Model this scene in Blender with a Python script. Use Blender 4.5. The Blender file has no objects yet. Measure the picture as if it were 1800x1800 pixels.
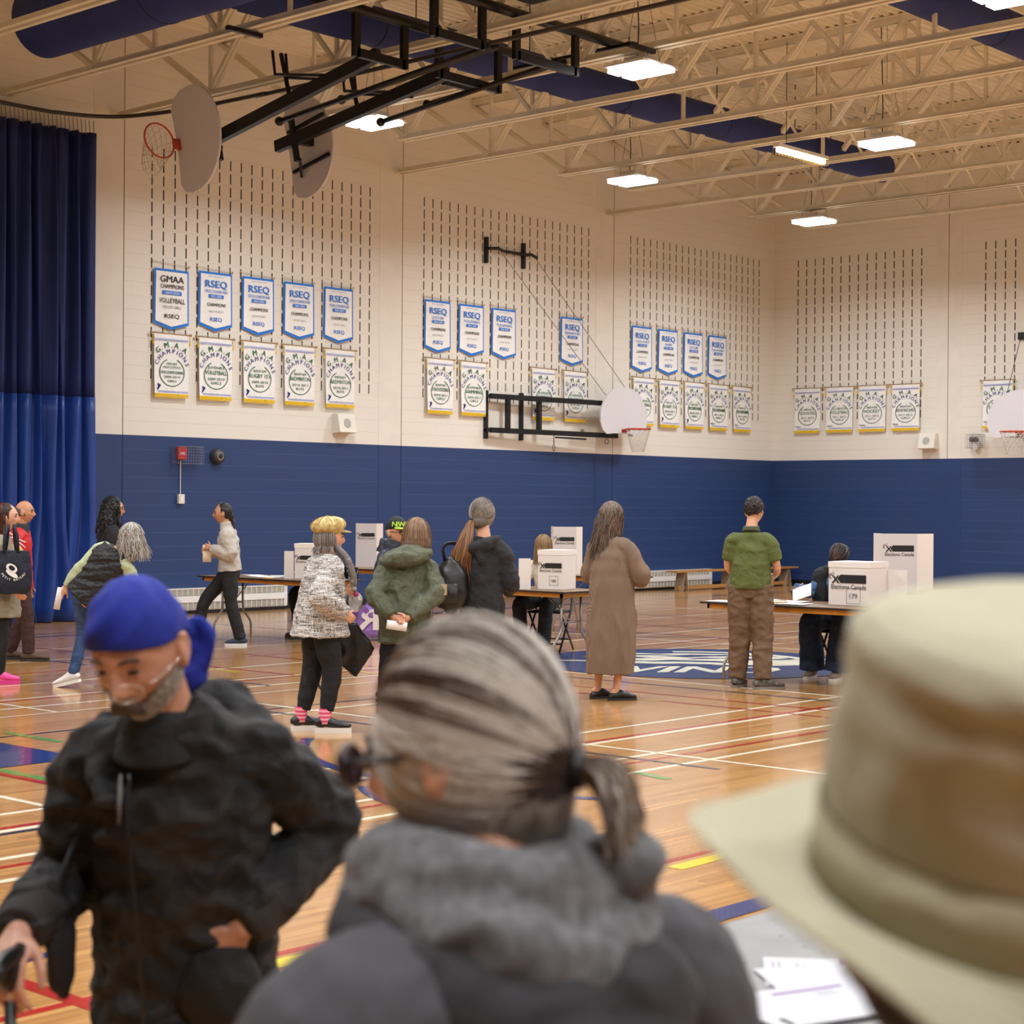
import bpy, bmesh, math, random
from math import sin, cos, pi, radians, sqrt
from mathutils import Vector, Matrix, noise, Euler

S = bpy.context.scene
random.seed(7)

# ------------------------------------------------------------------ camera
CAM = Vector((-31.7, -21.2, 1.66))
YAW, PITCH, ROLL = radians(42.08), radians(-0.275), radians(0.42)
FPX = 3142.0
_f = Vector((cos(PITCH) * cos(YAW), cos(PITCH) * sin(YAW), sin(PITCH)))
_r = Vector((sin(YAW), -cos(YAW), 0.0))
_u = _r.cross(_f)
_r2 = cos(ROLL) * _r + sin(ROLL) * _u
_u2 = -sin(ROLL) * _r + cos(ROLL) * _u
cd = bpy.data.cameras.new('camera')
cam = bpy.data.objects.new('camera', cd)
S.collection.objects.link(cam)
m = Matrix((_r2, _u2, -_f)).transposed().to_4x4()
m.translation = CAM
cam.matrix_world = m
cd.sensor_width = 36.0
cd.lens = FPX / 1800 * 36
cd.clip_start = 0.05
cd.dof.use_dof = True
cd.dof.focus_distance = 17.0
cd.dof.aperture_fstop = 5.6
S.camera = cam

# ------------------------------------------------------------------ world, exposure
w = bpy.data.worlds.new('world'); S.world = w
w.use_nodes = True
w.node_tree.nodes['Background'].inputs[0].default_value = (0.8, 0.72, 0.6, 1)
w.node_tree.nodes['Background'].inputs[1].default_value = 0.01
S.view_settings.view_transform = 'Standard'
S.view_settings.look = 'None'
S.view_settings.exposure = 0.07
S.view_settings.gamma = 1.0
S.view_settings.use_curve_mapping = False
S.cycles.use_denoising = True
S.cycles.max_bounces = 7
S.cycles.diffuse_bounces = 4
S.cycles.glossy_bounces = 3
S.cycles.transmission_bounces = 4
S.cycles.sample_clamp_indirect = 6.0
LAMP_COL = (0.885, 0.95, 1.0)
LAMP_W = 9.0           # glow of each luminous panel of the high bay lamps
LAMP_E = 170.0         # watts thrown by each lamp
LAMP_SPREAD = 158.0    # its beam angle

# ------------------------------------------------------------------ helpers
def lin(c):
    return tuple(((v / 255) / 12.92 if v / 255 <= 0.04045 else ((v / 255 + 0.055) / 1.055) ** 2.4) for v in c)

MATS = {}
def mat(name, rgb, rough=0.6, metal=0.0, var=0.0, vscale=20.0, bump=0.0, bscale=60.0, bdist=0.004,
        spec=0.5, sheen=0.0, coat=0.0, emit=None, estr=0.0, alpha=1.0, stretch=(1, 1, 1), rgb2=None, lo=0.35, hi=0.65, fold=0.0, fscale=7.0, sss=0.0, det=3.0, trans=0.0, metalmap=None):
    if name in MATS: return MATS[name]
    M = bpy.data.materials.new(name); M.use_nodes = True
    nt = M.node_tree; N = nt.nodes; L = nt.links
    b = N['Principled BSDF']
    c = (*lin(rgb), 1)
    b.inputs['Base Color'].default_value = c
    b.inputs['Roughness'].default_value = rough
    b.inputs['Metallic'].default_value = metal
    b.inputs['Specular IOR Level'].default_value = spec
    b.inputs['Sheen Weight'].default_value = sheen
    b.inputs['Sheen Roughness'].default_value = 0.5
    b.inputs['Coat Weight'].default_value = coat
    b.inputs['Alpha'].default_value = alpha
    b.inputs['Transmission Weight'].default_value = trans
    if sss:
        b.inputs['Subsurface Weight'].default_value = sss
        b.inputs['Subsurface Radius'].default_value = (0.01, 0.004, 0.002)
    if emit:
        b.inputs['Emission Color'].default_value = (*emit, 1)
        b.inputs['Emission Strength'].default_value = estr
    if var or bump or rgb2 or fold:
        tc = N.new('ShaderNodeTexCoord')
        mp = N.new('ShaderNodeMapping'); mp.inputs['Scale'].default_value = stretch
        L.new(tc.outputs['Object'], mp.inputs[0])
    if var or rgb2:
        n = N.new('ShaderNodeTexNoise'); n.inputs['Scale'].default_value = vscale; n.inputs['Detail'].default_value = det
        L.new(mp.outputs[0], n.inputs[0])
        r = N.new('ShaderNodeValToRGB')
        r.color_ramp.elements[0].position = lo; r.color_ramp.elements[1].position = hi
        if rgb2:
            r.color_ramp.elements[0].color = c; r.color_ramp.elements[1].color = (*lin(rgb2), 1)
        else:
            r.color_ramp.elements[0].color = tuple(v * (1 - var) for v in c[:3]) + (1,)
            r.color_ramp.elements[1].color = tuple(min(1, v * (1 + var)) for v in c[:3]) + (1,)
        L.new(n.outputs[0], r.inputs[0]); L.new(r.outputs[0], b.inputs['Base Color'])
    last = None
    if bump:
        n2 = N.new('ShaderNodeTexNoise'); n2.inputs['Scale'].default_value = bscale; n2.inputs['Detail'].default_value = 4
        L.new(mp.outputs[0], n2.inputs[0])
        bp = N.new('ShaderNodeBump'); bp.inputs['Strength'].default_value = bump; bp.inputs['Distance'].default_value = bdist
        L.new(n2.outputs[0], bp.inputs['Height']); last = bp
    if fold:
        n3 = N.new('ShaderNodeTexNoise'); n3.inputs['Scale'].default_value = fscale * 1.7; n3.inputs['Detail'].default_value = 2
        n3.inputs['Distortion'].default_value = 0.8
        L.new(mp.outputs[0], n3.inputs[0])
        bp2 = N.new('ShaderNodeBump'); bp2.inputs['Strength'].default_value = min(1, fold * 1.8); bp2.inputs['Distance'].default_value = 0.025
        L.new(n3.outputs[0], bp2.inputs['Height'])
        if last: L.new(last.outputs[0], bp2.inputs['Normal'])
        last = bp2
    if last: L.new(last.outputs[0], b.inputs['Normal'])
    MATS[name] = M
    return M

class MB:
    """collects verts and faces, links them as ONE mesh object"""
    def __init__(s): s.v = []; s.f = []; s.mi = []; s.cur = 0
    def add(s, vs, fs):
        o = len(s.v); s.v += [tuple(v) for v in vs]; s.f += [tuple(i + o for i in f) for f in fs]; s.mi += [s.cur] * len(fs); return s
    def box(s, lo, hi):
        x0, y0, z0 = lo; x1, y1, z1 = hi
        return s.add([(x0, y0, z0), (x1, y0, z0), (x1, y1, z0), (x0, y1, z0), (x0, y0, z1), (x1, y0, z1), (x1, y1, z1), (x0, y1, z1)],
                     [(0, 3, 2, 1), (4, 5, 6, 7), (0, 1, 5, 4), (1, 2, 6, 5), (2, 3, 7, 6), (3, 0, 4, 7)])
    def cbox(s, c, sz):
        return s.box([c[i] - sz[i] / 2 for i in range(3)], [c[i] + sz[i] / 2 for i in range(3)])
    def obox(s, a, b, w, h, up=(0, 0, 1)):
        """bar of section w x h from a to b"""
        a = Vector(a); b = Vector(b); d = (b - a).normalized(); u = Vector(up)
        sd = d.cross(u)
        if sd.length < 1e-4: sd = d.cross(Vector((1, 0, 0)))
        sd.normalize(); u = sd.cross(d)
        vs = [p + sd * sx * w / 2 + u * sz * h / 2 for p in (a, b) for sx, sz in ((-1, -1), (1, -1), (1, 1), (-1, 1))]
        return s.add(vs, [(3, 2, 1, 0), (4, 5, 6, 7), (0, 1, 5, 4), (1, 2, 6, 5), (2, 3, 7, 6), (3, 0, 4, 7)])
    def tube(s, pts, r, n=8, cap=True, ref=None):
        """tube along pts; r scalar, or list of scalars / (a,b) pairs, a along ref side"""
        pts = [Vector(p) for p in pts]; k = len(pts)
        R = [r] * k if not isinstance(r, (list, tuple)) or (isinstance(r, tuple) and len(r) == 2 and k != 2) else r
        rings = []; side = None
        for i, p in enumerate(pts):
            t = (pts[min(i + 1, k - 1)] - pts[max(i - 1, 0)])
            if t.length < 1e-9: t = Vector((0, 0, 1))
            t.normalize()
            if ref is not None:
                sd = Vector(ref) - t * t.dot(Vector(ref))
                if sd.length < 1e-3: sd = t.orthogonal()
            elif side is None: sd = t.orthogonal()
            else:
                sd = side - t * t.dot(side)
                if sd.length < 1e-5: sd = t.orthogonal()
            sd.normalize(); side = sd; u = t.cross(sd)
            a, b = R[i] if isinstance(R[i], (list, tuple)) else (R[i], R[i])
            rings.append([p + sd * a * cos(2 * pi * j / n) + u * b * sin(2 * pi * j / n) for j in range(n)])
        vs = [v for rg in rings for v in rg]; fs = []
        for i in range(k - 1):
            for j in range(n):
                fs.append((i * n + j, i * n + (j + 1) % n, (i + 1) * n + (j + 1) % n, (i + 1) * n + j))
        if cap: fs += [tuple(range(n - 1, -1, -1)), tuple((k - 1) * n + j for j in range(n))]
        return s.add(vs, fs)
    def lathe(s, prof, n=32, c=(0, 0, 0), closed=False):
        """prof: list of (r,z)"""
        vs = []; fs = []; k = len(prof)
        for r, z in prof:
            vs += [(c[0] + r * cos(2 * pi * j / n), c[1] + r * sin(2 * pi * j / n), c[2] + z) for j in range(n)]
        for i in range(k - 1 + (1 if closed else 0)):
            i2 = (i + 1) % k
            for j in range(n):
                fs.append((i * n + j, i * n + (j + 1) % n, i2 * n + (j + 1) % n, i2 * n + j))
        if not closed: fs += [tuple(range(n - 1, -1, -1)), tuple((k - 1) * n + j for j in range(n))]
        return s.add(vs, fs)
    def ell(s, c, r, n=20, m=12, rot=None):
        vs = []; fs = []
        M = rot or Matrix.Identity(3)
        c = Vector(c)
        for i in range(1, m):
            t = pi * i / m
            for j in range(n):
                a = 2 * pi * j / n
                vs.append(c + M @ Vector((r[0] * sin(t) * cos(a), r[1] * sin(t) * sin(a), r[2] * cos(t))))
        vs.append(c + M @ Vector((0, 0, r[2]))); vs.append(c + M @ Vector((0, 0, -r[2])))
        T = len(vs) - 2; Bt = T + 1
        for i in range(m - 2):
            for j in range(n):
                fs.append((i * n + j, (i + 1) * n + j, (i + 1) * n + (j + 1) % n, i * n + (j + 1) % n))
        for j in range(n):
            fs.append((T, j, (j + 1) % n)); fs.append((Bt, (m - 2) * n + (j + 1) % n, (m - 2) * n + j))
        return s.add(vs, fs)
    def prism(s, outline, depth, M):
        """outline: 2D points (a,b); extruded by depth along local z; M maps local to target"""
        n = len(outline)
        vs = [M @ Vector((a, b, 0)) for a, b in outline] + [M @ Vector((a, b, depth)) for a, b in outline]
        fs = [tuple(range(n - 1, -1, -1)), tuple(range(n, 2 * n))] + [(i, (i + 1) % n, n + (i + 1) % n, n + i) for i in range(n)]
        return s.add(vs, fs)
    def mesh(s, name):
        me = bpy.data.meshes.new(name); me.from_pydata(s.v, [], s.f); me.update(); return me
    def build(s, name, material, parent=None, smooth=False, loc=None, rot=None, bevel=0.0):
        me = s.mesh(name)
        return link(name, me, material, parent, smooth, loc, rot, bevel, s.mi)

def link(name, me, material, parent=None, smooth=False, loc=None, rot=None, bevel=0.0, mi=None):
    for mm in (material if isinstance(material, (list, tuple)) else [material]): me.materials.append(mm)
    if mi and any(mi): me.polygons.foreach_set('material_index', mi)
    if smooth: me.polygons.foreach_set('use_smooth', [True] * len(me.polygons))
    me.update()
    o = bpy.data.objects.new(name, me); S.collection.objects.link(o)
    if loc is not None: o.location = loc
    if rot is not None: o.rotation_euler = rot
    if parent is not None: o.parent = parent
    if bevel:
        bm = o.modifiers.new('b', 'BEVEL'); bm.width = bevel; bm.segments = 2; bm.limit_method = 'ANGLE'
    return o

def tag(o, label, cat, group=None, kind=None):
    o['label'] = label; o['category'] = cat
    if group: o['group'] = group
    if kind: o['kind'] = kind
    return o
def struct(o):
    o['kind'] = 'structure'; return o
def empty(name, loc, rz=0.0):
    o = bpy.data.objects.new(name, None); S.collection.objects.link(o)
    o.location = loc; o.rotation_euler = (0, 0, rz); o.empty_display_size = 0.1
    return o
def copy_tree(o, parent=None):
    c = o.copy(); S.collection.objects.link(c)
    if parent is not None: c.parent = parent
    for ch in [q for q in bpy.data.objects if q.parent == o]: copy_tree(ch, c)
    return c

def text_mesh(body, size, align='CENTER', bold=0.0, xs=1.0, spacing=1.0):
    """flat glyph outlines as (verts, faces), origin at the baseline centre"""
    cu = bpy.data.curves.new('t', 'FONT'); cu.body = body; cu.size = size; cu.align_x = align
    cu.offset = bold * size; cu.resolution_u = 2; cu.space_character = spacing
    ob = bpy.data.objects.new('t', cu); S.collection.objects.link(ob)
    dg = bpy.context.evaluated_depsgraph_get()
    me = bpy.data.meshes.new_from_object(ob.evaluated_get(dg))
    vs = [(v.co.x * xs, v.co.y) for v in me.vertices]; fs = [tuple(p.vertices) for p in me.polygons]
    bpy.data.objects.remove(ob); bpy.data.curves.remove(cu); bpy.data.meshes.remove(me)
    return vs, fs
TCACHE = {}
def put_text(mb, M, body, size, x, y, bold=0.0, width=None, rot=0.0, flip=False):
    """adds text to mb; M maps (a,b,0) of the sign's plane to the target; width squeezes the line"""
    k = body
    if k not in TCACHE: TCACHE[k] = text_mesh(body, 1.0)
    vs, fs = TCACHE[k]
    if not vs: return
    x0 = min(v[0] for v in vs); x1 = max(v[0] for v in vs)
    sx = size if width is None else width / (x1 - x0)
    mx = (x0 + x1) / 2
    c, s_ = cos(rot), sin(rot)
    for zi, sh in enumerate((0,) if not bold else (-bold, bold * .0, bold)):
        out = []
        for a, b in vs:
            a = ((a - mx) * sx + sh * size * .8) * (-1 if flip else 1); b = b * size
            out.append(M @ Vector((x + a * c - b * s_, y + a * s_ + b * c, zi * .0006)))
        mb.add(out, fs)
def arc_text(mb, M, body, size, cx, cy, r, a0, a1, bold=0.0, inside=False):
    n = len(body)
    for i, ch in enumerate(body):
        if ch == ' ': continue
        a = a0 + (a1 - a0) * (i / (n - 1) if n > 1 else 0)
        rr = -pi / 2 + a if not inside else pi / 2 + a
        put_text(mb, M, ch, size, cx + r * cos(a), cy + r * sin(a), bold, rot=rr)
def rectq(mb, M, x0, y0, x1, y1, dz=0.0):
    mb.add([M @ Vector(p) for p in ((x0, y0, dz), (x1, y0, dz), (x1, y1, dz), (x0, y1, dz))], [(0, 1, 2, 3)])
def polyq(mb, M, pts, dz=0.0):
    mb.add([M @ Vector((a, b, dz)) for a, b in pts], [tuple(range(len(pts)))])

# ================================================================== THE SHELL
X0, Y0, ZT = -45.0, -32.0, 8.6      # the hall spans x -45..0, y -32..0

def wall_mat(name, axis):
    M = bpy.data.materials.new(name); M.use_nodes = True
    nt = M.node_tree; N = nt.nodes; L = nt.links; b = N['Principled BSDF']
    tc = N.new('ShaderNodeTexCoord'); sp = N.new('ShaderNodeSeparateXYZ'); L.new(tc.outputs['Object'], sp.inputs[0])
    cb = N.new('ShaderNodeCombineXYZ'); L.new(sp.outputs[axis], cb.inputs[0]); L.new(sp.outputs[2], cb.inputs[1])
    br = N.new('ShaderNodeTexBrick'); L.new(cb.outputs[0], br.inputs[0])
    br.inputs['Scale'].default_value = 1.0
    br.inputs['Brick Width'].default_value = 0.4; br.inputs['Row Height'].default_value = 0.2
    br.inputs['Mortar Size'].default_value = 0.006; br.inputs['Mortar Smooth'].default_value = 0.4
    br2 = N.new('ShaderNodeTexBrick'); L.new(cb.outputs[0], br2.inputs[0]); br2.inputs['Scale'].default_value = 1.0; br2.inputs['Brick Width'].default_value = 900; br2.inputs['Row Height'].default_value = 0.2; br2.inputs['Mortar Size'].default_value = 0.006; br2.inputs['Mortar Smooth'].default_value = 0.4
    gt = N.new('ShaderNodeMath'); gt.operation = 'GREATER_THAN'; gt.inputs[1].default_value = 2.6; L.new(sp.outputs[2], gt.inputs[0])
    mx = N.new('ShaderNodeMix'); mx.data_type = 'RGBA'; L.new(gt.outputs[0], mx.inputs[0])
    mx.inputs[6].default_value = (*lin((33, 58, 106)), 1); mx.inputs[7].default_value = (*lin((229, 222, 211)), 1)
    mo = N.new('ShaderNodeMix'); mo.data_type = 'RGBA'; L.new(gt.outputs[0], mo.inputs[0])
    mo.inputs[6].default_value = (*lin((46, 72, 120)), 1); mo.inputs[7].default_value = (*lin((218, 210, 197)), 1)
    m2 = N.new('ShaderNodeMix'); m2.data_type = 'RGBA'
    L.new(br2.outputs['Fac'], m2.inputs[0]); L.new(mx.outputs[2], m2.inputs[6]); L.new(mo.outputs[2], m2.inputs[7])
    L.new(m2.outputs[2], b.inputs['Base Color'])
    no = N.new('ShaderNodeTexNoise'); no.inputs['Scale'].default_value = 90; no.inputs['Detail'].default_value = 4; L.new(tc.outputs['Object'], no.inputs[0])
    ma = N.new('ShaderNodeMath'); ma.operation = 'MULTIPLY_ADD'; L.new(br.outputs['Fac'], ma.inputs[0]); ma.inputs[1].default_value = -1.0; L.new(no.outputs[0], ma.inputs[2])
    bp = N.new('ShaderNodeBump'); bp.inputs['Strength'].default_value = 0.25; bp.inputs['Distance'].default_value = 0.006
    L.new(ma.outputs[0], bp.inputs['Height']); L.new(bp.outputs[0], b.inputs['Normal'])
    b.inputs['Roughness'].default_value = 0.55
    return M
WL = wall_mat('painted_block_left', 0); WR = wall_mat('painted_block_right', 1)
m_cream = mat('cream_paint', (228, 221, 210), 0.6, var=0.03, vscale=3)
m_blue = mat('blue_wall_paint', (33, 58, 106), 0.5, var=0.05, vscale=3)
m_black = mat('black_rubber', (16, 16, 18), 0.5)
m_blkmetal = mat('black_painted_steel', (20, 20, 23), 0.38, metal=0.2, var=0.2, vscale=8)
m_slot = mat('slot_shade', (58, 48, 38), 0.9)

wl = struct(MB().box((X0, 0, 0), (0.3, 0.3, ZT)).build('wall_left', WL))
wr = struct(MB().box((0, Y0, 0), (0.3, 0, ZT)).build('wall_far', WR))
wn = struct(MB().box((X0 - 0.3, Y0, 0), (X0, 0.3, ZT)).build('wall_near', WR))
ws = struct(MB().box((X0 - 0.3, Y0 - 0.3, 0), (0.3, Y0, ZT)).build('wall_right', WL))

# acoustic slots, their inner shade painted as thin dark strips on the block: two per block, 17 courses
def slots(name, wall, spans, axis):
    b = MB()
    for a0, n in spans:
        for k in range(n):
            u = a0 + 0.2055 * k
            for r in range(17):
                z0 = 3.4 + 0.2 * r + 0.025
                if axis == 0: b.box((u - 0.011, -0.0015, z0), (u + 0.011, 0.001, z0 + 0.15))
                else: b.box((-0.0015, u - 0.011, z0), (0.001, u + 0.011, z0 + 0.15))
    o = b.build(name, m_slot, wall); return o
slots('acoustic_slots', wl, [(-16.03, 22), (-10.47, 22), (-4.9, 22), (-22.1, 22), (-27.6, 22)], 0)
slots('acoustic_slots', wr, [(-3.46, 15), (-4.84 - 0.2055 * 21, 22), (-10.4 - 0.2055 * 21, 22)], 1)
# pilasters and control joints
for px in (-5.41, -10.97, -16.51, -22.1, -27.6, -33.1):
    b = MB(); b.box((px - 0.52, -0.004, 0.0), (px, 0.002, 2.6)); b.build('pilaster_face', m_blue, wl)
    b = MB(); b.box((px - 0.52, -0.004, 2.6), (px, 0.002, ZT)); b.build('pilaster_face', m_cream, wl)
    b = MB(); b.box((px - 0.012, -0.008, 0.1), (px, 0.002, 2.6)); b.build('control_joint', mat('joint_blue', (28, 42, 84), 0.8), wl)
    b = MB(); b.box((px - 0.012, -0.008, 2.6), (px, 0.002, ZT)); b.build('control_joint', mat('joint_cream', (150, 130, 100), 0.8), wl)
for py in (-4.05, -9.6, -15.2, -20.8):
    b = MB(); b.box((-0.004, py - 0.3, 0.0), (0.002, py + 0.25, 2.6)); b.build('pilaster_face', m_blue, wr)
    b = MB(); b.box((-0.004, py - 0.3, 2.6), (0.002, py + 0.25, ZT)); b.build('pilaster_face', m_cream, wr)
    b = MB(); b.box((-0.008, py - 0.012, 2.6), (0.002, py, ZT)); b.build('control_joint', MATS['joint_cream'], wr)
struct(MB().box((X0, -0.016, 0), (0, 0, 0.11)).build('baseboard_left', m_black))
struct(MB().box((-0.016, Y0, 0), (0, 0, 0.11)).build('baseboard_far', m_black))

# ---- maple floor
def floor_mat():
    M = bpy.data.materials.new('maple_floor'); M.use_nodes = True
    nt = M.node_tree; N = nt.nodes; L = nt.links; b = N['Principled BSDF']
    tc = N.new('ShaderNodeTexCoord'); sp = N.new('ShaderNodeSeparateXYZ'); L.new(tc.outputs['Object'], sp.inputs[0])
    cb = N.new('ShaderNodeCombineXYZ'); L.new(sp.outputs[0], cb.inputs[0]); L.new(sp.outputs[1], cb.inputs[1])
    br = N.new('ShaderNodeTexBrick'); L.new(cb.outputs[0], br.inputs[0])
    br.inputs['Scale'].default_value = 1; br.inputs['Brick Width'].default_value = 1.1; br.inputs['Row Height'].default_value = 0.057
    br.inputs['Mortar Size'].default_value = 0.0006; br.inputs['Bias'].default_value = 0.0; br.offset_frequency = 2; br.offset = 0.37
    br.inputs['Color1'].default_value = (*lin((203, 153, 94)), 1); br.inputs['Color2'].default_value = (*lin((180, 129, 74)), 1)
    br.inputs['Mortar'].default_value = (*lin((140, 98, 58)), 1)
    mp = N.new('ShaderNodeMapping'); mp.inputs['Scale'].default_value = (0.8, 22, 1); L.new(tc.outputs['Object'], mp.inputs[0])
    n1 = N.new('ShaderNodeTexNoise'); n1.inputs['Scale'].default_value = 1.5; n1.inputs['Detail'].default_value = 5; L.new(mp.outputs[0], n1.inputs[0])
    r = N.new('ShaderNodeValToRGB'); L.new(n1.outputs[0], r.inputs[0])
    r.color_ramp.elements[0].position = .3; r.color_ramp.elements[0].color = (.72, .66, .58, 1); r.color_ramp.elements[1].position = .7; r.color_ramp.elements[1].color = (1.08, 1.08, 1.08, 1)
    mx = N.new('ShaderNodeMix'); mx.data_type = 'RGBA'; mx.blend_type = 'MULTIPLY'; mx.inputs[0].default_value = .8
    L.new(br.outputs[0], mx.inputs[6]); L.new(r.outputs[0], mx.inputs[7]); L.new(mx.outputs[2], b.inputs['Base Color'])
    n2 = N.new('ShaderNodeTexNoise'); n2.inputs['Scale'].default_value = 2.0; n2.inputs['Detail'].default_value = 3; L.new(tc.outputs['Object'], n2.inputs[0])
    rr = N.new('ShaderNodeMapRange'); L.new(n2.outputs[0], rr.inputs[0]); rr.inputs[3].default_value = .13; rr.inputs[4].default_value = .26
    L.new(rr.outputs[0], b.inputs['Roughness'])
    bp = N.new('ShaderNodeBump'); bp.inputs['Strength'].default_value = .12; bp.inputs['Distance'].default_value = .002
    L.new(n1.outputs[0], bp.inputs['Height']); L.new(bp.outputs[0], b.inputs['Normal'])
    b.inputs['Specular IOR Level'].default_value = .6
    b.inputs['Coat Weight'].default_value = .5; b.inputs['Coat Roughness'].default_value = .12
    return M
fl = struct(MB().box((X0, Y0, -0.2), (0, 0, 0)).build('floor', floor_mat()))

def paint(n, c): return mat('court_paint_' + n, c, 0.18, coat=.4, var=.06, vscale=3)
PW, PR, PB, PK, PG, PY = paint('white', (236, 226, 200)), paint('red', (168, 44, 36)), paint('blue', (38, 58, 112)), paint('navy', (44, 50, 72)), paint('green', (96, 150, 74)), paint('yellow', (224, 200, 40))
LN = {}
_lz = [0.0004]
def line(col, x0, y0, x1, y1, wd=0.05):
    b = LN.setdefault(col, MB())
    _lz[0] += 0.00003
    a = Vector((x0, y0)); c = Vector((x1, y1)); d = (c - a).normalized(); n = Vector((-d.y, d.x)) * wd / 2
    z = _lz[0]
    b.add([(a.x - n.x, a.y - n.y, z), (c.x - n.x, c.y - n.y, z), (c.x + n.x, c.y + n.y, z), (a.x + n.x, a.y + n.y, z)], [(0, 1, 2, 3)])
def arc(col, cx, cy, r, a0=0, a1=2 * pi, wd=0.05, n=72):
    b = LN.setdefault(col, MB()); _lz[0] += 0.00003; z = _lz[0]; vs = []
    for i in range(n + 1):
        a = a0 + (a1 - a0) * i / n
        vs += [(cx + (r - wd / 2) * cos(a), cy + (r - wd / 2) * sin(a), z), (cx + (r + wd / 2) * cos(a), cy + (r + wd / 2) * sin(a), z)]
    b.add(vs, [(2 * i, 2 * i + 1, 2 * i + 3, 2 * i + 2) for i in range(n)])
# lines along x
for y, c, wd in ((-12.9, 'w', .05), (-13.26, 'r', .06), (-13.33, 'w', .06), (-13.93, 'w', .05), (-14.1, 'r', .05), (-14.36, 'w', .05),
                 (-16.18, 'r', .05), (-5.25, 'w', .04), (-6.3, 'r', .04), (-7.2, 'w', .05), (-8.18, 'w', .04), (-8.3, 'r', .04), (-8.75, 'w', .05), (-9.2, 'w', .03), (-2.1, 'k', .05), (-4.1, 'w', .04), (-10.2, 'k', .05), (-10.5, 'w', .05)):
    xs = -31 if y < -9 else -30
    xe = -2 if y > -11 else -1.8
    if c == 'k' and y < -9: xe = -20.5
    if y == -10.5: xs, xe = -23, -20.3
    line(c, xs, y, xe, y, wd)
line('k', -31, -13.4, -23.6, -13.4, .05)
line('b', -21, -2.5, -3, -2.0, .08)
for x, c, y0, y1, wd in ((-18.24, 'w', -9.3, -25, .05), (-18.61, 'k', -7.5, -25, .05), (-19.22, 'r', -6, -25, .05), (-19.64, 'r', -8.8, -25, .05), (-22.19, 'w', -9, -16.1, .05),
                         (-22.5, 'k', -10.3, -14.66, .05), (-14.2, 'w', -2.5, -25, .05), (-13.4, 'r', -2.5, -25, .05), (-12.2, 'k', -3, -14.2, .05), (-10.4, 'r', -2.5, -15, .05), (-8.6, 'w', -2.5, -16, .05),
                         (-6.9, 'b', -3, -16, .05), (-5.2, 'w', -2.2, -16, .05), (-3.1, 'r', -2.2, -20, .05), (-1.8, 'w', -2.2, -25, .05), (-25.0, 'k', -10.2, -11.5, .04), (-26.2, 'w', -11.2, -13, .05),
                         (-23.7, 'w', -8.3, -9.2, .04), (-28.27, 'r', -13, -18, .07), (-16.42, 'k', -2, -8.3, .04), (-20.4, 'r', -2.5, -8.2, .04), (-21.2, 'k', -2.6, -8.8, .04)):
    line(c, x, y0, x, y1, wd)
for x0, y0, x1, y1 in ((-22.97, -14.38, -23.05, -14.68), (-24.66, -10.0, -24.67, -10.7), (-25.66, -11.3, -25.68, -14.0)): line('g', x0, y0, x1, y1, .07)
line('r', -25.75, -11.5, -25.76, -14, .06)
for x0, x1, y in ((-19.73, -19.66, 0),): line('y', -19.72, -11.3, -19.68, -12.05, .06)
line('y', -19.64, -8.1, -19.73, -8.65, .06); line('y', -21.2, -7.9, -21.25, -8.4, .06)
line('y', -24.3, -16.28, -25.15, -16.3, .09); line('y', -27.2, -16.28, -28.1, -16.3, .09); line('y', -20.4, -5.0, -20.6, -7.6, .05)
b = LN['y']
line('b', -27.9, -15.58, -28.4, -15.62, .06)
arc('b', -16.43, -10.09, 3.6, radians(20), radians(75), .05); arc('k', -6.4, -8.6, 1.8, 0, 2 * pi, .05)
arc('b', -21.9, -13.6, 2.35, radians(128), radians(215), .09); arc('b', -23.3, -14.6, 1.6, radians(140), radians(200), .08)
arc('k', -25.9, -15.3, 1.3, radians(120), radians(200), .09)
b2 = LN['b']
b2.add([(-31.5, -17.06, .0031), (-5, -17.06, .0031), (-5, -16.92, .0031), (-31.5, -16.92, .0031)], [(0, 1, 2, 3)])
b2.add([(-25.0, -10.5, .0032), (-25.62, -11.46, .0032), (-25.2, -11.46, .0032), (-25.02, -11.2, .0032)], [(0, 1, 2, 3)])
b2.v[-4:] = [(-25.62, -9.2, .0032), (-25.62, -11.46, .0032), (-25.0, -11.46, .0032), (-25.0, -9.2, .0032)]
NAMES = {'w': ('white', PW), 'r': ('red', PR), 'b': ('blue', PB), 'k': ('navy', PK), 'g': ('green', PG), 'y': ('yellow', PY)}
for k, b in LN.items(): b.build(NAMES[k][0] + '_court_lines', NAMES[k][1], fl)
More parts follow.
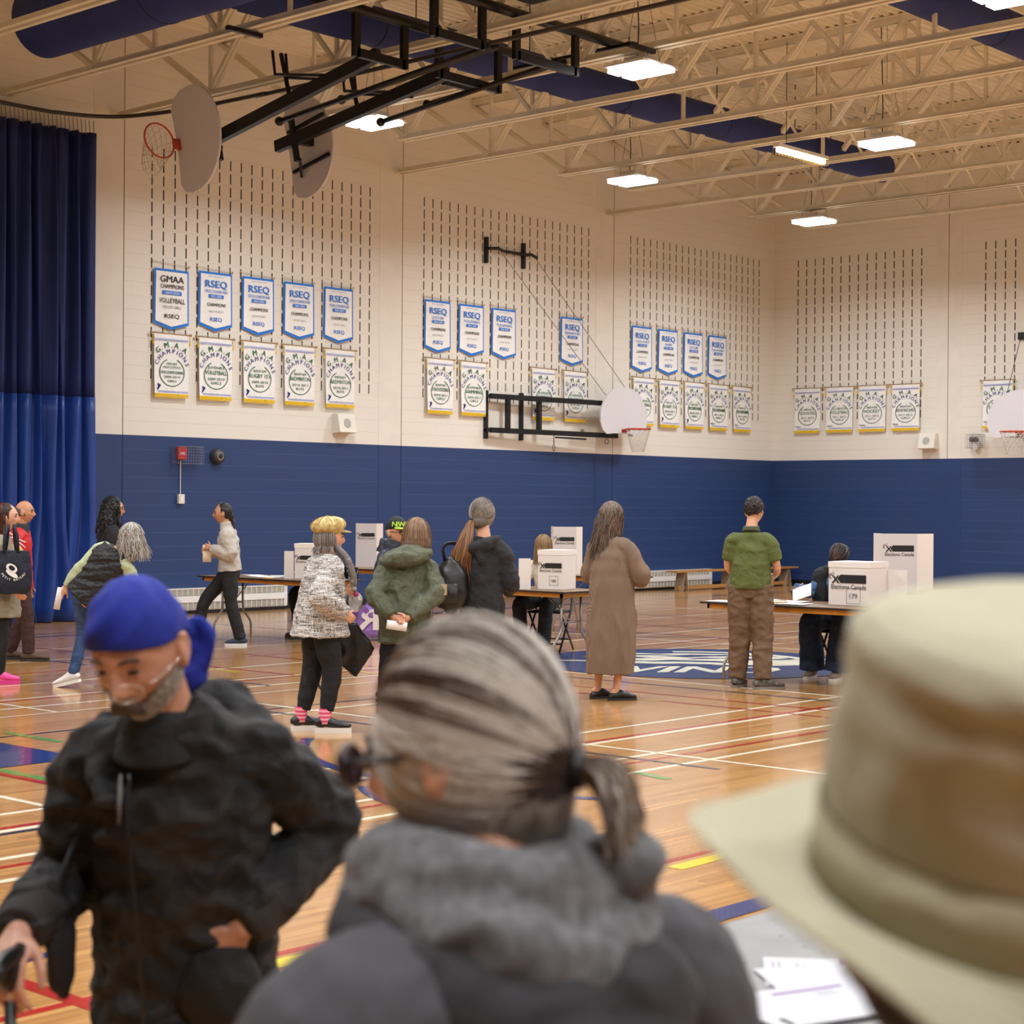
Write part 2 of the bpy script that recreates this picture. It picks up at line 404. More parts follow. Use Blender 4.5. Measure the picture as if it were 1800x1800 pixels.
# centre court emblem: blue disc with pale angular lettering
b = MB(); n = 96
b.add([(-16.43, -10.09, .0045)] + [(-16.43 + 1.75 * cos(2 * pi * i / n), -10.09 + 1.75 * sin(2 * pi * i / n), .0045) for i in range(n)], [(0, 1 + i, 1 + (i + 1) % n) for i in range(n)])
b.build('centre_circle', mat('emblem_blue', (40, 60, 108), .2, coat=.4), fl)
b = MB()
ang = YAW - pi / 2
E_ = Matrix.Translation((-16.43, -10.09, .0052)) @ Matrix.Rotation(ang, 4, 'Z')
put_text(b, E_ @ Matrix(((1, .3, 0, 0), (0, 1, 0, 0), (0, 0, 1, 0), (0, 0, 0, 1))), 'WIND', .95, 0.0, -1.15, .03, width=1.9)
random.seed(5)
for i in range(75):
    a = random.uniform(0, 2 * pi); r = sqrt(random.random()) * 1.3
    x, y = r * cos(a) * 1.05, r * sin(a)
    if y < -.25: continue
    l_ = random.uniform(.25, .6); h_ = random.uniform(.05, .13); t = random.uniform(-.35, .35)
    pts = [(-l_, 0), (-l_ * .4, h_), (l_ * .5, h_ * .8), (l_, h_ * .2), (l_ * .3, -h_), (-l_ * .5, -h_ * .6)]
    pts = [(x + p * cos(t) - q * sin(t), y + p * sin(t) + q * cos(t)) for p, q in pts]
    if all(p * p + q * q < 1.6 ** 2 for p, q in pts): polyq(b, E_, pts, i * 3e-5)
arc2 = [(1.28 * cos(a), .1 + 1.28 * sin(a)) for a in [radians(20 + i * 6) for i in range(14)]]
for i in range(13):
    (x1, y1), (x2, y2) = arc2[i], arc2[i + 1]
    polyq(b, E_, [(x1, y1), (x2, y2), (x2 * .9, y2 * .9), (x1 * .9, y1 * .9)], .0012)
b.build('emblem_figure', mat('emblem_cream', (226, 220, 196), .25, coat=.3), fl)

# ---- corrugated roof deck
m_deck = mat('deck_paint', (228, 220, 200), 0.65, var=.05, vscale=2)
b = MB(); y = Y0; prof = []
while y < 0:
    prof += [(y, 8.6), (y + .055, 8.6), (y + .075, 8.64), (y + .13, 8.64)]; y += .15
prof.append((0, 8.6))
vs = [(x, yy, z) for x in (X0, 0.0) for yy, z in prof]; k = len(prof)
b.add(vs, [(i, i + 1, k + i + 1, k + i) for i in range(k - 1)])
ce = struct(b.build('ceiling', m_deck))
b = MB().box((X0, Y0, 8.66), (0, 0, 8.8)); o = b.build('roof_slab', m_deck, ce)

# ---- roof trusses every 1.85 m, spanning in y
m_steel = mat('truss_paint', (226, 218, 198), 0.55, var=.06, vscale=4)
ZB, ZC = 7.07, 8.5
def truss_mesh(full):
    yE = -0.05 if full else -1.98
    yy = [-2.1 - 2.5 * i for i in range(11)]
    bc = MB(); 
    for sx in (-1, 1):
        bc.box((sx * .062 - .034, -31, ZB), (sx * .062 + .034, yE, ZB + .012))
        bc.box((sx * .034 - .006, -31, ZB), (sx * .034 + .006, yE, ZB + .09))
    tcb = MB()
    for sx in (-1, 1):
        tcb.box((sx * .065 - .036, -32, ZC + .088), (sx * .065 + .036, 0, ZC + .1))
        tcb.box((sx * .034 - .006, -32, ZC), (sx * .034 + .006, 0, ZC + .1))
    return yy, bc, tcb
mesh_v = MB().obox((0, 0, ZB + .02), (0, 0, ZC + .05), .045, .045, (0, 1, 0)).mesh('vertical')
mesh_d = MB().obox((-.03, 0, ZB + .05), (-.03, -1.25, ZC + .03), .05, .05).obox((.03, 0, ZB + .05), (.03, -1.25, ZC + .03), .05, .05).mesh('diagonal')
mesh_e = MB().obox((0, 0, ZB + .05), (0, 1.25, ZC + .03), .05, .05).mesh('diagonal')
mesh_end = MB().obox((-.025, -2.1, ZB + .05), (-.025, 0, ZC + .0), .05, .06).obox((.025, -2.1, ZB + .05), (.025, 0, ZC), .05, .06).mesh('end_diagonal')
mesh_bz = MB()
for s_ in (0, 1):
    a, c = ((0, 0, ZB + .05), (1.85, 0, ZC)) if s_ == 0 else ((0, 0.02, ZC), (1.85, 0.02, ZB + .05))
    mesh_bz.obox(a, c, .03, .03)
mesh_bz = mesh_bz.mesh('bridging_brace')
for mm in (mesh_v, mesh_d, mesh_e, mesh_end, mesh_bz): mm.materials.append(m_steel)
def inst(name, me, parent, loc):
    o = bpy.data.objects.new(name, me); S.collection.objects.link(o); o.parent = parent; o.location = loc; return o
ORD = 'first second third fourth fifth sixth seventh eighth ninth tenth eleventh twelfth thirteenth fourteenth fifteenth sixteenth seventeenth eighteenth'.split()
cache = {}
for i in range(16):
    x = -1.9 - 1.842 * i
    full = i in (2, 5, 8, 9, 11)
    root = empty('roof_truss', (x, 0, 0))
    tag(root, 'cream steel roof truss, the %s counted out from the far wall' % ORD[i], 'roof truss', 'roof trusses')
    if full not in cache:
        yy, bc, tcb = truss_mesh(full)
        cache[full] = (yy, bc.mesh('bottom_chord'), tcb.mesh('top_chord'))
        for q in cache[full][1:]: q.materials.append(m_steel)
    yy, mb_, mt_ = cache[full]
    inst('bottom_chord', mb_, root, (0, 0, 0)); inst('top_chord', mt_, root, (0, 0, 0)); inst('end_diagonal', mesh_end, root, (0, 0, 0))
    for y in yy[:11]:
        inst('vertical', mesh_v, root, (0, y, 0)); inst('diagonal', mesh_d, root, (0, y, 0)); 
        if y < -3: inst('diagonal', mesh_e, root, (0, y, 0))
        inst('vertical', mesh_v, root, (0, y - 1.25, 0)) if (i + int(y)) % 2 else None
    for y in (-6.6, -13.2): inst('bridging_brace', mesh_bz, root, (0, y, 0))

# ================================================================== LAMPS AND DUCTS
m_glow = mat('lamp_panel', (255, 250, 240), 0.5, emit=LAMP_COL, estr=LAMP_W)
m_white = mat('white_enamel', (222, 220, 214), 0.4)
m_cable = mat('cable_black', (25, 24, 24), 0.6)
hb_body = MB().box((-.34, -.3, .07), (.34, .3, .1)).box((-.13, -.16, .1), (.13, .16, .2)).mesh('housing'); hb_body.materials.append(m_white)
hb_pan = MB().box((-.1, -.32, .02), (.1, .32, .07)).mesh('light_panel'); hb_pan.materials.append(m_glow)
hb_cord = MB().tube([(0.05, .1, .2), (.1, .12, .6), (.04, .1, 1.1), (.0, .1, 1.75)], .008, 6).mesh('power_cord'); hb_cord.materials.append(m_cable)
hb_wire = MB()
for a in (-1, 1): hb_wire.tube([(0, a * .28, .1), (0, a * .1, .9)], .003, 4)
hb_wire.tube([(0, 0, .9), (0, 0, 1.78)], .003, 4)
hb_wire = hb_wire.mesh('hanger_wire'); hb_wire.materials.append(m_cable)
NUM = 'first second third fourth fifth sixth seventh eighth'.split()
lamp_data = bpy.data.lights.new('lamp_light', 'AREA'); lamp_data.shape = 'RECTANGLE'; lamp_data.size = .55; lamp_data.size_y = .72
lamp_data.energy = LAMP_E; lamp_data.color = LAMP_COL; lamp_data.spread = radians(LAMP_SPREAD)
for i, x in enumerate((-3.75, -9.1, -14.8, -20.4, -26.0, -31.6)):
    for j, y in enumerate((-3.35, -7.97, -12.75, -17.5, -22.2, -27.0)):  # last y is an unseen row, added to light the near figures
        if i == 3 and j == 0: continue
        r = empty('high_bay_lamp', (x, y, 6.8))
        tag(r, 'white high bay lamp, %s row from the far wall, %s from the left wall' % (NUM[i], NUM[j]), 'ceiling lamp', 'high bay lamps under the roof trusses')
        inst('housing', hb_body, r, (0, 0, 0))
        for sx in (-.14, .14): inst('light_panel', hb_pan, r, (sx, 0, 0))
        lo_ = bpy.data.objects.new('lamp_light', lamp_data); S.collection.objects.link(lo_); lo_.parent = r; lo_.location = (0, 0, .01)
        inst('power_cord', hb_cord, r, (0, 0, 0)); inst('hanger_wire', hb_wire, r, (0, 0, 0))
r = empty('strip_lamp', (-9.2, -6.6, 6.83))
tag(r, 'slim warm strip lamp in a wire guard under the trusses', 'strip lamp')
MB().tube([(-.62, 0, 0), (.62, 0, 0)], .035, 10).build('tube', mat('strip_glow', (255, 235, 190), .5, emit=(1, .82, .5), estr=9), r)
MB().box((-.66, -.06, .04), (.66, .06, .09)).build('batten', m_white, r)
g = MB()
for i in range(17): 
    a = -.64 + i * .08; g.tube([(a, -.07, .06), (a, -.07, -.05), (a, .07, -.05), (a, .07, .06)], .003, 4)
g.build('wire_guard', mat('guard_yellow', (190, 160, 90), .5), r)
MB().tube([(-.4, 0, .09), (-.4, 0, 1.6)], .005, 4).tube([(.4, 0, .09), (.4, 0, 1.6)], .005, 4).build('hanger_wire', m_cable, r)

m_duct = mat('blue_fabric_duct', (28, 44, 110), 0.75, var=.12, vscale=2, fold=.25, fscale=1.2)
def duct(name, a, b, r, label, seams):
    a = Vector(a); b = Vector(b); d = (b - a).normalized(); L_ = (b - a).length
    pts = [a + d * (-r * .45), a + d * (-r * .35), a + d * (-r * .15), a]; rr = [r * .25, r * .62, r * .9, r]
    n = int(L_ / .8)
    pts += [a + d * L_ * i / n for i in range(1, n)]; rr += [r * (1 - .012 * (i % 2)) for i in range(1, n)]
    pts += [b, b + d * r * .15, b + d * r * .35, b + d * r * .45]; rr += [r, r * .9, r * .62, r * .25]
    o = MB().tube(pts, rr, 36).build(name, m_duct, None, True)
    tag(o, label, 'duct')
    g = MB()
    for i in range(1, n): 
        if i % 3 == 0: g.tube([a + d * (L_ * i / n - .012), a + d * (L_ * i / n + .012)], r * 1.006, 36)
    g.build('seam_band', mat('duct_seam', (20, 26, 70), .8), o, True)
    h = MB(); i = 1.0
    while i < L_:
        p = a + d * i; h.tube([p + Vector((0, 0, r * .98)), Vector((p.x, p.y, 8.6))], .008, 5); i += 1.1
    h.build('hanger_strap', m_cable, o)
duct('air_duct', (-19.3, -2.2, 7.52), (-19.3, -25.5, 7.52), .44, 'large blue fabric air duct running out from the left wall above the curtain', 3)
duct('air_duct', (-18.7, -4.85, 7.62), (-3.9, -4.85, 7.62), .25, 'long thin blue fabric air duct running to the far wall near the left wall', 3)
duct('air_duct', (-18.7, -10.75, 7.62), (-3.9, -10.75, 7.62), .25, 'thin blue fabric air duct over the middle of the hall', 3)

# ================================================================== CURTAIN AND TRACK
track = [(-44, -.28), (-24, -.28), (-18.6, -.24), (-17.75, -.3), (-17.2, -.6), (-16.95, -1.1), (-16.8, -1.9), (-16.72, -3.2), (-16.68, -6), (-16.68, -31)]
def smooth_path(P, n=8):
    P = [Vector(p) for p in P]; out = []
    for i in range(len(P) - 1):
        p0 = P[max(i - 1, 0)]; p1 = P[i]; p2 = P[i + 1]; p3 = P[min(i + 2, len(P) - 1)]
        for k in range(n):
            t = k / n
            out.append(.5 * ((2 * p1) + (p2 - p0) * t + (2 * p0 - 5 * p1 + 4 * p2 - p3) * t * t + (3 * p1 - p0 - 3 * p2 + p3) * t ** 3))
    out.append(P[-1]); return out
tp = [Vector((p[0], p[1], 6.93)) for p in smooth_path([(a, b) for a, b in track])] if False else [Vector((a, b, 6.93)) for a, b in [(p.x, p.y) for p in smooth_path([(a, b, 0) for a, b in track])]]
o = MB().tube(tp, .028, 8).build('curtain_track', mat('track_steel', (70, 66, 62), .4, metal=.5), None, True)
tag(o, 'curved dark steel curtain rail under the trusses above the blue curtain', 'curtain rail')
def curtain_part(name, z0, z1, material, parent, amp, seed, nz=14, x0=-20.6, x1=-17.25):
    rnd = random.Random(seed)
    n = 260; vs = []; fs = []
    ph = [rnd.uniform(0, 6) for _ in range(8)]
    for iz in range(nz + 1):
        z = z0 + (z1 - z0) * iz / nz
        fl_ = 1 + .5 * max(0, (1.3 - z) / 1.3)
        for i in range(n + 1):
            t = i / n; x = x0 + (x1 - x0) * t
            y = -.32 + amp * fl_ * (sin(t * 108 + .25 * sin(z * .9 + ph[0])) * .6 + .25 * sin(t * 47 + ph[1] + z * .3) + .22 * sin(t * 190 + ph[2] + .5 * sin(z * 1.4)))
            xx = x + .03 * sin(t * 60 + z * .8) + (max(0, 1.6 - z) * .09 * (sin(t * 31 + z * 1.1)))
            if t > .97: xx = x1 + (xx - x) * .3 - (1 - t) * .3
            vs.append((xx, y, z))
    for iz in range(nz):
        for i in range(n):
            a = iz * (n + 1) + i; fs.append((a, a + 1, a + n + 2, a + n + 1))
    o = MB().add(vs, fs).build(name, material, parent, True)
    s_ = o.modifiers.new('s', 'SOLIDIFY'); s_.thickness = .004
    return o
cur = curtain_part('divider_curtain', 0.012, 3.08, mat('blue_vinyl', (22, 62, 142), .42, var=.08, vscale=2, sheen=.1), None, .11, 3)
tag(cur, 'tall pleated blue gym divider curtain gathered against the left wall', 'curtain')
curtain_part('upper_netting', 3.08, 6.72, mat('blue_netting', (12, 34, 96), .7, var=.1, vscale=2), cur, .1, 3)
hk = MB()
for i in range(52):
    x = -20.6 + 3.35 * i / 51
    hk.tube([(x, -.3, 6.9), (x + .01, -.3, 6.8), (x, -.32, 6.7)], .006, 5)
hk.build('curtain_hooks', mat('hook_steel', (150, 138, 115), .4, metal=.6), cur)

# ================================================================== BANNERS
m_cloth = mat('banner_cloth', (238, 236, 232), .75, var=.03, vscale=6, fold=.25, fscale=3)
m_bblue = mat('banner_blue', (32, 118, 214), .7)
m_ink = mat('banner_black_ink', (28, 26, 28), .7)
m_grey = mat('banner_grey_ink', (150, 152, 160), .7)
m_green = mat('banner_green', (24, 98, 62), .7)
m_navy = mat('banner_navy', (32, 44, 128), .7)
m_lil = mat('banner_lilac', (140, 148, 204), .7)
m_gold = mat('banner_gold_fringe', (232, 190, 30), .8, bump=.5, bscale=200)
m_rod = mat('banner_rod', (170, 140, 95), .5)
m_cordw = mat('banner_cord', (205, 195, 175), .7)
def MW(axis, u, z, off):
    """sign plane on a wall: local a -> to the viewer's right along the wall, b -> up"""
    if axis == 0: return Matrix(((1, 0, 0, u), (0, 0, -1, -off), (0, 1, 0, z), (0, 0, 0, 1)))
    return Matrix(((0, 0, -1, -off), (-1, 0, 0, u), (0, 1, 0, z), (0, 0, 0, 1)))
def sheet(mb, M, x0, x1, ytop, ylow, n=14, bow=.0, dz=0.0, curl=0.0, seed=0):
    """hanging cloth with a slight wave; ylow(x) gives the lower edge"""
    rnd = random.Random(seed); p1, p2 = rnd.uniform(0, 6), rnd.uniform(0, 6)
    vs = []; fs = []; ny = 10
    for i in range(n + 1):
        t = i / n; x = x0 + (x1 - x0) * t
        for j in range(ny + 1):
            s_ = j / ny; y = ytop + (ylow(t) - ytop) * s_
            vs.append(M @ Vector((x, y, wav(t, s_, p1, p2, curl) + dz)))
    for i in range(n):
        for j in range(ny):
            a = i * (ny + 1) + j; fs.append((a, a + 1, a + ny + 2, a + ny + 1))
    mb.add(vs, fs)
def wav(t, s_, p1=0, p2=0, curl=0): return .012 * s_ * sin(3.2 * t + p1) + curl * s_ * s_ * (1 - t) ** 2 * .5
def blue_banner(axis, u, z, sport, team, label, black=False, dz_=0):
    W, H_ = .62, .88
    M = MW(axis, u, z, .035)
    r = empty('championship_banner', M @ Vector((W / 2, 0, -.0)), 0)
    inv = Matrix.Translation(-(M @ Vector((W / 2, 0, 0))))
    Mx = inv @ M
    tag(r, label, 'banner', 'blue-edged championship banners')
    c = W / 2; pk = lambda t: -.795 - .085 * (1 - abs(2 * t - 1))
    b = MB(); sheet(b, Mx, 0, W, 0, pk, 10)
    b.build('blue_edging', m_bblue, r, True)
    b = MB(); pk2 = lambda t: -.76 - .075 * (1 - abs(2 * t - 1)); sheet(b, Mx, .03, W - .03, -.035, pk2, 10, dz=.008); b.build('cloth', m_cloth, r, True)
    T = Mx @ Matrix.Translation((0, 0, .021))
    k = MB(); bl = MB(); g = MB()
    if black:
        put_text(k, T, 'GMAA', .135, c, -.19, .012, .42); put_text(k, T, 'CHAMPIONS', .085, c, -.28, .012, .42)
        rectq(bl, T, c - .17, -.37, c + .17, -.315); put_text(k, T, 'VOLLEYBALL', .1, c, -.49, .006, .46)
        put_text(g, T, 'MIDGET GIRLS', .058, c, -.57, .004, .32); put_text(k, T, 'RSEQ', .085, c, -.71, .022, .26)
        W_ = MB(); put_text(W_, T @ Matrix.Translation((0, 0, .001)), '2019-2020', .05, c, -.362, .01, .25); W_.build('year_lettering', m_cloth, r)
    else:
        put_text(bl, T, 'RSEQ', .15, c, -.23, .035, .4); put_text(bl, T, sport, .062, c, -.31, .004, min(.42, .045 * len(sport)))
        rectq(bl, T, c - .14, -.385, c + .14, -.335); put_text(bl, T, 'SPORT EDUCATION', .024, c, -.075, 0, .3)
        put_text(k, T, 'CHAMPIONS', .07, c, -.51, .015, .35); put_text(g, T, team, .042, c, -.6, 0, .3); put_text(bl, T, 'RSEQ', .08, c, -.73, .022, .22)
        W_ = MB(); put_text(W_, T @ Matrix.Translation((0, 0, .001)), '2021-2022', .044, c, -.377, .008, .2); W_.build('year_lettering', m_cloth, r)
    if k.v: k.build('black_lettering', m_ink, r)
    bl.build('blue_lettering', m_bblue, r)
    g.build('grey_lettering', m_grey, r)
    b = MB(); A = Mx @ Vector((-.02, .06 + dz_, -.005)); B = Mx @ Vector((W + .02, .03 + dz_, -.005))
    b.tube([A, B], .004, 5).tube([A, Mx @ Vector((0.01, -.01, 0))], .002, 4).tube([B, Mx @ Vector((W - .01, -.01, 0))], .002, 4)
    b.ell(A, (.016, .016, .016), 8, 6).ell(B, (.016, .016, .016), 8, 6)
    b.build('hanging_cord', m_cordw, r, True)
def white_banner(axis, u, z, lines, label, last=False, sig=0):
    W, H_ = .64, .91
    M = MW(axis, u, z, .05)
    org = M @ Vector((W / 2, 0, 0)); r = empty('championship_banner', org, 0); Mx = Matrix.Translation(-org) @ M
    tag(r, label, 'banner', 'green-lettered championship banners')
    c = W / 2; b = MB(); sheet(b, Mx, .02, W - .005, 0, lambda t: -.87, 12, curl=.06); b.build('cloth', m_cloth, r, True)
    T = Mx @ Matrix.Translation((0.01, 0, .014))
    T2 = Mx @ Matrix.Translation((0.02, 0, .019))
    l_ = MB()
    for y0 in (-.085, -.1, -.84, -.855): rectq(l_, T, .02, y0, W - .03, y0 + .009)
    l_.build('lilac_stripe', m_lil, r)
    b = MB(); nn = 30
    for i in range(nn): 
        x0 = .02 + (W - .03) * i / nn; x1 = .02 + (W - .03) * (i + .8) / nn; rectq(b, Mx, x0, -.93, x1, -.87, .014 + .006 * (1 - i / nn))
    rectq(b, Mx, .02, -.895, W - .01, -.87, .016); b.build('gold_fringe', m_gold, r)
    g = MB(); n = MB()
    for ch_, a_g in (('G', 130), ('.', 118.5), ('M', 105), ('.', 91), ('A', 78), ('.', 66), ('A', 54), ('.', 43)): ar = radians(a_g); put_text(g, T, ch_, .115, c + .35 * cos(ar), -.53 + .335 * sin(ar), .02, rot=ar - pi / 2)
    for ch_, a_g in zip('CHAMPIONS', (158, 140, 122, 103, 84, 71, 57, 38, 20)): ar = radians(a_g); put_text(n, T, ch_, .095, c + .258 * cos(ar), -.53 + .248 * sin(ar), .015, rot=ar - pi / 2)
    cy = -.56; R = .2
    for i in range(44):
        a = radians(118 + i * (360 - 56) / 43); x, y = c + R * 1.1 * cos(a), cy + R * sin(a)
        a2 = a + pi / 2; t = (.017, .0105)
        polyq(g, T, [(x + t[0] * cos(a2), y + t[0] * sin(a2)), (x + t[1] * cos(a), y + t[1] * sin(a)), (x - t[0] * cos(a2), y - t[0] * sin(a2)), (x - t[1] * cos(a), y - t[1] * sin(a))])
    yy = [.13, .045, -.04, -.1] if len(lines) == 4 else [.14, .09, .01, -.05, -.11]
    for t_, y0 in zip(lines, yy):
        big = len(t_) > 0 and y0 in (.045, .01)
        s_ = .085 if big else .055
        if len(lines) == 5: s_ = .06 if big else .045
        put_text(g, T, t_, s_, c, cy + y0 - .03, .014, min(.41 if big else .32, s_ * .72 * len(t_)))
    g.build('green_lettering', m_green, r); n.build('navy_lettering', m_navy, r)
    b = MB()
    if last: put_text(b, T2, 'RSEQ', .045, .09, -.81, .02, .12); b.build('corner_mark', m_ink, r)
    else:
        for dx, dy, w_ in ((.06, -.74, .02), (.075, -.765, .03), (.065, -.79, .022), (.09, -.75, .018), (.05, -.81, .018)): 
            polyq(b, T2, [(dx, dy + w_), (dx + w_, dy), (dx, dy - w_), (dx - w_ * .6, dy)])
        b.build('corner_mark', m_navy, r)
    rd = MB().tube([Mx @ Vector((-.03, .005, 0)), Mx @ Vector((W + .03, .0, 0))], .009, 8)
    for xx in (-.035, W + .035): rd.ell(Mx @ Vector((xx, .003, 0)), (.02, .02, .02), 10, 6)
    rd.build('rod', m_rod, r, True)
    b = MB()
    for xx in (-.01, W + .01): b.tube([Mx @ Vector((xx, 0, .01)), Mx @ Vector((xx, -.1, .012)), Mx @ Vector((xx, -.16, .012))], [.003, .006, .014], 6)
    b.build('tassel', m_gold, r)
    b = MB().tube([Mx @ Vector((-.01, .01, 0)), Mx @ Vector((c, .045, -.02)), Mx @ Vector((W + .01, .01, 0))], .003, 5); b.build('hanging_cord', m_cordw, r)
G1 = [(-16.01, 'VB', None), (-15.2, 'CROSS COUNTRY RUN', '- BANTAM BOYS -'), (-14.38, 'CROSS COUNTRY RUN', '- BANTAM GIRLS -'), (-13.56, 'CROSS COUNTRY RUN', '- MIDGET BOYS -'), (-12.73, 'CROSS COUNTRY RUN', '- MIDGET GIRLS -'),
      (-10.48, 'SOCCER', '- BANTAM GIRLS D1 -'), (-9.65, 'VOLLEYBALL', '- MIDGET GIRLS D3 -'), (-8.82, 'VOLLEYBALL', '- JUVENILE GIRLS D3 -'), (-6.97, 'BADMINTON', '- MIDGET GIRLS D2 -'),
      (-4.89, 'TRACK & FIELD', '- JUVENILE GIRLS -'), (-4.06, 'RUGBY', '- MIDGET GIRLS -'), (-3.23, 'SOCCER', '- BANTAM BOYS D3 -'), (-2.41, 'FLAG FOOTBALL', '- BANTAM BOYS D3 -')]
for i, (u, sp_, tm) in enumerate(G1):
    if sp_ == 'VB': blue_banner(0, u, 5.03, '', '', 'blue-edged white banner with black volleyball champions lettering, first on the left wall', True, .04)
    else: blue_banner(0, u, 5.07, sp_, tm, 'blue-edged banner lettered %s %s, %s in the upper row' % (sp_.title(), tm.strip('- ').title(), ORD[i]))
G2 = [(-16.03, ['MIDGET', 'HIGH SCHOOL', 'CROSS COUNTRY RUNNING', '2009-2010', 'GIRLS'], 0), (-15.22, ['JUVENILE', 'VOLLEYBALL', '2009-2010', 'GIRLS'], 0), (-14.38, ['BANTAM', "RUGBY 15's", '2009-2010', 'BOYS'], 0),
      (-13.57, ['BANTAM', 'BADMINTON', '2010-2011', 'BOYS'], 0), (-12.72, ['MIDGET', 'BADMINTON', '2010-2011', 'BOYS'], 0), (-10.44, ['BANTAM', 'TOUCH FOOTBALL', '2010-2011', 'GIRLS'], 0), (-9.62, ['JUVENILE', 'SWIMMING', '2010-2011', 'GIRLS'], 0),
      (-7.78, ['JUVENILE', 'SWIMMING', '2010-2011', 'GIRLS'], 0), (-6.9, ['JUVENILE', 'VOLLEYBALL', '2010-2011', 'GIRLS'], 0), (-4.86, ['JUVENILE', 'VOLLEYBALL', '2010-2011', 'GIRLS'], 0), (-4.04, ['MIDGET', "RUGBY 15's", '2010-2011', 'BOYS'], 0),
      (-3.22, ['MIDGET', 'CROSS COUNTRY RUNNING', '2010-2011', 'GIRLS'], 0), (-2.4, ['BANTAM', 'CROSS COUNTRY RUNNING', '2011-2012', 'GIRLS'], 1), (-1.57, ['MIDGET', 'CROSS COUNTRY RUNNING', '2011-2012', 'BOYS'], 1)]
for i, (u, ls, la) in enumerate(G2):
    white_banner(0, u, 4.09, ls, 'gold-fringed banner lettered %s in green, %s in the lower row' % (ls[-3].title().replace("'S", "'s"), ORD[i]), la)
G3 = [(-.54, ['JUVENILE', 'TOUCH FOOTBALL', '2011-2012', 'BOYS']), (-1.31, ['JUVENILE', 'VOLLEYBALL', '2011-2012', 'GIRLS']), (-2.07, ['PEEWEE', 'HOCKEY', '2011-2012', 'BOYS']), (-2.83, ['BANTAM', 'INDOOR TRACK & FIELD', '2011-2012', 'GIRLS']), (-4.81, ['BANTAM', 'SOCCER', '2011-2012', 'BOYS'])]
for i, (u, ls) in enumerate(G3):
    white_banner(1, u, 4.09, ls, 'far-wall banner lettered %s in green, %s from the corner' % (ls[-3].title(), ORD[i]) if i < 4 else 'white green-lettered banner half hidden behind the far wall backboard', True)

# ================================================================== THINGS ON THE WALLS
def speaker(axis, u, z, label):
    M = MW(axis, u, z, 0); r = empty('wall_speaker', M @ Vector((0, 0, 0))); Mx = Matrix.Translation(-(M @ Vector((0, 0, 0)))) @ M
    tag(r, label, 'loudspeaker', 'white wall loudspeakers')
    b = MB(); b.add([Mx @ Vector(p) for p in ((-.18, -.17, 0), (.18, -.17, 0), (.18, .15, 0), (-.18, .15, 0), (-.18, -.15, .2), (.18, -.15, .2), (.18, .15, .13), (-.18, .15, .13))],
                    [(0, 3, 2, 1), (4, 5, 6, 7), (0, 1, 5, 4), (1, 2, 6, 5), (2, 3, 7, 6), (3, 0, 4, 7)]).build('cabinet', mat('speaker_white', (228, 222, 208), .5), r, bevel=.008)
    n = 24; b.v = []; b.f = []; b.mi = []
    b.add([Mx @ Vector((.075 * cos(2 * pi * i / n), .075 * sin(2 * pi * i / n), .172 - .03 * sin(2 * pi * i / n) * .6)) for i in range(n)], [tuple(range(n))])
    b.build('grille', mat('speaker_grille', (176, 172, 164), .6, bump=.6, bscale=300), r)
speaker(0, -12.33, 2.92, 'white wedge loudspeaker with a round grille on the left wall')
speaker(1, -3.68, 2.95, 'white wedge loudspeaker with a round grille on the far wall')
def wire_cage(mb, lo, hi, st=.04, r=.0022):
    x0, y0, z0 = lo; x1, y1, z1 = hi
    def fr(a, n): return [a[0] + (a[1] - a[0]) * i / n for i in range(n + 1)]
    nx, ny, nz = [max(1, round((hi[i] - lo[i]) / st)) for i in range(3)]
    for x in fr((x0, x1), nx): mb.tube([(x, y1, z1), (x, y0, z1), (x, y0, z0), (x, y1, z0)], r, 4)
    for z in fr((z0, z1), nz): mb.tube([(x0, y1, z), (x0, y0, z), (x1, y0, z), (x1, y1, z)], r, 4)
    for y in fr((y0, y1), ny):
        for z in (z0, z1): mb.tube([(x0, y, z), (x1, y, z)], r, 4)
        for x in (x0, x1): mb.tube([(x, y, z0), (x, y, z1)], r, 4)
m_wire = mat('galvanised_wire', (150, 152, 160), .4, metal=.6)
a_ = tag(MB().box((-.08, -.06, -.09), (.08, 0, .09)).build('fire_alarm', mat('alarm_red', (196, 36, 30), .4), None, loc=(-15.5, -.005, 2.36), bevel=.006), 'red fire alarm box with white lettering inside a wire cage on the blue wall', 'fire alarm')
b = MB(); put_text(b, MW(0, 0, 0.0, .062), 'FIRE', .05, 0, -.02, .01); b.build('lettering', m_cloth, a_)
b = MB(); wire_cage(b, (-.23, -.16, -.13), (.23, 0, .12), .045)
tag(b.build('wire_cage', m_wire, None, loc=(-15.42, -.004, 2.34)), 'wire guard cage around the red alarm box on the blue wall', 'wire cage')
c_ = tag(MB().tube([(0, -.012, 0), (0, -.012, -.5)], .008, 6).build('conduit', m_cream, None, loc=(-15.5, -.002, 2.26)), 'thin cream conduit running down the blue wall to a white switch box', 'conduit')
MB().box((-.055, -.05, -.64), (.055, 0, -.5)).build('switch_box', m_white, c_, bevel=.005)
MB().box((-.025, -.056, -.61), (.025, -.05, -.53)).build('switch_plate', mat('plate', (240, 238, 232), .3), c_)
hn = MB().lathe([(0.02, 0), (.12, 0), (.12, .03), (.1, .07), (.1, .09), (.03, .1)], 28)
hn_ = tag(hn.build('alarm_bell', mat('bell_grey', (78, 76, 74), .5, metal=.4), None, True, loc=(-14.83, 0, 2.33), rot=(pi / 2, 0, 0)), 'round grey alarm bell on the blue wall right of the wire cage', 'bell')
MB().lathe([(.045, .1), (.06, .101), (.06, .106), (.045, .107)], 24, closed=True).build('rim_ring', mat('bell_light', (140, 138, 132), .5), hn_, True)
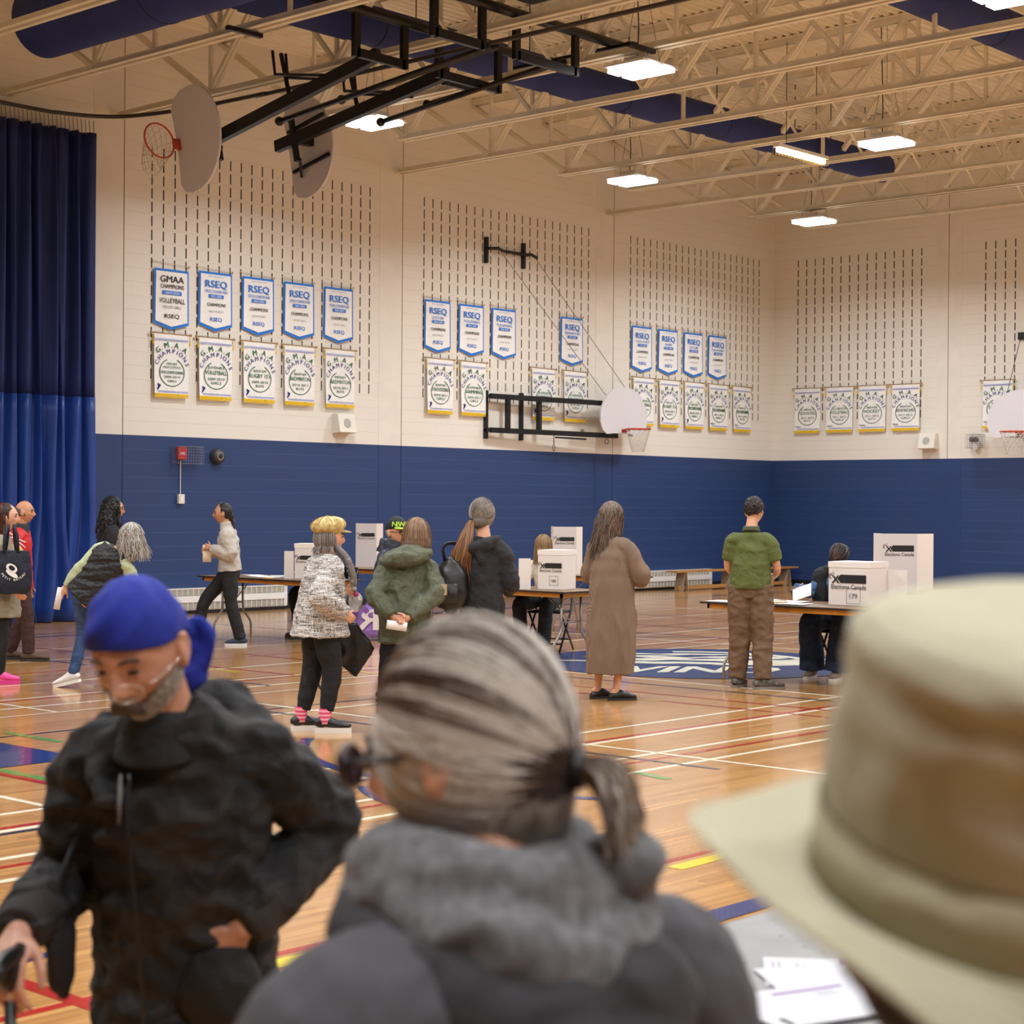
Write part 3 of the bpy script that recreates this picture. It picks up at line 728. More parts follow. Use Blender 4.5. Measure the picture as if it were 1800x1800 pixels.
MB().lathe([(.0, .1), (.018, .1), (.018, .12), (0.001, .12)], 16).build('centre_bolt', mat('bell_dark', (40, 40, 40), .5), hn_)
# emergency floodlights in a cage, far wall
r = empty('emergency_light', (0, -4.69, 2.93)); tag(r, 'twin emergency floodlights on the far wall by the backboard', 'emergency light')
MB().box((-.09, -.05, -.16), (0, .05, -.02)).build('battery_box', m_white, r)
for sy, rt in ((.09, .5), (-.03, 0)):
    MB().lathe([(.02, 0), (.045, .02), (.05, .06), (.048, .065), (.02, .066)], 18).build('lamp_head', mat('lamp_dark', (92, 84, 72), .35, metal=.5), r, True, loc=(-.06, sy, .02), rot=(0, -pi / 2.2, rt))
b = MB(); wire_cage(b, (-.17, -.16, -.13), (0, .16, .13), .045)
tag(b.build('wire_cage', m_wire, None, loc=(-.002, -4.69, 2.93)), 'wire guard cage over the twin emergency floodlights on the far wall', 'wire cage')
tag(MB().box((-.04, -.03, -.06), (.04, 0, .06)).build('junction_box', mat('jb_grey', (150, 140, 120), .5), None, loc=(-6.32, -.002, 2.98)), 'small grey junction box on the cream wall below the basketball frame', 'junction box')
tag(MB().box((-.012, -.035, -.06), (0, .035, .06)).build('wall_outlet', mat('outlet', (190, 180, 150), .5), None, loc=(-.001, -5.75, .36)), 'small beige wall outlet low on the far blue wall', 'outlet')

# ---- radiators
m_rad = mat('radiator_enamel', (222, 218, 208), .45)
m_grl = mat('radiator_grille', (150, 144, 134), .6)
def radiator(x0, x1, label):
    r = empty('radiator', ((x0 + x1) / 2, 0, 0)); tag(r, label, 'radiator', 'white wall convector radiators')
    L_ = (x1 - x0) / 2
    MB().box((-L_, -.1, .05), (L_, -.017, .37)).build('casing', m_rad, r)
    MB().box((-L_ - .005, -.125, .06), (-L_ + .06, -.09, .375)).box((L_ - .06, -.125, .06), (L_ + .005, -.09, .375)).build('end_cap', m_rad, r)
    MB().box((-L_, -.13, .17), (L_, -.095, .265)).build('middle_panel', mat('radiator_white', (232, 230, 226), .4), r)
    MB().box((-L_, -.125, .362), (L_, -.015, .378)).build('top_cover', m_rad, r)
    for z0, z1 in ((.06, .165), (.27, .36)):
        g = MB(); g.box((-L_ + .05, -.112, z0), (L_ - .05, -.105, z1))
        o = g.build('grille', m_grl, r)
        h = MB(); x = -L_ + .06
        while x < L_ - .06:
            h.box((x, -.124, z0), (x + .012, -.11, z1)); x += .1
        z = z0 + .008
        while z < z1: h.box((-L_ + .05, -.118, z), (L_ - .05, -.112, z + .005)); z += .016
        h.build('grille_bars', m_rad, o)
    MB().box((-L_, -.09, 0), (L_, -.02, .05)).build('plinth', m_black, r)
radiator(-16.9, -13.53, 'white wall radiator under the alarm cage beside the curtain')
radiator(-5.9, -2.35, 'white wall radiator behind the wooden benches near the corner')

# ---- benches
m_bench = mat('bench_wood', (178, 128, 72), .4, var=.15, vscale=6, stretch=(.3, 6, 6))
def bench(x0, x1, y, label):
    r = empty('wooden_bench', ((x0 + x1) / 2, y, 0)); L_ = (x1 - x0) / 2
    tag(r, label, 'bench', 'low wooden gym benches by the left wall')
    MB().box((-L_, -.13, .36), (L_, .13, .395)).build('seat', m_bench, r, bevel=.006)
    MB().box((-L_ + .2, -.035, .03), (L_ - .2, .035, .1)).build('stretcher', m_bench, r, bevel=.004)
    for sx in (-1, 1):
        x = sx * (L_ - .32)
        b = MB()
        for s2 in (-1, 1): b.obox((x + s2 * .09, 0, 0.0), (x + s2 * .02, 0, .36), .2, .025, (1, 0, 0))
        b.build('leg_frame', mat('bench_leg', (150, 128, 104), .5), r)
bench(-4.35, -2.2, -.62, 'low wooden gym bench in front of the radiator')
bench(-2.0, .0 - .15, -.62, 'low wooden gym bench between the radiator and the corner')

# ================================================================== BASKETBALL
m_board = mat('backboard_white', (214, 210, 214), .35)
m_orange = mat('rim_orange', (190, 62, 28), .4)
m_net = mat('net_cord', (205, 198, 190), .8)
def fan(n=26):
    """fan backboard outline, width along a, height along b, origin at the middle of the lower edge"""
    P = [(-.1, 0), (.1, 0), (.2, .0)]
    P = []
    for i in range(n + 1):
        t = pi * i / n; P.append((.685 * cos(t), .33 + .56 * sin(t)))
    P += [(-.685, .22), (-.62, .07), (-.5, .0), (-.3, .02), (0, .03), (.3, .02), (.5, 0), (.62, .07), (.685, .22)]
    return P
def rim_parts(parent, M, netlen=.42, net=True):
    """M: board frame (a width, b up, c normal)"""
    b = MB(); n = 28; c = Vector((0, .1, .36))
    pts = [c + Vector((.228 * cos(2 * pi * i / n), 0, .228 * sin(2 * pi * i / n))) for i in range(n + 1)]
    b.tube([M @ p for p in pts], .011, 8, cap=False)
    b.add([M @ Vector(p) for p in ((-.07, .04, .02), (.07, .04, .02), (.07, .105, .02), (-.07, .105, .02), (-.06, .09, .15), (.06, .09, .15), (.06, .108, .15), (-.06, .108, .15))],
          [(0, 3, 2, 1), (4, 5, 6, 7), (0, 1, 5, 4), (1, 2, 6, 5), (2, 3, 7, 6), (3, 0, 4, 7)])
    b.build('rim', m_orange, parent, True)
    return c
def net_obj(parent, centre, ax1, ax2, down=Vector((0, 0, -1)), ln=.42, swing=Vector((0, 0, 0)), pinch=.48):
    b = MB(); n = 12; rows = 6; G = []
    for j in range(rows + 1):
        t = j / rows; rr = .228 * (1 - t * (1 - pinch)); G.append([])
        for i in range(n):
            a = 2 * pi * (i + .5 * (j % 2)) / n
            G[-1].append(centre + (ax1 * cos(a) + ax2 * sin(a)) * rr + down * ln * t + swing * t)
    for j in range(rows):
        for i in range(n):
            k = (i + (0 if j % 2 == 0 else 1)) % n
            b.tube([G[j][i], G[j + 1][k]], .0042, 4, cap=False); b.tube([G[j][i], G[j + 1][(k - 1) % n]], .0042, 4, cap=False)
    b.build('net', m_net, parent)
def board(name, M, parent):
    b = MB().prism(fan(), .03, M); o = b.build(name, m_board, parent); return o
def frame_M(o, a, b, c):
    return Matrix(((a[0], b[0], c[0], o[0]), (a[1], b[1], c[1], o[1]), (a[2], b[2], c[2], o[2]), (0, 0, 0, 1)))
# wall hoop, folded along the left wall
r = empty('basketball_hoop', (-8.5, 0, 3.4)); O = Vector((-8.5, 0, 3.4))
tag(r, 'wall-mounted basketball hoop on a long black frame against the left wall', 'basketball hoop', 'basketball hoops')
M = frame_M(Vector((-5.62, -.42, 2.95)) - O, (1, 0, 0), (0, 0, 1), (0, -1, 0))
board('backboard', M, r); c = rim_parts(r, M); net_obj(r, M @ c, Vector((1, 0, 0)), Vector((0, 1, 0)))
b = MB()
b.obox(Vector((-8.96, -.03, 2.78)) - O, Vector((-8.96, -.03, 3.62)) - O, .09, .05); b.build('wall_plate', m_blkmetal, r); b = MB(); b.obox(Vector((-8.04, -.03, 2.78)) - O, Vector((-8.04, -.03, 3.62)) - O, .09, .05)
b.build('wall_plate', m_blkmetal, r)
b = MB()
for z in (2.93, 3.52): b.obox(Vector((-8.96, -.14, z)) - O, Vector((-5.7, -.34, z)) - O, .07, .09)
for x in (-8.55, -7.72): b.obox(Vector((x, -.18, 2.93)) - O, Vector((x, -.18, 3.52)) - O, .09, .06, (0, 1, 0))
b.obox(Vector((-5.95, -.34, 2.93)) - O, Vector((-5.95, -.34, 3.52)) - O, .07, .07, (0, 1, 0)); b.obox(Vector((-5.3, -.34, 2.93)) - O, Vector((-5.3, -.34, 3.52)) - O, .07, .07, (0, 1, 0))
b.obox(Vector((-5.95, -.34, 3.45)) - O, Vector((-5.3, -.34, 3.45)) - O, .05, .05); b.obox(Vector((-7.4, -.3, 2.85)) - O, Vector((-6.6, -.34, 2.84)) - O, .03, .03)
for z in (2.93, 3.52): b.obox(Vector((-8.96, -.02, z)) - O, Vector((-8.96, -.16, z)) - O, .05, .05); b.obox(Vector((-8.04, -.02, z)) - O, Vector((-8.04, -.2, z)) - O, .05, .05)
b.build('swing_frame', m_blkmetal, r)
b = MB().tube([Vector((-7.45, -.3, 2.88)) - O, Vector((-7.45, -.3, 2.72)) - O], .008, 6)
n = 14; b.tube([Vector((-7.45 + .03 * cos(2 * pi * i / n), -.3, 2.66 + .06 * sin(2 * pi * i / n))) - O for i in range(n + 1)], .006, 5, cap=False)
b.tube([Vector((-6.0 + .05 * cos(2 * pi * i / n), -.34, 2.82 + .05 * sin(2 * pi * i / n))) - O for i in range(n + 1)], .006, 5, cap=False)
b.build('crank_hook', m_blkmetal, r)
b = MB()
b.obox(Vector((-8.98, -.03, 5.83)) - O, Vector((-8.98, -.03, 6.28)) - O, .09, .05); b.obox(Vector((-8.01, -.03, 5.83)) - O, Vector((-8.01, -.03, 6.28)) - O, .09, .05)
b.tube([Vector((-8.98, -.08, 6.08)) - O, Vector((-8.8, -.16, 6.09)) - O, Vector((-8.6, -.1, 6.07)) - O, Vector((-8.01, -.08, 6.07)) - O, Vector((-7.9, -.13, 6.08)) - O, Vector((-7.78, -.16, 6.03)) - O], .03, 8)
b.build('upper_bracket', m_blkmetal, r)
b = MB().tube([Vector((-8.72, -.14, 6.05)) - O, Vector((-5.95, -.34, 3.6)) - O], .006, 4).tube([Vector((-7.8, -.16, 6.0)) - O, Vector((-5.3, -.34, 3.7)) - O], .006, 4)
b.build('cable', mat('steel_cable', (120, 110, 100), .4, metal=.6), r)
# far wall hoop
r = empty('basketball_hoop', (-.6, -5.95, 3.4)); O = Vector((-.6, -5.95, 3.4))
tag(r, 'wall-mounted basketball hoop on the far wall, half outside the picture', 'basketball hoop', 'basketball hoops')
M = frame_M(Vector((-.75, -5.98, 2.95)) - O, (0, -1, 0), (0, 0, 1), (-1, 0, 0))
board('backboard', M, r); c = rim_parts(r, M); net_obj(r, M @ c, Vector((1, 0, 0)), Vector((0, 1, 0)))
b = MB()
for y in (-6.3, -5.66):
    for z in (3.0, 3.6): b.obox(Vector((0, y, z)) - O, Vector((-.72, y, z)) - O, .07, .07)
    b.obox(Vector((-.68, y, 3.0)) - O, Vector((-.68, y, 3.6)) - O, .07, .07, (0, 1, 0))
b.build('support_frame', m_blkmetal, r)
b = MB().tube([Vector((-.75, -5.66, 3.7)) - O, Vector((-.04, -5.6, 4.9)) - O], .006, 4).box(Vector((-.05, -5.66, 4.84)) - O, Vector((0, -5.54, 4.98)) - O); b.build('cable', m_blkmetal, r)

# ceiling-hung side-folding hoops
def hung_hoop(xm, xb, yc, zc, sgn, hx0, hx1, label, beams):
    """mast plane at x=xm, board plane at x=xb, facing sgn*x"""
    org = Vector((xm, -6.2, 6.9)); r = empty('basketball_hoop', org); tag(r, label, 'basketball hoop', 'basketball hoops')
    up = Vector((0, -.975, .22)).normalized(); nrm = Vector((sgn, 0, 0)); a = up.cross(nrm)
    top = Vector((xm, -6.1, 6.86)); end = Vector((xm, yc - .05, zc - .0))
    base = Vector((xb, yc, zc)) - up * .45
    M = frame_M(base - org, a, up, nrm)
    board('backboard', M, r)
    c = rim_parts(r, M); C_ = M @ c
    dn = Vector((0, .25, -1)).normalized()
    net_obj(r, C_, a, nrm, down=Vector((-.1 * sgn * -1, .3, -.75)), ln=.42, pinch=.6) 
    b = MB()
    b.obox(top - org, end - org + (top - end).normalized() * -.35, .09, .15)
    b.build('mast', m_blkmetal, r)
    b = MB()
    e1 = end - org
    for s_ in (-.28, .28):
        b.obox(e1 + Vector((0, s_ * .2, 0)) + a * s_, Vector((xb, 0, 0)) - Vector((org.x, 0, 0)) + Vector((-sgn * .03, e1.y + .25, e1.z - .1)) + a * s_ * 1.2, .035, .035)
        b.obox(Vector((xb - sgn * .03 - org.x, yc + .35 - org.y, zc - .08 - org.z)) + a * s_, Vector((xb - sgn * .03 - org.x, yc - .35 - org.y, zc + .08 - org.z)) + a * s_, .04, .04, nrm)
    b.obox(e1 - a * .3, e1 + a * .3, .06, .06, nrm)
    b.obox(e1 - Vector((.12 * 0, .0, 0)), Vector((xb - sgn * .02 - org.x, e1.y, e1.z)), .1, .1)
    b.build('board_bracket', m_blkmetal, r)
    # hanger beams, along x, with posts
    for (y, z) in ((-6.15, 6.8), (-7.4, 6.82)):
        b = MB()
        b.obox(Vector((hx0, y, z)) - org, Vector((hx1, y, z)) - org, .06, .1)
        for x in (hx0, hx1): b.obox(Vector((x, y, z - .05)) - org, Vector((x, y, 7.32)) - org, .09, .06, (0, 1, 0))
        b.build('hanger_beam', m_blkmetal, r)
    b = MB()
    for dx, y1, z1, y2, z2 in beams:
        b.tube([Vector((xm + dx, y1, z1)) - org, Vector((xm + dx * .7, y2, z2)) - org], .035, 8)
        b.ell(Vector((xm + dx * .7, y2, z2)) - org, (.06, .06, .06), 10, 6)
    b.build('brace_rod', m_blkmetal, r, True)
    b = MB()
    for dx in (-.05, .3):
        b.tube([Vector((xm + dx, -5.2, 6.75)) - org, Vector((xm + dx * .6, -4.3, 6.9)) - org, Vector((xm + dx * .6, -4.25, 7.2)) - org], .02, 6)
    b.tube([Vector((xm + .05, -4.5, 6.55)) - org, Vector((xm + .15, -4.2, 7.2)) - org], .03, 6)
    b.build('fold_linkage', m_blkmetal, r)
    return r
hung_hoop(-17.35, -17.6, -3.1, 6.28, -1, -17.75, -16.98, 'ceiling-hung basketball hoop folded up, its pale board facing the curtain side', [(.55, -7.35, 6.85, -3.9, 6.45), (.75, -7.3, 6.9, -4.9, 6.6)])
hung_hoop(-16.2, -15.88, -3.25, 6.42, 1, -16.4, -15.35, 'ceiling-hung basketball hoop folded up, showing the back of its board', [(.6, -7.35, 6.9, -4.5, 6.55), (.8, -7.3, 6.95, -5.2, 6.7)])
r = empty('hoist_pipe_rack', (-17, -6.8, 7.25)); O = Vector((-17, -6.8, 7.25)); tag(r, 'black steel pipes lying across the trusses above the hung basketball hoops', 'pipe rack')
b = MB()
for y in (-6.15, -7.4): b.tube([Vector((-18.75, y, 7.3)) - O, Vector((-14.0, y, 7.3)) - O], .06, 10)
b.build('pipe', m_blkmetal, r, True)
b = MB()
for x in (-18.2, -16.4, -14.7):
    b.box(Vector((x - .05, -7.8, 7.2)) - O, Vector((x + .05, -5.8, 7.24)) - O)
b.build('cross_rail', m_blkmetal, r)
b = MB().box(Vector((-16.9, -8.1, 7.3)) - O, Vector((-16.55, -7.75, 7.62)) - O).box(Vector((-18.6, -6.6, 7.35)) - O, Vector((-18.1, -6.2, 7.65)) - O)
b.build('winch', m_blkmetal, r, bevel=.01)
b = MB()
for x in (-18.6, -15.1):
    for y in (-5.2, -8.2): b.box(Vector((x - .25, y - .03, 7.0)) - O, Vector((x + .25, y + .03, 7.05)) - O)
b.build('beam_clamp', m_blkmetal, r)

# ================================================================== TABLES, BOXES, SCREENS
m_top = mat('table_laminate', (120, 92, 66), .35, var=.1, vscale=8)
m_edge = mat('table_edge', (34, 28, 26), .5)
m_apron = mat('table_apron', (200, 132, 44), .45, var=.12, vscale=10)
m_leg = mat('folding_leg_steel', (150, 142, 130), .35, metal=.6)
m_paper = mat('paper', (236, 234, 232), .7)
m_board2 = mat('white_cardboard', (226, 216, 208), .65, var=.02, vscale=4)
m_print = mat('black_print', (24, 22, 24), .7)
def folding_table(x0, x1, y0, y1, label, z=.74):
    cx, cy = (x0 + x1) / 2, (y0 + y1) / 2
    r = empty('folding_table', (cx, cy, 0)); hx, hy = (x1 - x0) / 2, (y1 - y0) / 2
    tag(r, label, 'table', 'folding tables')
    MB().box((-hx, -hy, z - .004), (hx, hy, z)).build('tabletop', m_top, r)
    MB().box((-hx - .004, -hy - .004, z - .02), (hx + .004, hy + .004, z - .004)).build('edge_band', m_edge, r)
    b = MB()
    b.box((-hx + .03, -hy + .06, z - .065), (-hx + .055, hy - .06, z - .02)); b.box((hx - .055, -hy + .06, z - .065), (hx - .03, hy - .06, z - .02))
    b.box((-hx + .03, -hy + .06, z - .065), (hx - .03, -hy + .085, z - .02)); b.box((-hx + .03, hy - .085, z - .065), (hx - .03, hy - .06, z - .02))
    b.build('apron', m_apron, r)
    for s_ in (-1, 1):
        y = s_ * (hy - .22); b = MB()
        for sx in (-1, 1):
            P = [(sx * .16, y, z - .03), (sx * .16, y, .36), (sx * .17, y, .3), (sx * (hx - .09), y, .16), (sx * (hx - .08), y, .1), (sx * (hx - .08), y, .0)]
            b.tube(P, .014, 8)
        b.tube([(-.16, y, .4), (.16, y, .4)], .01, 6); b.tube([(0, y, .4), (0, y - s_ * .35, z - .05)], .008, 6)
        b.build('leg_frame', m_leg, r, True)
    return r
folding_table(-17.85, -17.1, -5.6, -3.45, 'folding table with orange wooden edge behind the woman in the grey sweater')
folding_table(-17.5, -16.75, -9.12, -6.75, 'folding table carrying the ballot box numbered 180')
folding_table(-17.82, -16.95, -13.3, -11.1, 'folding table carrying the ballot box numbered 179')
folding_table(-14.75, -14.1, -3.6, -2.1, 'folding table under the voting screen behind the capped man')
folding_table(-14.15, -13.5, -7.2, -5.8, 'folding table under the voting screen beside the woman in the long cardigan')
folding_table(-14.75, -13.9, -12.2, -10.9, 'folding table under the voting screen at the right')

def logo(M, s, parent):
    b = MB(); put_text(b, M, 'Elections Canada', s * .19, 0, -s * .27, .006, s * 1.12)
    polyq(b, M, [(-.26 * s, .14 * s), (.56 * s, .14 * s), (.56 * s, -.1 * s), (-.26 * s, -.1 * s), (-.36 * s, .02 * s)])
    put_text(b, M, 'X', s * .33, -.42 * s, -.11 * s, .04, s * .24)
    o = b.build('printed_name', m_print, parent)
    g = MB(); P = [(-.56, .0), (-.66, .06), (-.63, .1), (-.66, .16), (-.6, .15), (-.58, .19), (-.53, .13), (-.51, .22), (-.47, .17), (-.47, .16), (-.52, .17), (-.53, .09), (-.58, .14), (-.6, .11), (-.62, .12), (-.6, .07), (-.56, .03)]
    polyq(g, M, [(a * s, b_ * s) for a, b_ in P], .0003); g.build('leaf_outline', mat('grey_print', (120, 110, 110), .7), parent)
def camplane(org, ax, up=(0, 0, 1)):
    a = Vector(ax).normalized(); u = Vector(up); c = a.cross(u); return frame_M(org, a, u, c)
def ballot_box(loc, front_ax, w_, d_, h, num, label):
    """front face runs along front_ax (viewer's right), away from viewer is its left-hand normal"""
    a = Vector(front_ax).normalized(); away = Vector((0, 0, 1)).cross(a)
    r = empty('ballot_box', loc); tag(r, label, 'ballot box', 'white cardboard ballot boxes')
    M = Matrix(((a.x, away.x, 0, 0), (a.y, away.y, 0, 0), (0, 0, 1, 0), (0, 0, 0, 1)))
    b = MB(); b.box((0, 0, .001), (w_, d_, h)); b.v = [tuple(M @ Vector(v)) for v in b.v]; b.build('carton', m_board2, r, bevel=.003)
    b = MB(); b.box((-.004, -.004, h - .05), (w_ + .004, d_ + .004, h + .004)); b.v = [tuple(M @ Vector(v)) for v in b.v]; b.build('lid', mat('lid_card', (232, 224, 216), .6), r)
    F = frame_M(M @ Vector((w_ / 2, -.0052, h * .6)), a, Vector((0, 0, 1)), -away)
    logo(F, w_ * .76, r)
    b = MB()
    q = w_ * .17; cx, cy = w_ * .12, -h * .37
    for x0, y0, x1, y1 in ((-q, -q, q, -q + .003), (-q, q - .003, q, q), (-q, -q, -q + .003, q), (q - .003, -q, q, q)): rectq(b, F, cx + x0, cy + y0, cx + x1, cy + y1)
    put_text(b, F, num, q * .9, cx, cy - q * .33, .0, q * 1.1)
    b.build('number_square', mat('marker', (60, 56, 60), .7), r)
    return r
ballot_box((-17.28, -8.56, .7405), (-.22 + .0, -.24 + .0, 0) if False else (.3, -.95, 0), .3, .34, .42, '180', 'white ballot box numbered 180 on the folding table in front of the seated blonde woman')
ballot_box((-17.42, -12.27, .7405), (.05, -1, 0), .42, .36, .4, '179', 'white ballot box numbered 179 at the right, beside the man in the green shirt')
ballot_box((-17.62, -5.0, .7405), (.5, -.86, 0), .27, .25, .42, '178', 'white ballot box on the left table, half hidden by the tweed jacket')
def side_card(P, a, w_, h, name, label):
    o = MB().box((0, -.004, 0), (w_, .004, h)).build(name, m_board2, None, loc=P, rot=(0.0, 0, math.atan2(a[1], a[0])))
    return tag(o, label, 'cardboard panel')
side_card((-17.41, -8.4, .741), (.6, -.8), .13, .33, 'cardboard_panel', 'plain white cardboard panel standing left of the box numbered 180')
side_card((-17.66, -4.86, .741), (.5, -.86), .12, .33, 'cardboard_panel', 'plain white cardboard panel standing left of the box on the left table')
side_card((-17.05, -12.66, .741), (.2, -1), .2, .33, 'cardboard_panel', 'plain white cardboard panel standing right of the box numbered 179')
def screen(px, py, ax, w1, w2, h, label):
    """tri-fold voting screen; main panel w1 along ax then a second panel w2 turned back"""
    a = Vector(ax).normalized(); away = Vector((0, 0, 1)).cross(a)
    r = empty('voting_screen', (px, py, .7405)); tag(r, label, 'voting screen', 'white cardboard voting screens')
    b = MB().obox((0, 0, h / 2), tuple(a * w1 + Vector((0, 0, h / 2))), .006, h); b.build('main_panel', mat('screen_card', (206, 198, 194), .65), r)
    e = a * w1; a2 = (a * .8 + away * .6).normalized()
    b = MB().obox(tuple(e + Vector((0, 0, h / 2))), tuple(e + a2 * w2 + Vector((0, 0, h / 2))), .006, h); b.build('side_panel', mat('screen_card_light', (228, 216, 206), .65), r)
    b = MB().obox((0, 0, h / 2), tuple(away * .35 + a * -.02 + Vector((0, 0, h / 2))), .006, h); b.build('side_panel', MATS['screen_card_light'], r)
    F = frame_M(a * w1 * .5 - away * .0045 + Vector((0, 0, h * .73)), a, Vector((0, 0, 1)), -away); logo(F, w1 * .74, r)
_r_ax = (sin(YAW), -cos(YAW), 0)
screen(-14.3, -2.5, _r_ax, .29, .11, .62, 'white voting screen standing behind the man in the black and lime cap')
screen(-14.0, -5.95, _r_ax, .3, .1, .62, 'white voting screen half hidden by the woman in the long brown cardigan')
screen(-14.5, -11.12, _r_ax, .38, .27, .62, 'large white voting screen at the right behind the box numbered 179')

def sheets(name, loc, items, label, cat='papers', dz=.0022):
    r = empty(name, loc); tag(r, label, cat)
    for i, (dx, dy, w_, h_, a) in enumerate(items):
        MB().cbox((0, 0, .001), (w_, h_, .0016)).build('sheet', m_paper, r, loc=(dx, dy, i * dz + .0005), rot=(0, 0, a))
    return r
sheets('loose_papers', (-17.45, -4.2, .741), [(0, 0, .22, .3, .2), (.1, .25, .22, .3, -.3), (-.12, -.3, .25, .3, .5), (.2, -.15, .22, .28, 1)], 'loose white papers spread on the left folding table')
sheets('loose_papers', (-17.45, -11.75, .741), [(-.2, .45, .25, .36, .1), (-.1, .12, .22, .3, -.3), (.1, .0, .22, .3, .5), (-.2, -.25, .25, .36, .2), (.15, .3, .2, .3, 1.1), (.05, -.12, .3, .22, .2)], 'white papers spread over the table beside the box numbered 179')
tag(MB().cbox((0, 0, .002), (.18, .12, .004)).build('manila_card', mat('manila', (214, 178, 120), .7), None, loc=(-17.6, -11.85, .756), rot=(0, 0, .3)), 'tan card lying among the papers by the box numbered 179', 'card')
tag(MB().cbox((0, 0, .002), (.12, .09, .004)).build('sticky_note', mat('note_yellow', (230, 190, 90), .7), None, loc=(-17.72, -4.65, .7415)), 'small yellow note at the front edge of the left folding table', 'note')
b = MB(); b.add([(-.1, -.07, 0), (.1, -.07, 0), (.1, 0, .14), (-.1, 0, .14), (.1, .07, 0), (-.1, .07, 0)], [(0, 1, 2, 3), (3, 2, 4, 5)])
tag(b.build('tent_card', m_paper, None, loc=(-17.3, -6.9, .741), rot=(0, 0, 1.2)), 'folded white tent card at the left end of the table with the box numbered 180', 'tent card')

# near table with information sheets
r = empty('folding_table', (-28.35, -19.3, 0)); tag(r, 'pale grey speckled table in front of the person in the sun hat', 'table', 'folding tables')
m_near = mat('grey_laminate', (134, 133, 132), .6, spec=.25, rgb2=(144, 143, 141), vscale=9, lo=.3, hi=.7, bump=.05, bscale=40)
MB().box((-.92, -.38, .722), (.92, .38, .74)).build('tabletop', m_near, r, bevel=.004)
b = MB()
for q in range(16):
    random.seed(q + 3); x, y = random.uniform(-.6, .3), random.uniform(-.25, .34)
    polyq(b, Matrix.Translation((x, y, .7403)), [(random.uniform(.006, .013) * cos(t), random.uniform(.003, .006) * sin(t)) for t in [k * pi / 4 for k in range(8)]])
b.build('brown_stains', mat('stain', (118, 104, 82), .6), r)
MB().box((-.92, -.384, .72), (.92, .384, .738)).build('edge_band', mat('near_edge', (70, 62, 56), .5), r)
for s_ in (-1, 1):
    b = MB()
    for sy in (-1, 1): b.tube([(s_ * .7, sy * .2, .72), (s_ * .72, sy * .22, .3), (s_ * .74, sy * .3, 0)], .014, 8)
    b.tube([(s_ * .71, -.2, .35), (s_ * .71, .2, .35)], .01, 6)
    b.build('leg_frame', m_leg, r, True)
m_pur = mat('purple_ink', (118, 62, 140), .6); m_gtx = mat('fine_print', (120, 116, 124), .7); m_darkbk = mat('folder_edge', (40, 38, 42), .5)
def info_sheet(loc, rz, label, kind):
    o = tag(MB().cbox((0, 0, .0012), (.216, .28, .002)).build('information_sheet', mat('bright_paper', (186, 185, 190), .65), None, loc=loc, rot=(0, 0, rz)), label, 'paper', 'information sheets on the near table')
    T = Matrix.Translation((0, 0, .0026)); g = MB(); p = MB()
    if kind == 0:
        rnd = random.Random(2)
        for i in range(9):
            y = .12 - i * .012; rectq(g, T, -.09, y, -.09 + rnd.uniform(.08, .17), y + .003)
        polyq(p, T, [(-.108, -.01), (.108, -.01), (.108, -.07), (.06, -.085), (0, -.07), (-.05, -.1), (-.108, -.09)])
        polyq(p, T, [(.04 + .03 * cos(t), -.1 + .018 * sin(t)) for t in [k * pi / 8 for k in range(16)]])
    elif kind == 1:
        rectq(p, T, .07, -.13, .08, .03); rectq(g, T, -.09, -.125, -.05, -.11)
        for i in range(4): rectq(g, T, .03, -.09 + i * .012, .06, -.088 + i * .012)
        k = MB(); rectq(k, T, -.1, .1, -.06, .112); k.build('black_mark', m_print, o)
    if p.v: p.build('purple_print', m_pur, o)
    g.build('fine_print', m_gtx, o)
    return o
tag(MB().cbox((0, 0, .002), (.225, .29, .004)).build('dark_folder', m_darkbk, None, loc=(-28.905, -19.42, .7405), rot=(0, 0, 1.18)), 'dark folder under the lower white sheet on the near grey table', 'folder')
info_sheet((-28.9, -19.415, .7448), 1.2, 'white sheet with a small black mark, nearest on the grey table', 1)
info_sheet((-28.67, -19.33, .7408), .62, 'white sheet with a purple patterned band on the near grey table', 0)
info_sheet((-28.72, -19.37, .7436), .9, 'plain white sheet between the purple sheet and the nearest sheet', 2)

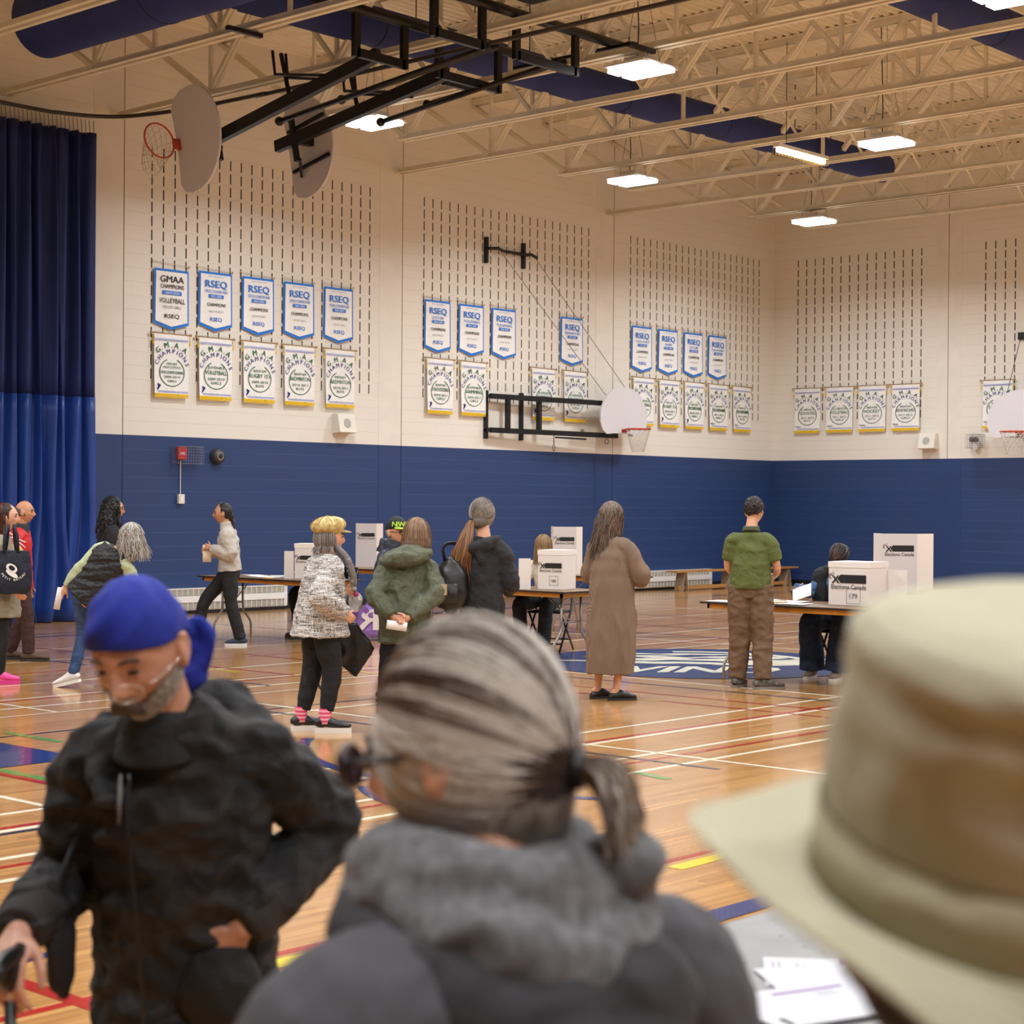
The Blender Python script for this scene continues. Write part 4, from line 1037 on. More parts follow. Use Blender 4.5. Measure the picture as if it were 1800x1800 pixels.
# ================================================================== PEOPLE: tools
def R3(yaw=0, pitch=0, roll=0): return (Matrix.Rotation(yaw, 3, 'Z') @ Matrix.Rotation(pitch, 3, 'X') @ Matrix.Rotation(roll, 3, 'Y'))
def remesh(mb, voxel, sm=3, name='m', post=None):
    me = mb.mesh('tmp'); ob = bpy.data.objects.new('tmp', me); S.collection.objects.link(ob)
    rm = ob.modifiers.new('r', 'REMESH'); rm.mode = 'VOXEL'; rm.voxel_size = voxel
    if sm:
        sd = ob.modifiers.new('s', 'SMOOTH'); sd.iterations = sm; sd.factor = .5
    dg = bpy.context.evaluated_depsgraph_get(); out = bpy.data.meshes.new_from_object(ob.evaluated_get(dg))
    bpy.data.objects.remove(ob); bpy.data.meshes.remove(me); out.name = name
    if post: post(out)
    return out
def folds(amp, fx=6, fy=6, fz=9, seed=0, fine=.3, zlo=None):
    if amp > .0065 and fx < 10: fx, fy, fz = fx * 1.35, fy * 1.35, fz * 1.35; fine = max(fine, .45)
    """creases: ridged noise pushed along the normals"""
    def f(me):
        off = Vector((seed * 3.1, seed * 1.7, seed * .9))
        ns = [v.normal.copy() for v in me.vertices]
        for v, n in zip(me.vertices, ns):
            p = Vector((v.co.x * fx, v.co.y * fy, v.co.z * fz)) + off
            a = 1 - abs(noise.noise(p)) * 2.2; b_ = noise.noise(p * 2.3 + off)
            v.co += n * amp * (a * .8 - .45 + fine * b_)
        me.update()
    return f
def _g(X, Z, cx, cz, sx, sz): return math.exp(-((abs(X) - cx) / sx) ** 2 - ((Z - cz) / sz) ** 2)
def head_fn(x, y, z, old=0.0):
    X = .0745 * x; Y = .094 * y; Z = .117 * z
    if z < 0:
        k = -z; X *= 1 - .34 * k ** 2.2
        Y *= (1 - .5 * k ** 1.4) if y < 0 else (1 - .1 * k)
    if y < 0 and z > -.3: Y *= 1.05
    if y > 0:
        f = min(1, y * 1.6)
        d = (.022 * _g(X, Z, 0, -.030, .0105, .016) + .014 * _g(X, Z, 0, -.010, .0085, .022) + .009 * _g(X, Z, .013, -.038, .008, .007) + .006 * _g(X, Z, 0, .027, .045, .011)
             - .0115 * _g(X, Z, .031, .003, .016, .012) + .005 * _g(X, Z, .043, -.024, .014, .015) + .008 * _g(X, Z, 0, -.061, .021, .006) + .007 * _g(X, Z, 0, -.074, .018, .0065)
             - .005 * _g(X, Z, 0, -.0675, .02, .0025) + .011 * _g(X, Z, 0, -.1, .02, .014) + .006 * _g(X, Z, .031, .003, .011, .007) - old * .004 * _g(X, Z, .034, -.05, .006, .02))
        Y += d * f
    return Vector((X, Y, Z))
def head_mesh(mb, c, R, s=1.0, ears=True, n=72, m=60, old=0.0):
    vs = []; fs = []
    for i in range(1, m):
        t = pi * i / m
        for j in range(n):
            a = 2 * pi * j / n
            vs.append(c + R @ (head_fn(sin(t) * cos(a), sin(t) * sin(a), cos(t), old) * s))
    vs.append(c + R @ (head_fn(0, 0, 1) * s)); vs.append(c + R @ (head_fn(0, 0, -1) * s)); T = len(vs) - 2
    for i in range(m - 2):
        for j in range(n): fs.append((i * n + j, (i + 1) * n + j, (i + 1) * n + (j + 1) % n, i * n + (j + 1) % n))
    for j in range(n): fs.append((T, j, (j + 1) % n)); fs.append((T + 1, (m - 2) * n + (j + 1) % n, (m - 2) * n + j))
    mb.add(vs, fs)
    if ears:
        for sx in (-1, 1):
            mb.ell(c + R @ (Vector((sx * .077, -.008, -.012)) * s), (.009 * s, .019 * s, .032 * s), 14, 10, R @ Matrix.Rotation(sx * -.35, 3, 'Z'))
            mb.tube([c + R @ (Vector((sx * .083, y, z)) * s) for y, z in ((.004, -.03), (-.014, -.02), (-.024, .0), (-.018, .018), (-.002, .02))], .0055 * s, 8)
def slimb(mb, P, rad, ref=None, sub=5, n=16, ends=True):
    P = [Vector(p) for p in P]; pts = smooth_path(P, sub); rr = []
    for i in range(len(P) - 1):
        for k in range(sub):
            t = k / sub; t = t * t * (3 - 2 * t)
            A, B = rad[i], rad[i + 1]
            A = A if isinstance(A, tuple) else (A, A); B = B if isinstance(B, tuple) else (B, B)
            rr.append((A[0] + (B[0] - A[0]) * t, A[1] + (B[1] - A[1]) * t))
    L_ = rad[-1]; rr.append(L_ if isinstance(L_, tuple) else (L_, L_))
    mb.tube(pts, rr, n, ref=ref)
    if ends:
        for p, q in ((pts[0], rr[0]), (pts[-1], rr[-1])): mb.ell(p, (min(q), min(q), min(q)), 12, 8)
def hand(mb, w_, d, pn, thumb, s=1.0, curl=.5, spread=.0, tcurl=.5):
    """palm and five fingers; w_ wrist, d towards the finger tips, pn palm-facing, thumb lateral direction"""
    d = Vector(d).normalized(); pn = Vector(pn); pn = (pn - d * pn.dot(d)).normalized(); t = Vector(thumb); t = (t - d * t.dot(d) - pn * t.dot(pn)).normalized(); w_ = Vector(w_)
    mb.tube([w_ - d * .02 * s, w_ + d * .01 * s, w_ + d * .04 * s, w_ + d * .075 * s, w_ + d * .092 * s], [(.025 * s, .019 * s), (.027 * s, .019 * s), (.037 * s, .0165 * s), (.042 * s, .0145 * s), (.036 * s, .01 * s)], 14, ref=t)
    for i, (l, o) in enumerate(((.95, .031), (1.06, .0105), (1.0, -.0105), (.8, -.031))):
        p = w_ + d * (.082 - abs(i - 1.2) * .004) * s + t * o * s; dd = (d + t * (o * spread * 8)).normalized()
        P = [p]; c = curl * (1 + .12 * i)
        for k, ln in enumerate((.043, .027, .022)):
            ang = c * (.75, 1.0, .7)[k]
            dd = (Matrix.Rotation(ang, 3, d.cross(pn)) @ dd).normalized() if d.cross(pn).length > 0 else dd
            P.append(P[-1] + dd * ln * l * s)
        mb.tube(P, [.0092 * s, .0086 * s, .0078 * s, .0064 * s], 9); mb.ell(P[-1], (.0064 * s,) * 3, 8, 6); mb.ell(P[1], (.0088 * s,) * 3, 8, 6)
    p = w_ + d * .025 * s + t * .024 * s; P = [p]; dd = (d * .65 + t * .7 + pn * .25).normalized(); ax = t.cross(d)
    for k, ln in enumerate((.034, .031, .026)):
        P.append(P[-1] + dd * ln * s); dd = (dd + (d * .3 - t * .35 + pn * .35) * tcurl).normalized()
    mb.tube(P, [.013 * s, .0108 * s, .0098 * s, .0078 * s], 9); mb.ell(P[-1], (.0078 * s,) * 3, 8, 6)
def shoe(parent, ank, ang, um, sm, L_=.26, sole=.025, name='shoe', toeup=0.0, heel=0.0, high=.0, extra=None):
    """ang: heading of the toe in the person's frame, 0 = forward"""
    M = Matrix.Translation((ank[0], ank[1], 0)) @ Matrix.Rotation(-ang, 4, 'Z') @ Matrix.Translation((0, 0, max(0, ank[2] - .085))) @ Matrix.Rotation(toeup, 4, 'X')
    k = L_ / .26; b = MB()
    sec = [(-.068, .02, .03), (-.062, .03, .055 + high), (-.03, .036, .078 + high), (.01, .037, .086 + high), (.045, .04, .07), (.085, .043, .055), (.125, .045, .045), (.16, .04, .036), (.183, .028, .028), (.19, .012, .02)]
    P = [M @ Vector((0, y * k, sole + h / 2)) for y, w_, h in sec]
    b.tube(P, [(w_ * k * 1.06, h / 2 * 1.15) for y, w_, h in sec], 16, ref=M.to_3x3() @ Vector((1, 0, 0)))
    me = remesh(b, .006, 3, 'upper'); u = link(name, me, um, parent, True)
    outl = [(.03 * k * cos(t), -.06 * k + .018 * k * sin(t)) for t in [pi + i * pi / 6 for i in range(7)]] + [(.036 * k, 0), (.046 * k, .09 * k), (.044 * k, .14 * k)] + [(.038 * k * cos(t), .155 * k + .042 * k * sin(t)) for t in [i * pi / 8 for i in range(9)]] + [(-.044 * k, .14 * k), (-.044 * k, .09 * k), (-.034 * k, 0)]
    q = MB().prism([(a * .9, c_) for a, c_ in outl], sole + .004, M); q.build('sole', sm, u)
    return u, M
def hair_mat(name, rgb, rgb2, rough=.45):
    if name in MATS: return MATS[name]
    M = bpy.data.materials.new(name); M.use_nodes = True; N = M.node_tree.nodes; L = M.node_tree.links; b = N['Principled BSDF']
    g = N.new('ShaderNodeNewGeometry'); r = N.new('ShaderNodeValToRGB'); L.new(g.outputs['Random Per Island'], r.inputs[0])
    r.color_ramp.elements[0].color = (*lin(rgb), 1); r.color_ramp.elements[1].color = (*lin(rgb2), 1)
    L.new(r.outputs[0], b.inputs['Base Color']); b.inputs['Roughness'].default_value = rough; b.inputs['Specular IOR Level'].default_value = .4
    MATS[name] = M; return M
def ell_pt(c, R, rad, az, pol): return c + R @ Vector((rad[0] * sin(pol) * cos(az), rad[1] * sin(pol) * sin(az), rad[2] * cos(pol)))
def fall_strands(mb, c, R, rad, az0, az1, zend, n, r=.0025, wav=.0, wl=.05, spread=.03, back=0.0, seed=1, pol1=1.6, zvar=.04, path=None, ns=4, lift=0.0, drift=(0, 0, 0)):
    rnd = random.Random(seed)
    for i in range(n):
        az = rnd.uniform(az0, az1); p0 = rnd.uniform(.05, .5); k = rnd.uniform(.97, 1.06); rd = [q * k for q in rad]; P = []
        for j in range(8):
            P.append(ell_pt(c, R, rd, az, p0 + (pol1 - p0) * j / 7))
        e = P[-1]; out = (e - c); out.z = 0; out.normalize(); ze = zend + rnd.uniform(-zvar, zvar); L_ = e.z - ze
        nn = max(3, int(L_ / .035)); ph = rnd.uniform(0, 6); ph2 = rnd.uniform(0, 6); sd = Vector((-out.y, out.x, 0)); sp = rnd.uniform(-.2, 1) * spread
        for j in range(1, nn + 1):
            t = j / nn; P.append(e + Vector((0, 0, -L_ * t)) + out * (sp * t + lift * sin(pi * min(1, t * 1.5))) + Vector((0, back * t, 0)) + Vector(drift) * t)
        if wav:
            for j in range(2, len(P)):
                q = j * .035 / wl * 2 * pi * .35; a = wav * min(1, j / 5)
                P[j] = P[j] + sd * a * sin(q + ph) + out * a * .8 * cos(q * 1.1 + ph2)
        m = len(P); mb.tube(P, [r * (.6 + .4 * sin(pi * min(1, (j + 1.5) / m))) for j in range(m)], ns, cap=False)
def eyes(parent, c, R, s, glass=None, brow=(40, 30, 25), lid=1.0):
    for sx in (-1, 1):
        o = c + R @ (Vector((sx * .031, .0835, .003 - .004 * (1 - lid))) * s)
        MB().ell(o, (.0125 * s, .006 * s, .0062 * s * lid), 12, 8, R).build('eye', mat('eye_dark', (48, 36, 30), .2), parent, True)
        P = [c + R @ (Vector((sx * x, y, z)) * s) for x, y, z in ((.014, .0925, .022), (.03, .0915, .027), (.047, .079, .022))]
        MB().tube(smooth_path(P, 3), .0032 * s, 6).build('eyebrow', mat('brow_%d_%d' % brow[:2], brow, .8), parent, True)
    P = [c + R @ (Vector((x, y, -.068)) * s) for x, y in ((-.022, .07), (-.01, .0785), (0, .0805), (.01, .0785), (.022, .07))]
    MB().tube(smooth_path(P, 3), [(.006 * s, .0035 * s)] * 13, 8, ref=(0, 0, 1)).build('lips', mat('lips', (150, 88, 80), .5), parent, True)
def glasses(parent, c, R, s, m_, hw=.024, hh=.017, r=.0018, thick=.0, lens=None, dz=0, dy=0.0):
    b = MB(); n = 20
    for sx in (-1, 1):
        b.tube([c + R @ (Vector((sx * .033 + hw * cos(2 * pi * i / n), .104 + dy - .012 * abs(cos(2 * pi * i / n)) * (1 if cos(2 * pi * i / n) * sx > 0 else 0), dz + hh * sin(2 * pi * i / n))) * s) for i in range(n + 1)], r * s, 6, cap=False)
        b.tube([c + R @ (Vector((sx * x, y, z + dz)) * s) for x, y, z in ((.056, .094 + dy, .004), (.074, .06 + dy * .6, .005), (.082, .0, .004), (.08, -.02, -.008))], r * s, 6)
    b.tube([c + R @ (Vector((x, .108 + dy, dz + .004)) * s) for x in (-.01, 0, .01)], r * s, 6)
    o = b.build('glasses', m_, parent, True)
    if lens:
        q = MB()
        for sx in (-1, 1): q.add([c + R @ (Vector((sx * .033 + hw * cos(2 * pi * i / n), .104 + dy, dz + hh * sin(2 * pi * i / n))) * s) for i in range(n)], [tuple(range(n))])
        q.build('lenses', lens, o)
    return o

m_skin = mat('skin_light', (214, 160, 130), .5, var=.08, vscale=25, sss=.15)
m_skin2 = mat('skin_warm', (196, 140, 106), .5, var=.08, vscale=25, sss=.15)
m_skind = mat('skin_dark', (82, 52, 38), .45, var=.08, vscale=25, sss=.1)

def person(x, y, phi, label, H=1.66, sk=None, P=None, top=None, legs=None, shoes=None, vox=.0065, seat=False, hands=True, face=True, old=0.0, hs=1.0, brow=(40, 30, 25), bulk=1.0):
    """returns (body object, dict of joints). Local frame: +y forward, +x the person's right."""
    P = dict(P or {}); k = H / 1.7
    def g(n, d): return Vector(P.get(n, d))
    J = {}
    J['pel'] = g('pel', (0, 0, .905 * k)); J['ch'] = g('ch', (0, J['pel'].y * 1 + 0, 1.33 * k))
    dv = (J['ch'] - J['pel']).normalized()
    J['nk'] = g('nk', tuple(J['ch'] + dv * .085 * k + Vector((0, .012, 0))))
    J['hd'] = g('hd', tuple(J['nk'] + Vector((0, .035, .155 * k))))
    sw = P.get('sw', .165 * k); ax = Vector((cos(P.get('twist', 0)), sin(P.get('twist', 0)), 0))
    J['shR'] = g('shR', tuple(J['ch'] + ax * sw - Vector((0, 0, .022)))); J['shL'] = g('shL', tuple(J['ch'] - ax * sw - Vector((0, 0, .022))))
    J['elR'] = g('elR', tuple(J['shR'] + Vector((.05, -.02, -.28 * k)))); J['elL'] = g('elL', tuple(J['shL'] + Vector((-.05, -.02, -.28 * k))))
    J['wrR'] = g('wrR', tuple(J['elR'] + Vector((.0, .06, -.24 * k)))); J['wrL'] = g('wrL', tuple(J['elL'] + Vector((0, .06, -.24 * k))))
    J['hpR'] = g('hpR', tuple(J['pel'] + Vector((.085 * k, 0, 0)))); J['hpL'] = g('hpL', tuple(J['pel'] - Vector((.085 * k, 0, 0))))
    J['knR'] = g('knR', (.095, .02, .48 * k)); J['knL'] = g('knL', (-.095, .02, .48 * k))
    J['anR'] = g('anR', (.1, -.02, .085)); J['anL'] = g('anL', (-.1, -.02, .085))
    sk = sk or m_skin
    HR = R3(*P.get('hrot', (0, 0, 0))); J['HR'] = HR
    b = MB()
    head_mesh(b, J['hd'], HR, hs, old=old)
    slimb(b, [J['ch'] + Vector((0, -.01, .0)), J['nk'], J['hd'] + HR @ Vector((0, -.02, -.05))], [.07, .056, .05], n=14)
    ch = J['ch']; pel = J['pel']; mid = pel.lerp(ch, .45)
    slimb(b, [pel - Vector((0, 0, .05)), pel + dv * .06, mid, ch - dv * .08, ch + dv * .03], [(.13 * k, .09 * k), (.14 * k, .095 * k), (.115 * k, .085 * k), (.13 * k, .09 * k), (.1 * k, .06 * k)], ref=ax, n=20)
    for s_ in 'RL':
        slimb(b, [J['ch'].lerp(J['sh' + s_], .4), J['sh' + s_], J['el' + s_], J['wr' + s_]], [.05, .046 * k, .036 * k, .024 * k], n=12)
        slimb(b, [J['hp' + s_], J['kn' + s_], J['an' + s_]], [.068 * k, .044 * k, .031 * k], n=14)
        an = J['an' + s_]; fa = P.get('foot' + s_, 0.0); fd = Vector((sin(fa), cos(fa), 0))
        b.tube([an - fd * .04, an + Vector((0, 0, -.035)), an + fd * .07 + Vector((0, 0, -.045)), an + fd * .13 + Vector((0, 0, -.055))], [.024, .03, .026, .016], 10)
        if hands:
            hd_ = P.get('hand' + s_, {}); d = Vector(hd_.get('d', tuple(J['wr' + s_] - J['el' + s_]))); sx = 1 if s_ == 'R' else -1
            pn = hd_.get('pn', (-sx, 0, 0)); th = hd_.get('th', (0, 1, 0))
            hand(b, J['wr' + s_], d, pn, th, hd_.get('s', .95 * k), hd_.get('curl', .35), tcurl=hd_.get('tc', .5))
    me = remesh(b, vox, 1, 'person')
    o = link('person', me, sk, None, True, (x, y, 0), (0, 0, radians(phi) - pi / 2))
    tag(o, label, 'person')
    if face: eyes(o, J['hd'], HR, hs, brow=brow, lid=.5 if old else 1.0)
    J['ax'] = ax; J['k'] = k; J['dv'] = dv
    # ---- garments
    if legs:
        b = MB(); gm = legs.get('g', 1.0) * k; hem = legs.get('hem', 0.0)
        slimb(b, [pel - Vector((0, 0, .09 * k)), pel - Vector((0, 0, .02)), pel + dv * .12], [(.15 * gm, .11 * gm), (.165 * gm, .118 * gm), (.14 * gm, .1 * gm)], ref=ax, n=22, ends=False)
        rr = legs.get('r', (.092, .066, .05))
        for s_ in 'RL':
            an = J['an' + s_]; kn = J['kn' + s_]; e = an + (kn - an).normalized() * hem
            slimb(b, [J['hp' + s_] + Vector((0, 0, .02)), J['hp' + s_].lerp(kn, .5), kn, kn.lerp(e, .5), e], [rr[0] * gm, (rr[0] * .55 + rr[1] * .5) * gm, rr[1] * gm, (rr[1] + rr[2]) / 2 * gm, rr[2] * k], n=16, ends=False)
        me = remesh(b, legs.get('vox', .009), 3, 'trousers', folds(legs.get('amp', .006), *legs.get('f', (5, 5, 9)), seed=legs.get('seed', 1)))
        link(legs.get('name', 'trousers'), me, legs['m'], o, True)
    if top:
        gm = top.get('g', 1.0) * k; dz = top.get('hem', .72 * k); b = MB()
        Q = [pel + Vector((0, 0, dz - pel.z))] if dz < pel.z else []
        rs = top.get('r', None) or [(.2, .145), (.18, .135), (.165, .125), (.18, .125), (.165, .1), (.07, .065)]
        if Q and (pel.z - dz) > .35: Q.append(Q[0].lerp(pel, .5)); rs = [rs[0], ((rs[0][0] + rs[1][0]) / 2, (rs[0][1] + rs[1][1]) / 2)] + list(rs[1:])
        pts = Q + [pel + dv * .02, mid, ch - dv * .1 * k, ch + dv * .0, J['nk'] + dv * .0]
        pts = [p + Vector(top.get('shift', (0, 0, 0))) for p in pts]; rs = rs[-len(pts):]
        slimb(b, pts, [(a * gm, c * gm) for a, c in rs], ref=ax, n=28, ends=False)
        sl = top.get('sl', (.085, .068, .062, .055)); ln = top.get('len', 1.0); asy = top.get('lenL', ln)
        for s_ in 'RL':
            l_ = ln if s_ == 'R' else asy
            sh, el, wr = J['sh' + s_], J['el' + s_], J['wr' + s_]
            if l_ >= .99: pp = [ch.lerp(sh, .45) + dv * .01, sh, sh.lerp(el, .55), el, el.lerp(wr, .55), wr]; rq = [sl[0] * .95, sl[0], (sl[0] + sl[1]) / 2, sl[1], sl[2], sl[3]]
            else: pp = [ch.lerp(sh, .45), sh, sh.lerp(el, l_ * .6), sh.lerp(el, l_ * 1.0)]; rq = [sl[0] * .95, sl[0], sl[1], sl[2]]
            slimb(b, pp, [q * gm for q in rq], n=16, ends=False)
        for col in top.get('extra', []): slimb(b, [Vector(p) for p in col[0]], col[1], n=16)
        me = remesh(b, top.get('vox', .0095), top.get('sm', 4), 'top', folds(top.get('amp', .009), *top.get('f', (5, 5, 8)), seed=top.get('seed', 2), fine=top.get('fine', .3)))
        J['top'] = link(top.get('name', 'jacket'), me, top['m'], o, True)
    if shoes:
        for s_ in shoes.get('which', 'RL'):
            J['shoe' + s_] = shoe(o, J['an' + s_], P.get('foot' + s_, 0.0), shoes['um'], shoes['sm'], shoes.get('L', .255) * k, shoes.get('sole', .025), shoes.get('name', 'shoe'), high=shoes.get('high', 0), toeup=P.get('toe' + s_, 0.0))
    return o, J
def hairvol(parent, ells, material, seed=1, amp=.006, f=(40, 40, 9), vox=.007, name='hair', tubes=()):
    b = MB()
    for c, r, R in ells: b.ell(c, r, 28, 20, R)
    for pts, rr in tubes: slimb(b, pts, rr, n=14)
    me = remesh(b, vox, 3, name, folds(amp, *f, seed=seed, fine=.8))
    return link(name, me, material, parent, True)

# ================================================================== PEOPLE: the figures
def patch(c, R, s, off, p0, p1, az0=0, az1=2 * pi, n=56, m=22, noise_amp=0, seed=0, bump=None):
    """piece of the head's surface lifted by off; p0/p1 polar limits, callables of azimuth"""
    vs = []; fs = []; f0 = p0 if callable(p0) else (lambda a: p0); f1 = p1 if callable(p1) else (lambda a: p1)
    for i in range(n + 1):
        az = az0 + (az1 - az0) * i / n
        for j in range(m + 1):
            po = f0(az) + (f1(az) - f0(az)) * j / m
            d = Vector((sin(po) * cos(az), sin(po) * sin(az), cos(po))); p = head_fn(*d)
            e = 1 - (j / m) ** 8 * .6
            o_ = off * e + (noise_amp * noise.noise(p * 28 + Vector((seed, 0, 0))) if noise_amp else 0) + (bump(az, po) if bump else 0)
            vs.append(c + R @ ((p + d * o_) * s))
    for i in range(n):
        for j in range(m):
            a = i * (m + 1) + j; fs.append((a, a + 1, a + m + 2, a + m + 1))
    return MB().add(vs, fs)
def solid(o, t=.003):
    q = o.modifiers.new('s', 'SOLIDIFY'); q.thickness = t; q.offset = -1; return o
def paper_in(loc, rz, tilt, w_, h_, label, name='paper_sheet', m_=None, roll=0.0, cat='paper'):
    b = MB(); n = 8
    vs = [(-w_ / 2 + w_ * i / n, -.006 * sin(pi * i / n), sgn * h_ / 2) for i in range(n + 1) for sgn in (-1, 1)]
    b.add(vs, [(2 * i, 2 * i + 2, 2 * i + 3, 2 * i + 1) for i in range(n)])
    o = b.build(name, m_ or m_paper, None, True, loc=loc, rot=(tilt, roll, rz)); solid(o, .001)
    return tag(o, label, cat)
def W(o, p):
    """point of a person's frame in the world"""
    rz = o.rotation_euler[2]; v = Vector(p)
    return Vector((o.location.x + v.x * cos(rz) - v.y * sin(rz), o.location.y + v.x * sin(rz) + v.y * cos(rz), v.z))

m_blackcloth = mat('black_cloth', (22, 22, 25), .85, var=.2, vscale=12, bump=.3, bscale=300, bdist=.001, fold=.3, fscale=9)
m_sole_w = mat('white_sole', (226, 222, 214), .5)
m_sole_d = mat('dark_sole', (40, 36, 34), .6)
m_blackleather = mat('black_leather', (24, 23, 24), .4)

# ---- woman with the navy tote
m_coat = mat('olive_beige_coat', (140, 130, 108), .85, var=.08, vscale=8, bump=.2, bscale=250, bdist=.001, fold=.35)
o, J = person(-22.80, -6.95, -40, 'person with long auburn hair, olive beige coat and pink shoes at the left edge', H=1.63, sk=m_skin,
    P=dict(anR=(.08, .0, .085), anL=(-.1, -.12, .085), knR=(.08, .03, .46), elR=(.25, .0, 1.03), wrR=(.18, .14, .86), hrot=(0, 0, 0)),
    legs=dict(m=m_blackcloth, g=.98, r=(.09, .062, .045)), top=dict(m=m_coat, hem=.6, name='coat', r=[(.21, .19), (.2, .17), (.18, .15), (.18, .14), (.155, .1), (.07, .065)]),
    shoes=dict(um=mat('hot_pink', (236, 74, 156), .5, var=.06, vscale=20), sm=mat('pink_sole', (220, 60, 140), .5), name='sneaker', sole=.035, L=.25))
hm = hair_mat('auburn_hair', (46, 20, 16), (80, 38, 28))
hairvol(o, [(J['hd'] + Vector((0, -.025, .02)), (.086, .1, .11), R3()), (J['hd'] + Vector((0, -.07, -.13)), (.095, .055, .18), R3())], mat('auburn_base', (44, 22, 18), .6), 3)
b = MB(); fall_strands(b, J['hd'] + Vector((0, -.02, .015)), R3(), (.088, .1, .112), radians(165), radians(375), 1.22, 160, r=.0035, seed=4); b.build('hair_strands', hm, o)
t = empty('tote_bag', W(o, (.27, .12, .82)), radians(-40) + radians(8) ); tag(t, 'navy cloth tote bag with a round white print on the shoulder of the auburn-haired person', 'bag')
m_navycl = mat('navy_canvas', (24, 28, 44), .8, var=.1, vscale=10, bump=.2, bscale=300, bdist=.001, fold=.3)
b = MB(); slimb(b, [(0, 0, .0), (0, 0, .08), (0, 0, .22), (0, 0, .39)], [(.15, .04), (.185, .06), (.185, .05), (.165, .02)], ref=(1, 0, 0), n=28, ends=False)
link('bag_body', remesh(b, .009, 2, 'bag_body', folds(.008, 5, 5, 5, 3)), m_navycl, t, True)
b = MB()
for x in (-.06, .06): b.tube([(x, -.03, .37), (x * .9, -.03, .52), (x * .4, .0, .62), (x * .5, .04, .5), (x * .8, .03, .37)], [(.014, .003)] * 5, 8, ref=(1, 0, 0))
b.build('handle', m_navycl, t, True)
T = frame_M(Vector((.02, -.074, .2)), Vector((1, 0, 0)), Vector((0, 0, 1)), Vector((0, -1, 0)))
b = MB()
T2 = T @ Matrix.Rotation(-.6, 4, 'Z')
polyq(b, T2, [(-.03 + .052 * cos(t_), .02 + .036 * sin(t_)) for t_ in [i * pi / 10 for i in range(20)]]); polyq(b, T2, [(.0 + .06 * cos(t_), -.02 + .022 * sin(t_)) for t_ in [i * pi / 10 for i in range(20)]])
arc_text(b, T, 'PETIT BATEAU', .03, 0, .04, .12, radians(212), radians(328), .02, inside=True)
b.build('white_print', mat('print_white', (235, 232, 225), .6), t)
b = MB(); polyq(b, T2 @ Matrix.Translation((0, 0, .001)), [(-.03 + .03 * cos(t_), .022 + .02 * sin(t_)) for t_ in [i * pi / 10 for i in range(20)]]); b.build('dark_oval', m_navycl, t)

# ---- bald man
m_red = mat('red_jacket', (196, 28, 32), .6, fold=.3)
o, J = person(-21.40, -5.05, -45, 'balding person in a red and white jacket with a dark collar behind the auburn-haired person', H=1.66, sk=m_skin2,
    P=dict(anR=(.1, .12, .085), knR=(.1, .1, .47), anL=(-.1, -.12, .085)), legs=dict(m=mat('maroon_trousers', (58, 30, 28), .8, fold=.3), r=(.095, .075, .065)),
    top=dict(m=m_red, hem=.74, amp=.01), shoes=dict(um=mat('brown_suede', (84, 60, 46), .7), sm=m_sole_d, L=.29))
o2 = solid(patch(J['hd'], J['HR'], 1, .004, lambda a: radians(108 - 44 * max(0, sin((math.degrees(a) - 165) / 210 * pi)) ** .45), lambda a: radians(109), radians(165), radians(375)).build('hair_fringe', mat('grey_short_hair', (92, 84, 78), .8, bump=.5, bscale=400), o, True))
b = MB(); slimb(b, [J['nk'] + Vector((0, -.01, -.05)), J['nk'] + Vector((0, -.0, -.01)), J['nk'] + Vector((0, .005, .035))], [.1, .08, .07], n=24, ends=False)
link('collar', remesh(b, .008, 2, 'collar', folds(.006, 9, 9, 14, 2)), mat('charcoal_knit', (52, 52, 56), .9, bump=.4, bscale=200), o, True)
b = MB()
for k in range(7):
    a = -.4 + k * .25
    b.tube([J['shR'] + Vector((.0 + .09 * cos(a * 1.2), .06 * sin(a * 3), .05 - k * .045)), J['shR'] + Vector((.10, .05 + .03 * sin(k), -.02 - k * .05)), J['shR'] + Vector((.075, .11, -.05 - k * .055))], .006, 6)
b.build('white_piping', mat('piping_white', (230, 224, 220), .6), o, True)
MB().cbox(J['shR'] + Vector((.1, .05, -.13)), (.02, .05, .05)).build('yellow_patch', mat('patch_yellow', (220, 200, 50), .6), o)

# ---- black curly hair
o, J = person(-20.48, -5.32, -22, 'person with long black curly hair and glasses in black clothes by the curtain', H=1.70, sk=m_skin2,
    legs=dict(m=m_blackcloth), top=dict(m=m_blackcloth, hem=.7), shoes=dict(um=m_blackleather, sm=m_sole_d), P=dict(hrot=(radians(-12), 0, 0)))
hairvol(o, [(J['hd'] + Vector((0, -.03, .015)), (.1, .11, .12), R3()), (J['hd'] + Vector((.01, -.07, -.14)), (.13, .09, .19), R3())], mat('black_hair_base', (16, 13, 13), .6), 5, amp=.014, f=(30, 30, 25))
b = MB(); fall_strands(b, J['hd'] + Vector((0, -.02, .01)), R3(), (.1, .11, .125), radians(140), radians(385), 1.3, 330, r=.0045, wav=.016, wl=.06, spread=.07, seed=8, zvar=.06); b.build('curls', hair_mat('black_hair', (14, 12, 12), (42, 34, 32)), o)
glasses(o, J['hd'], J['HR'], 1.0, m_blackleather)

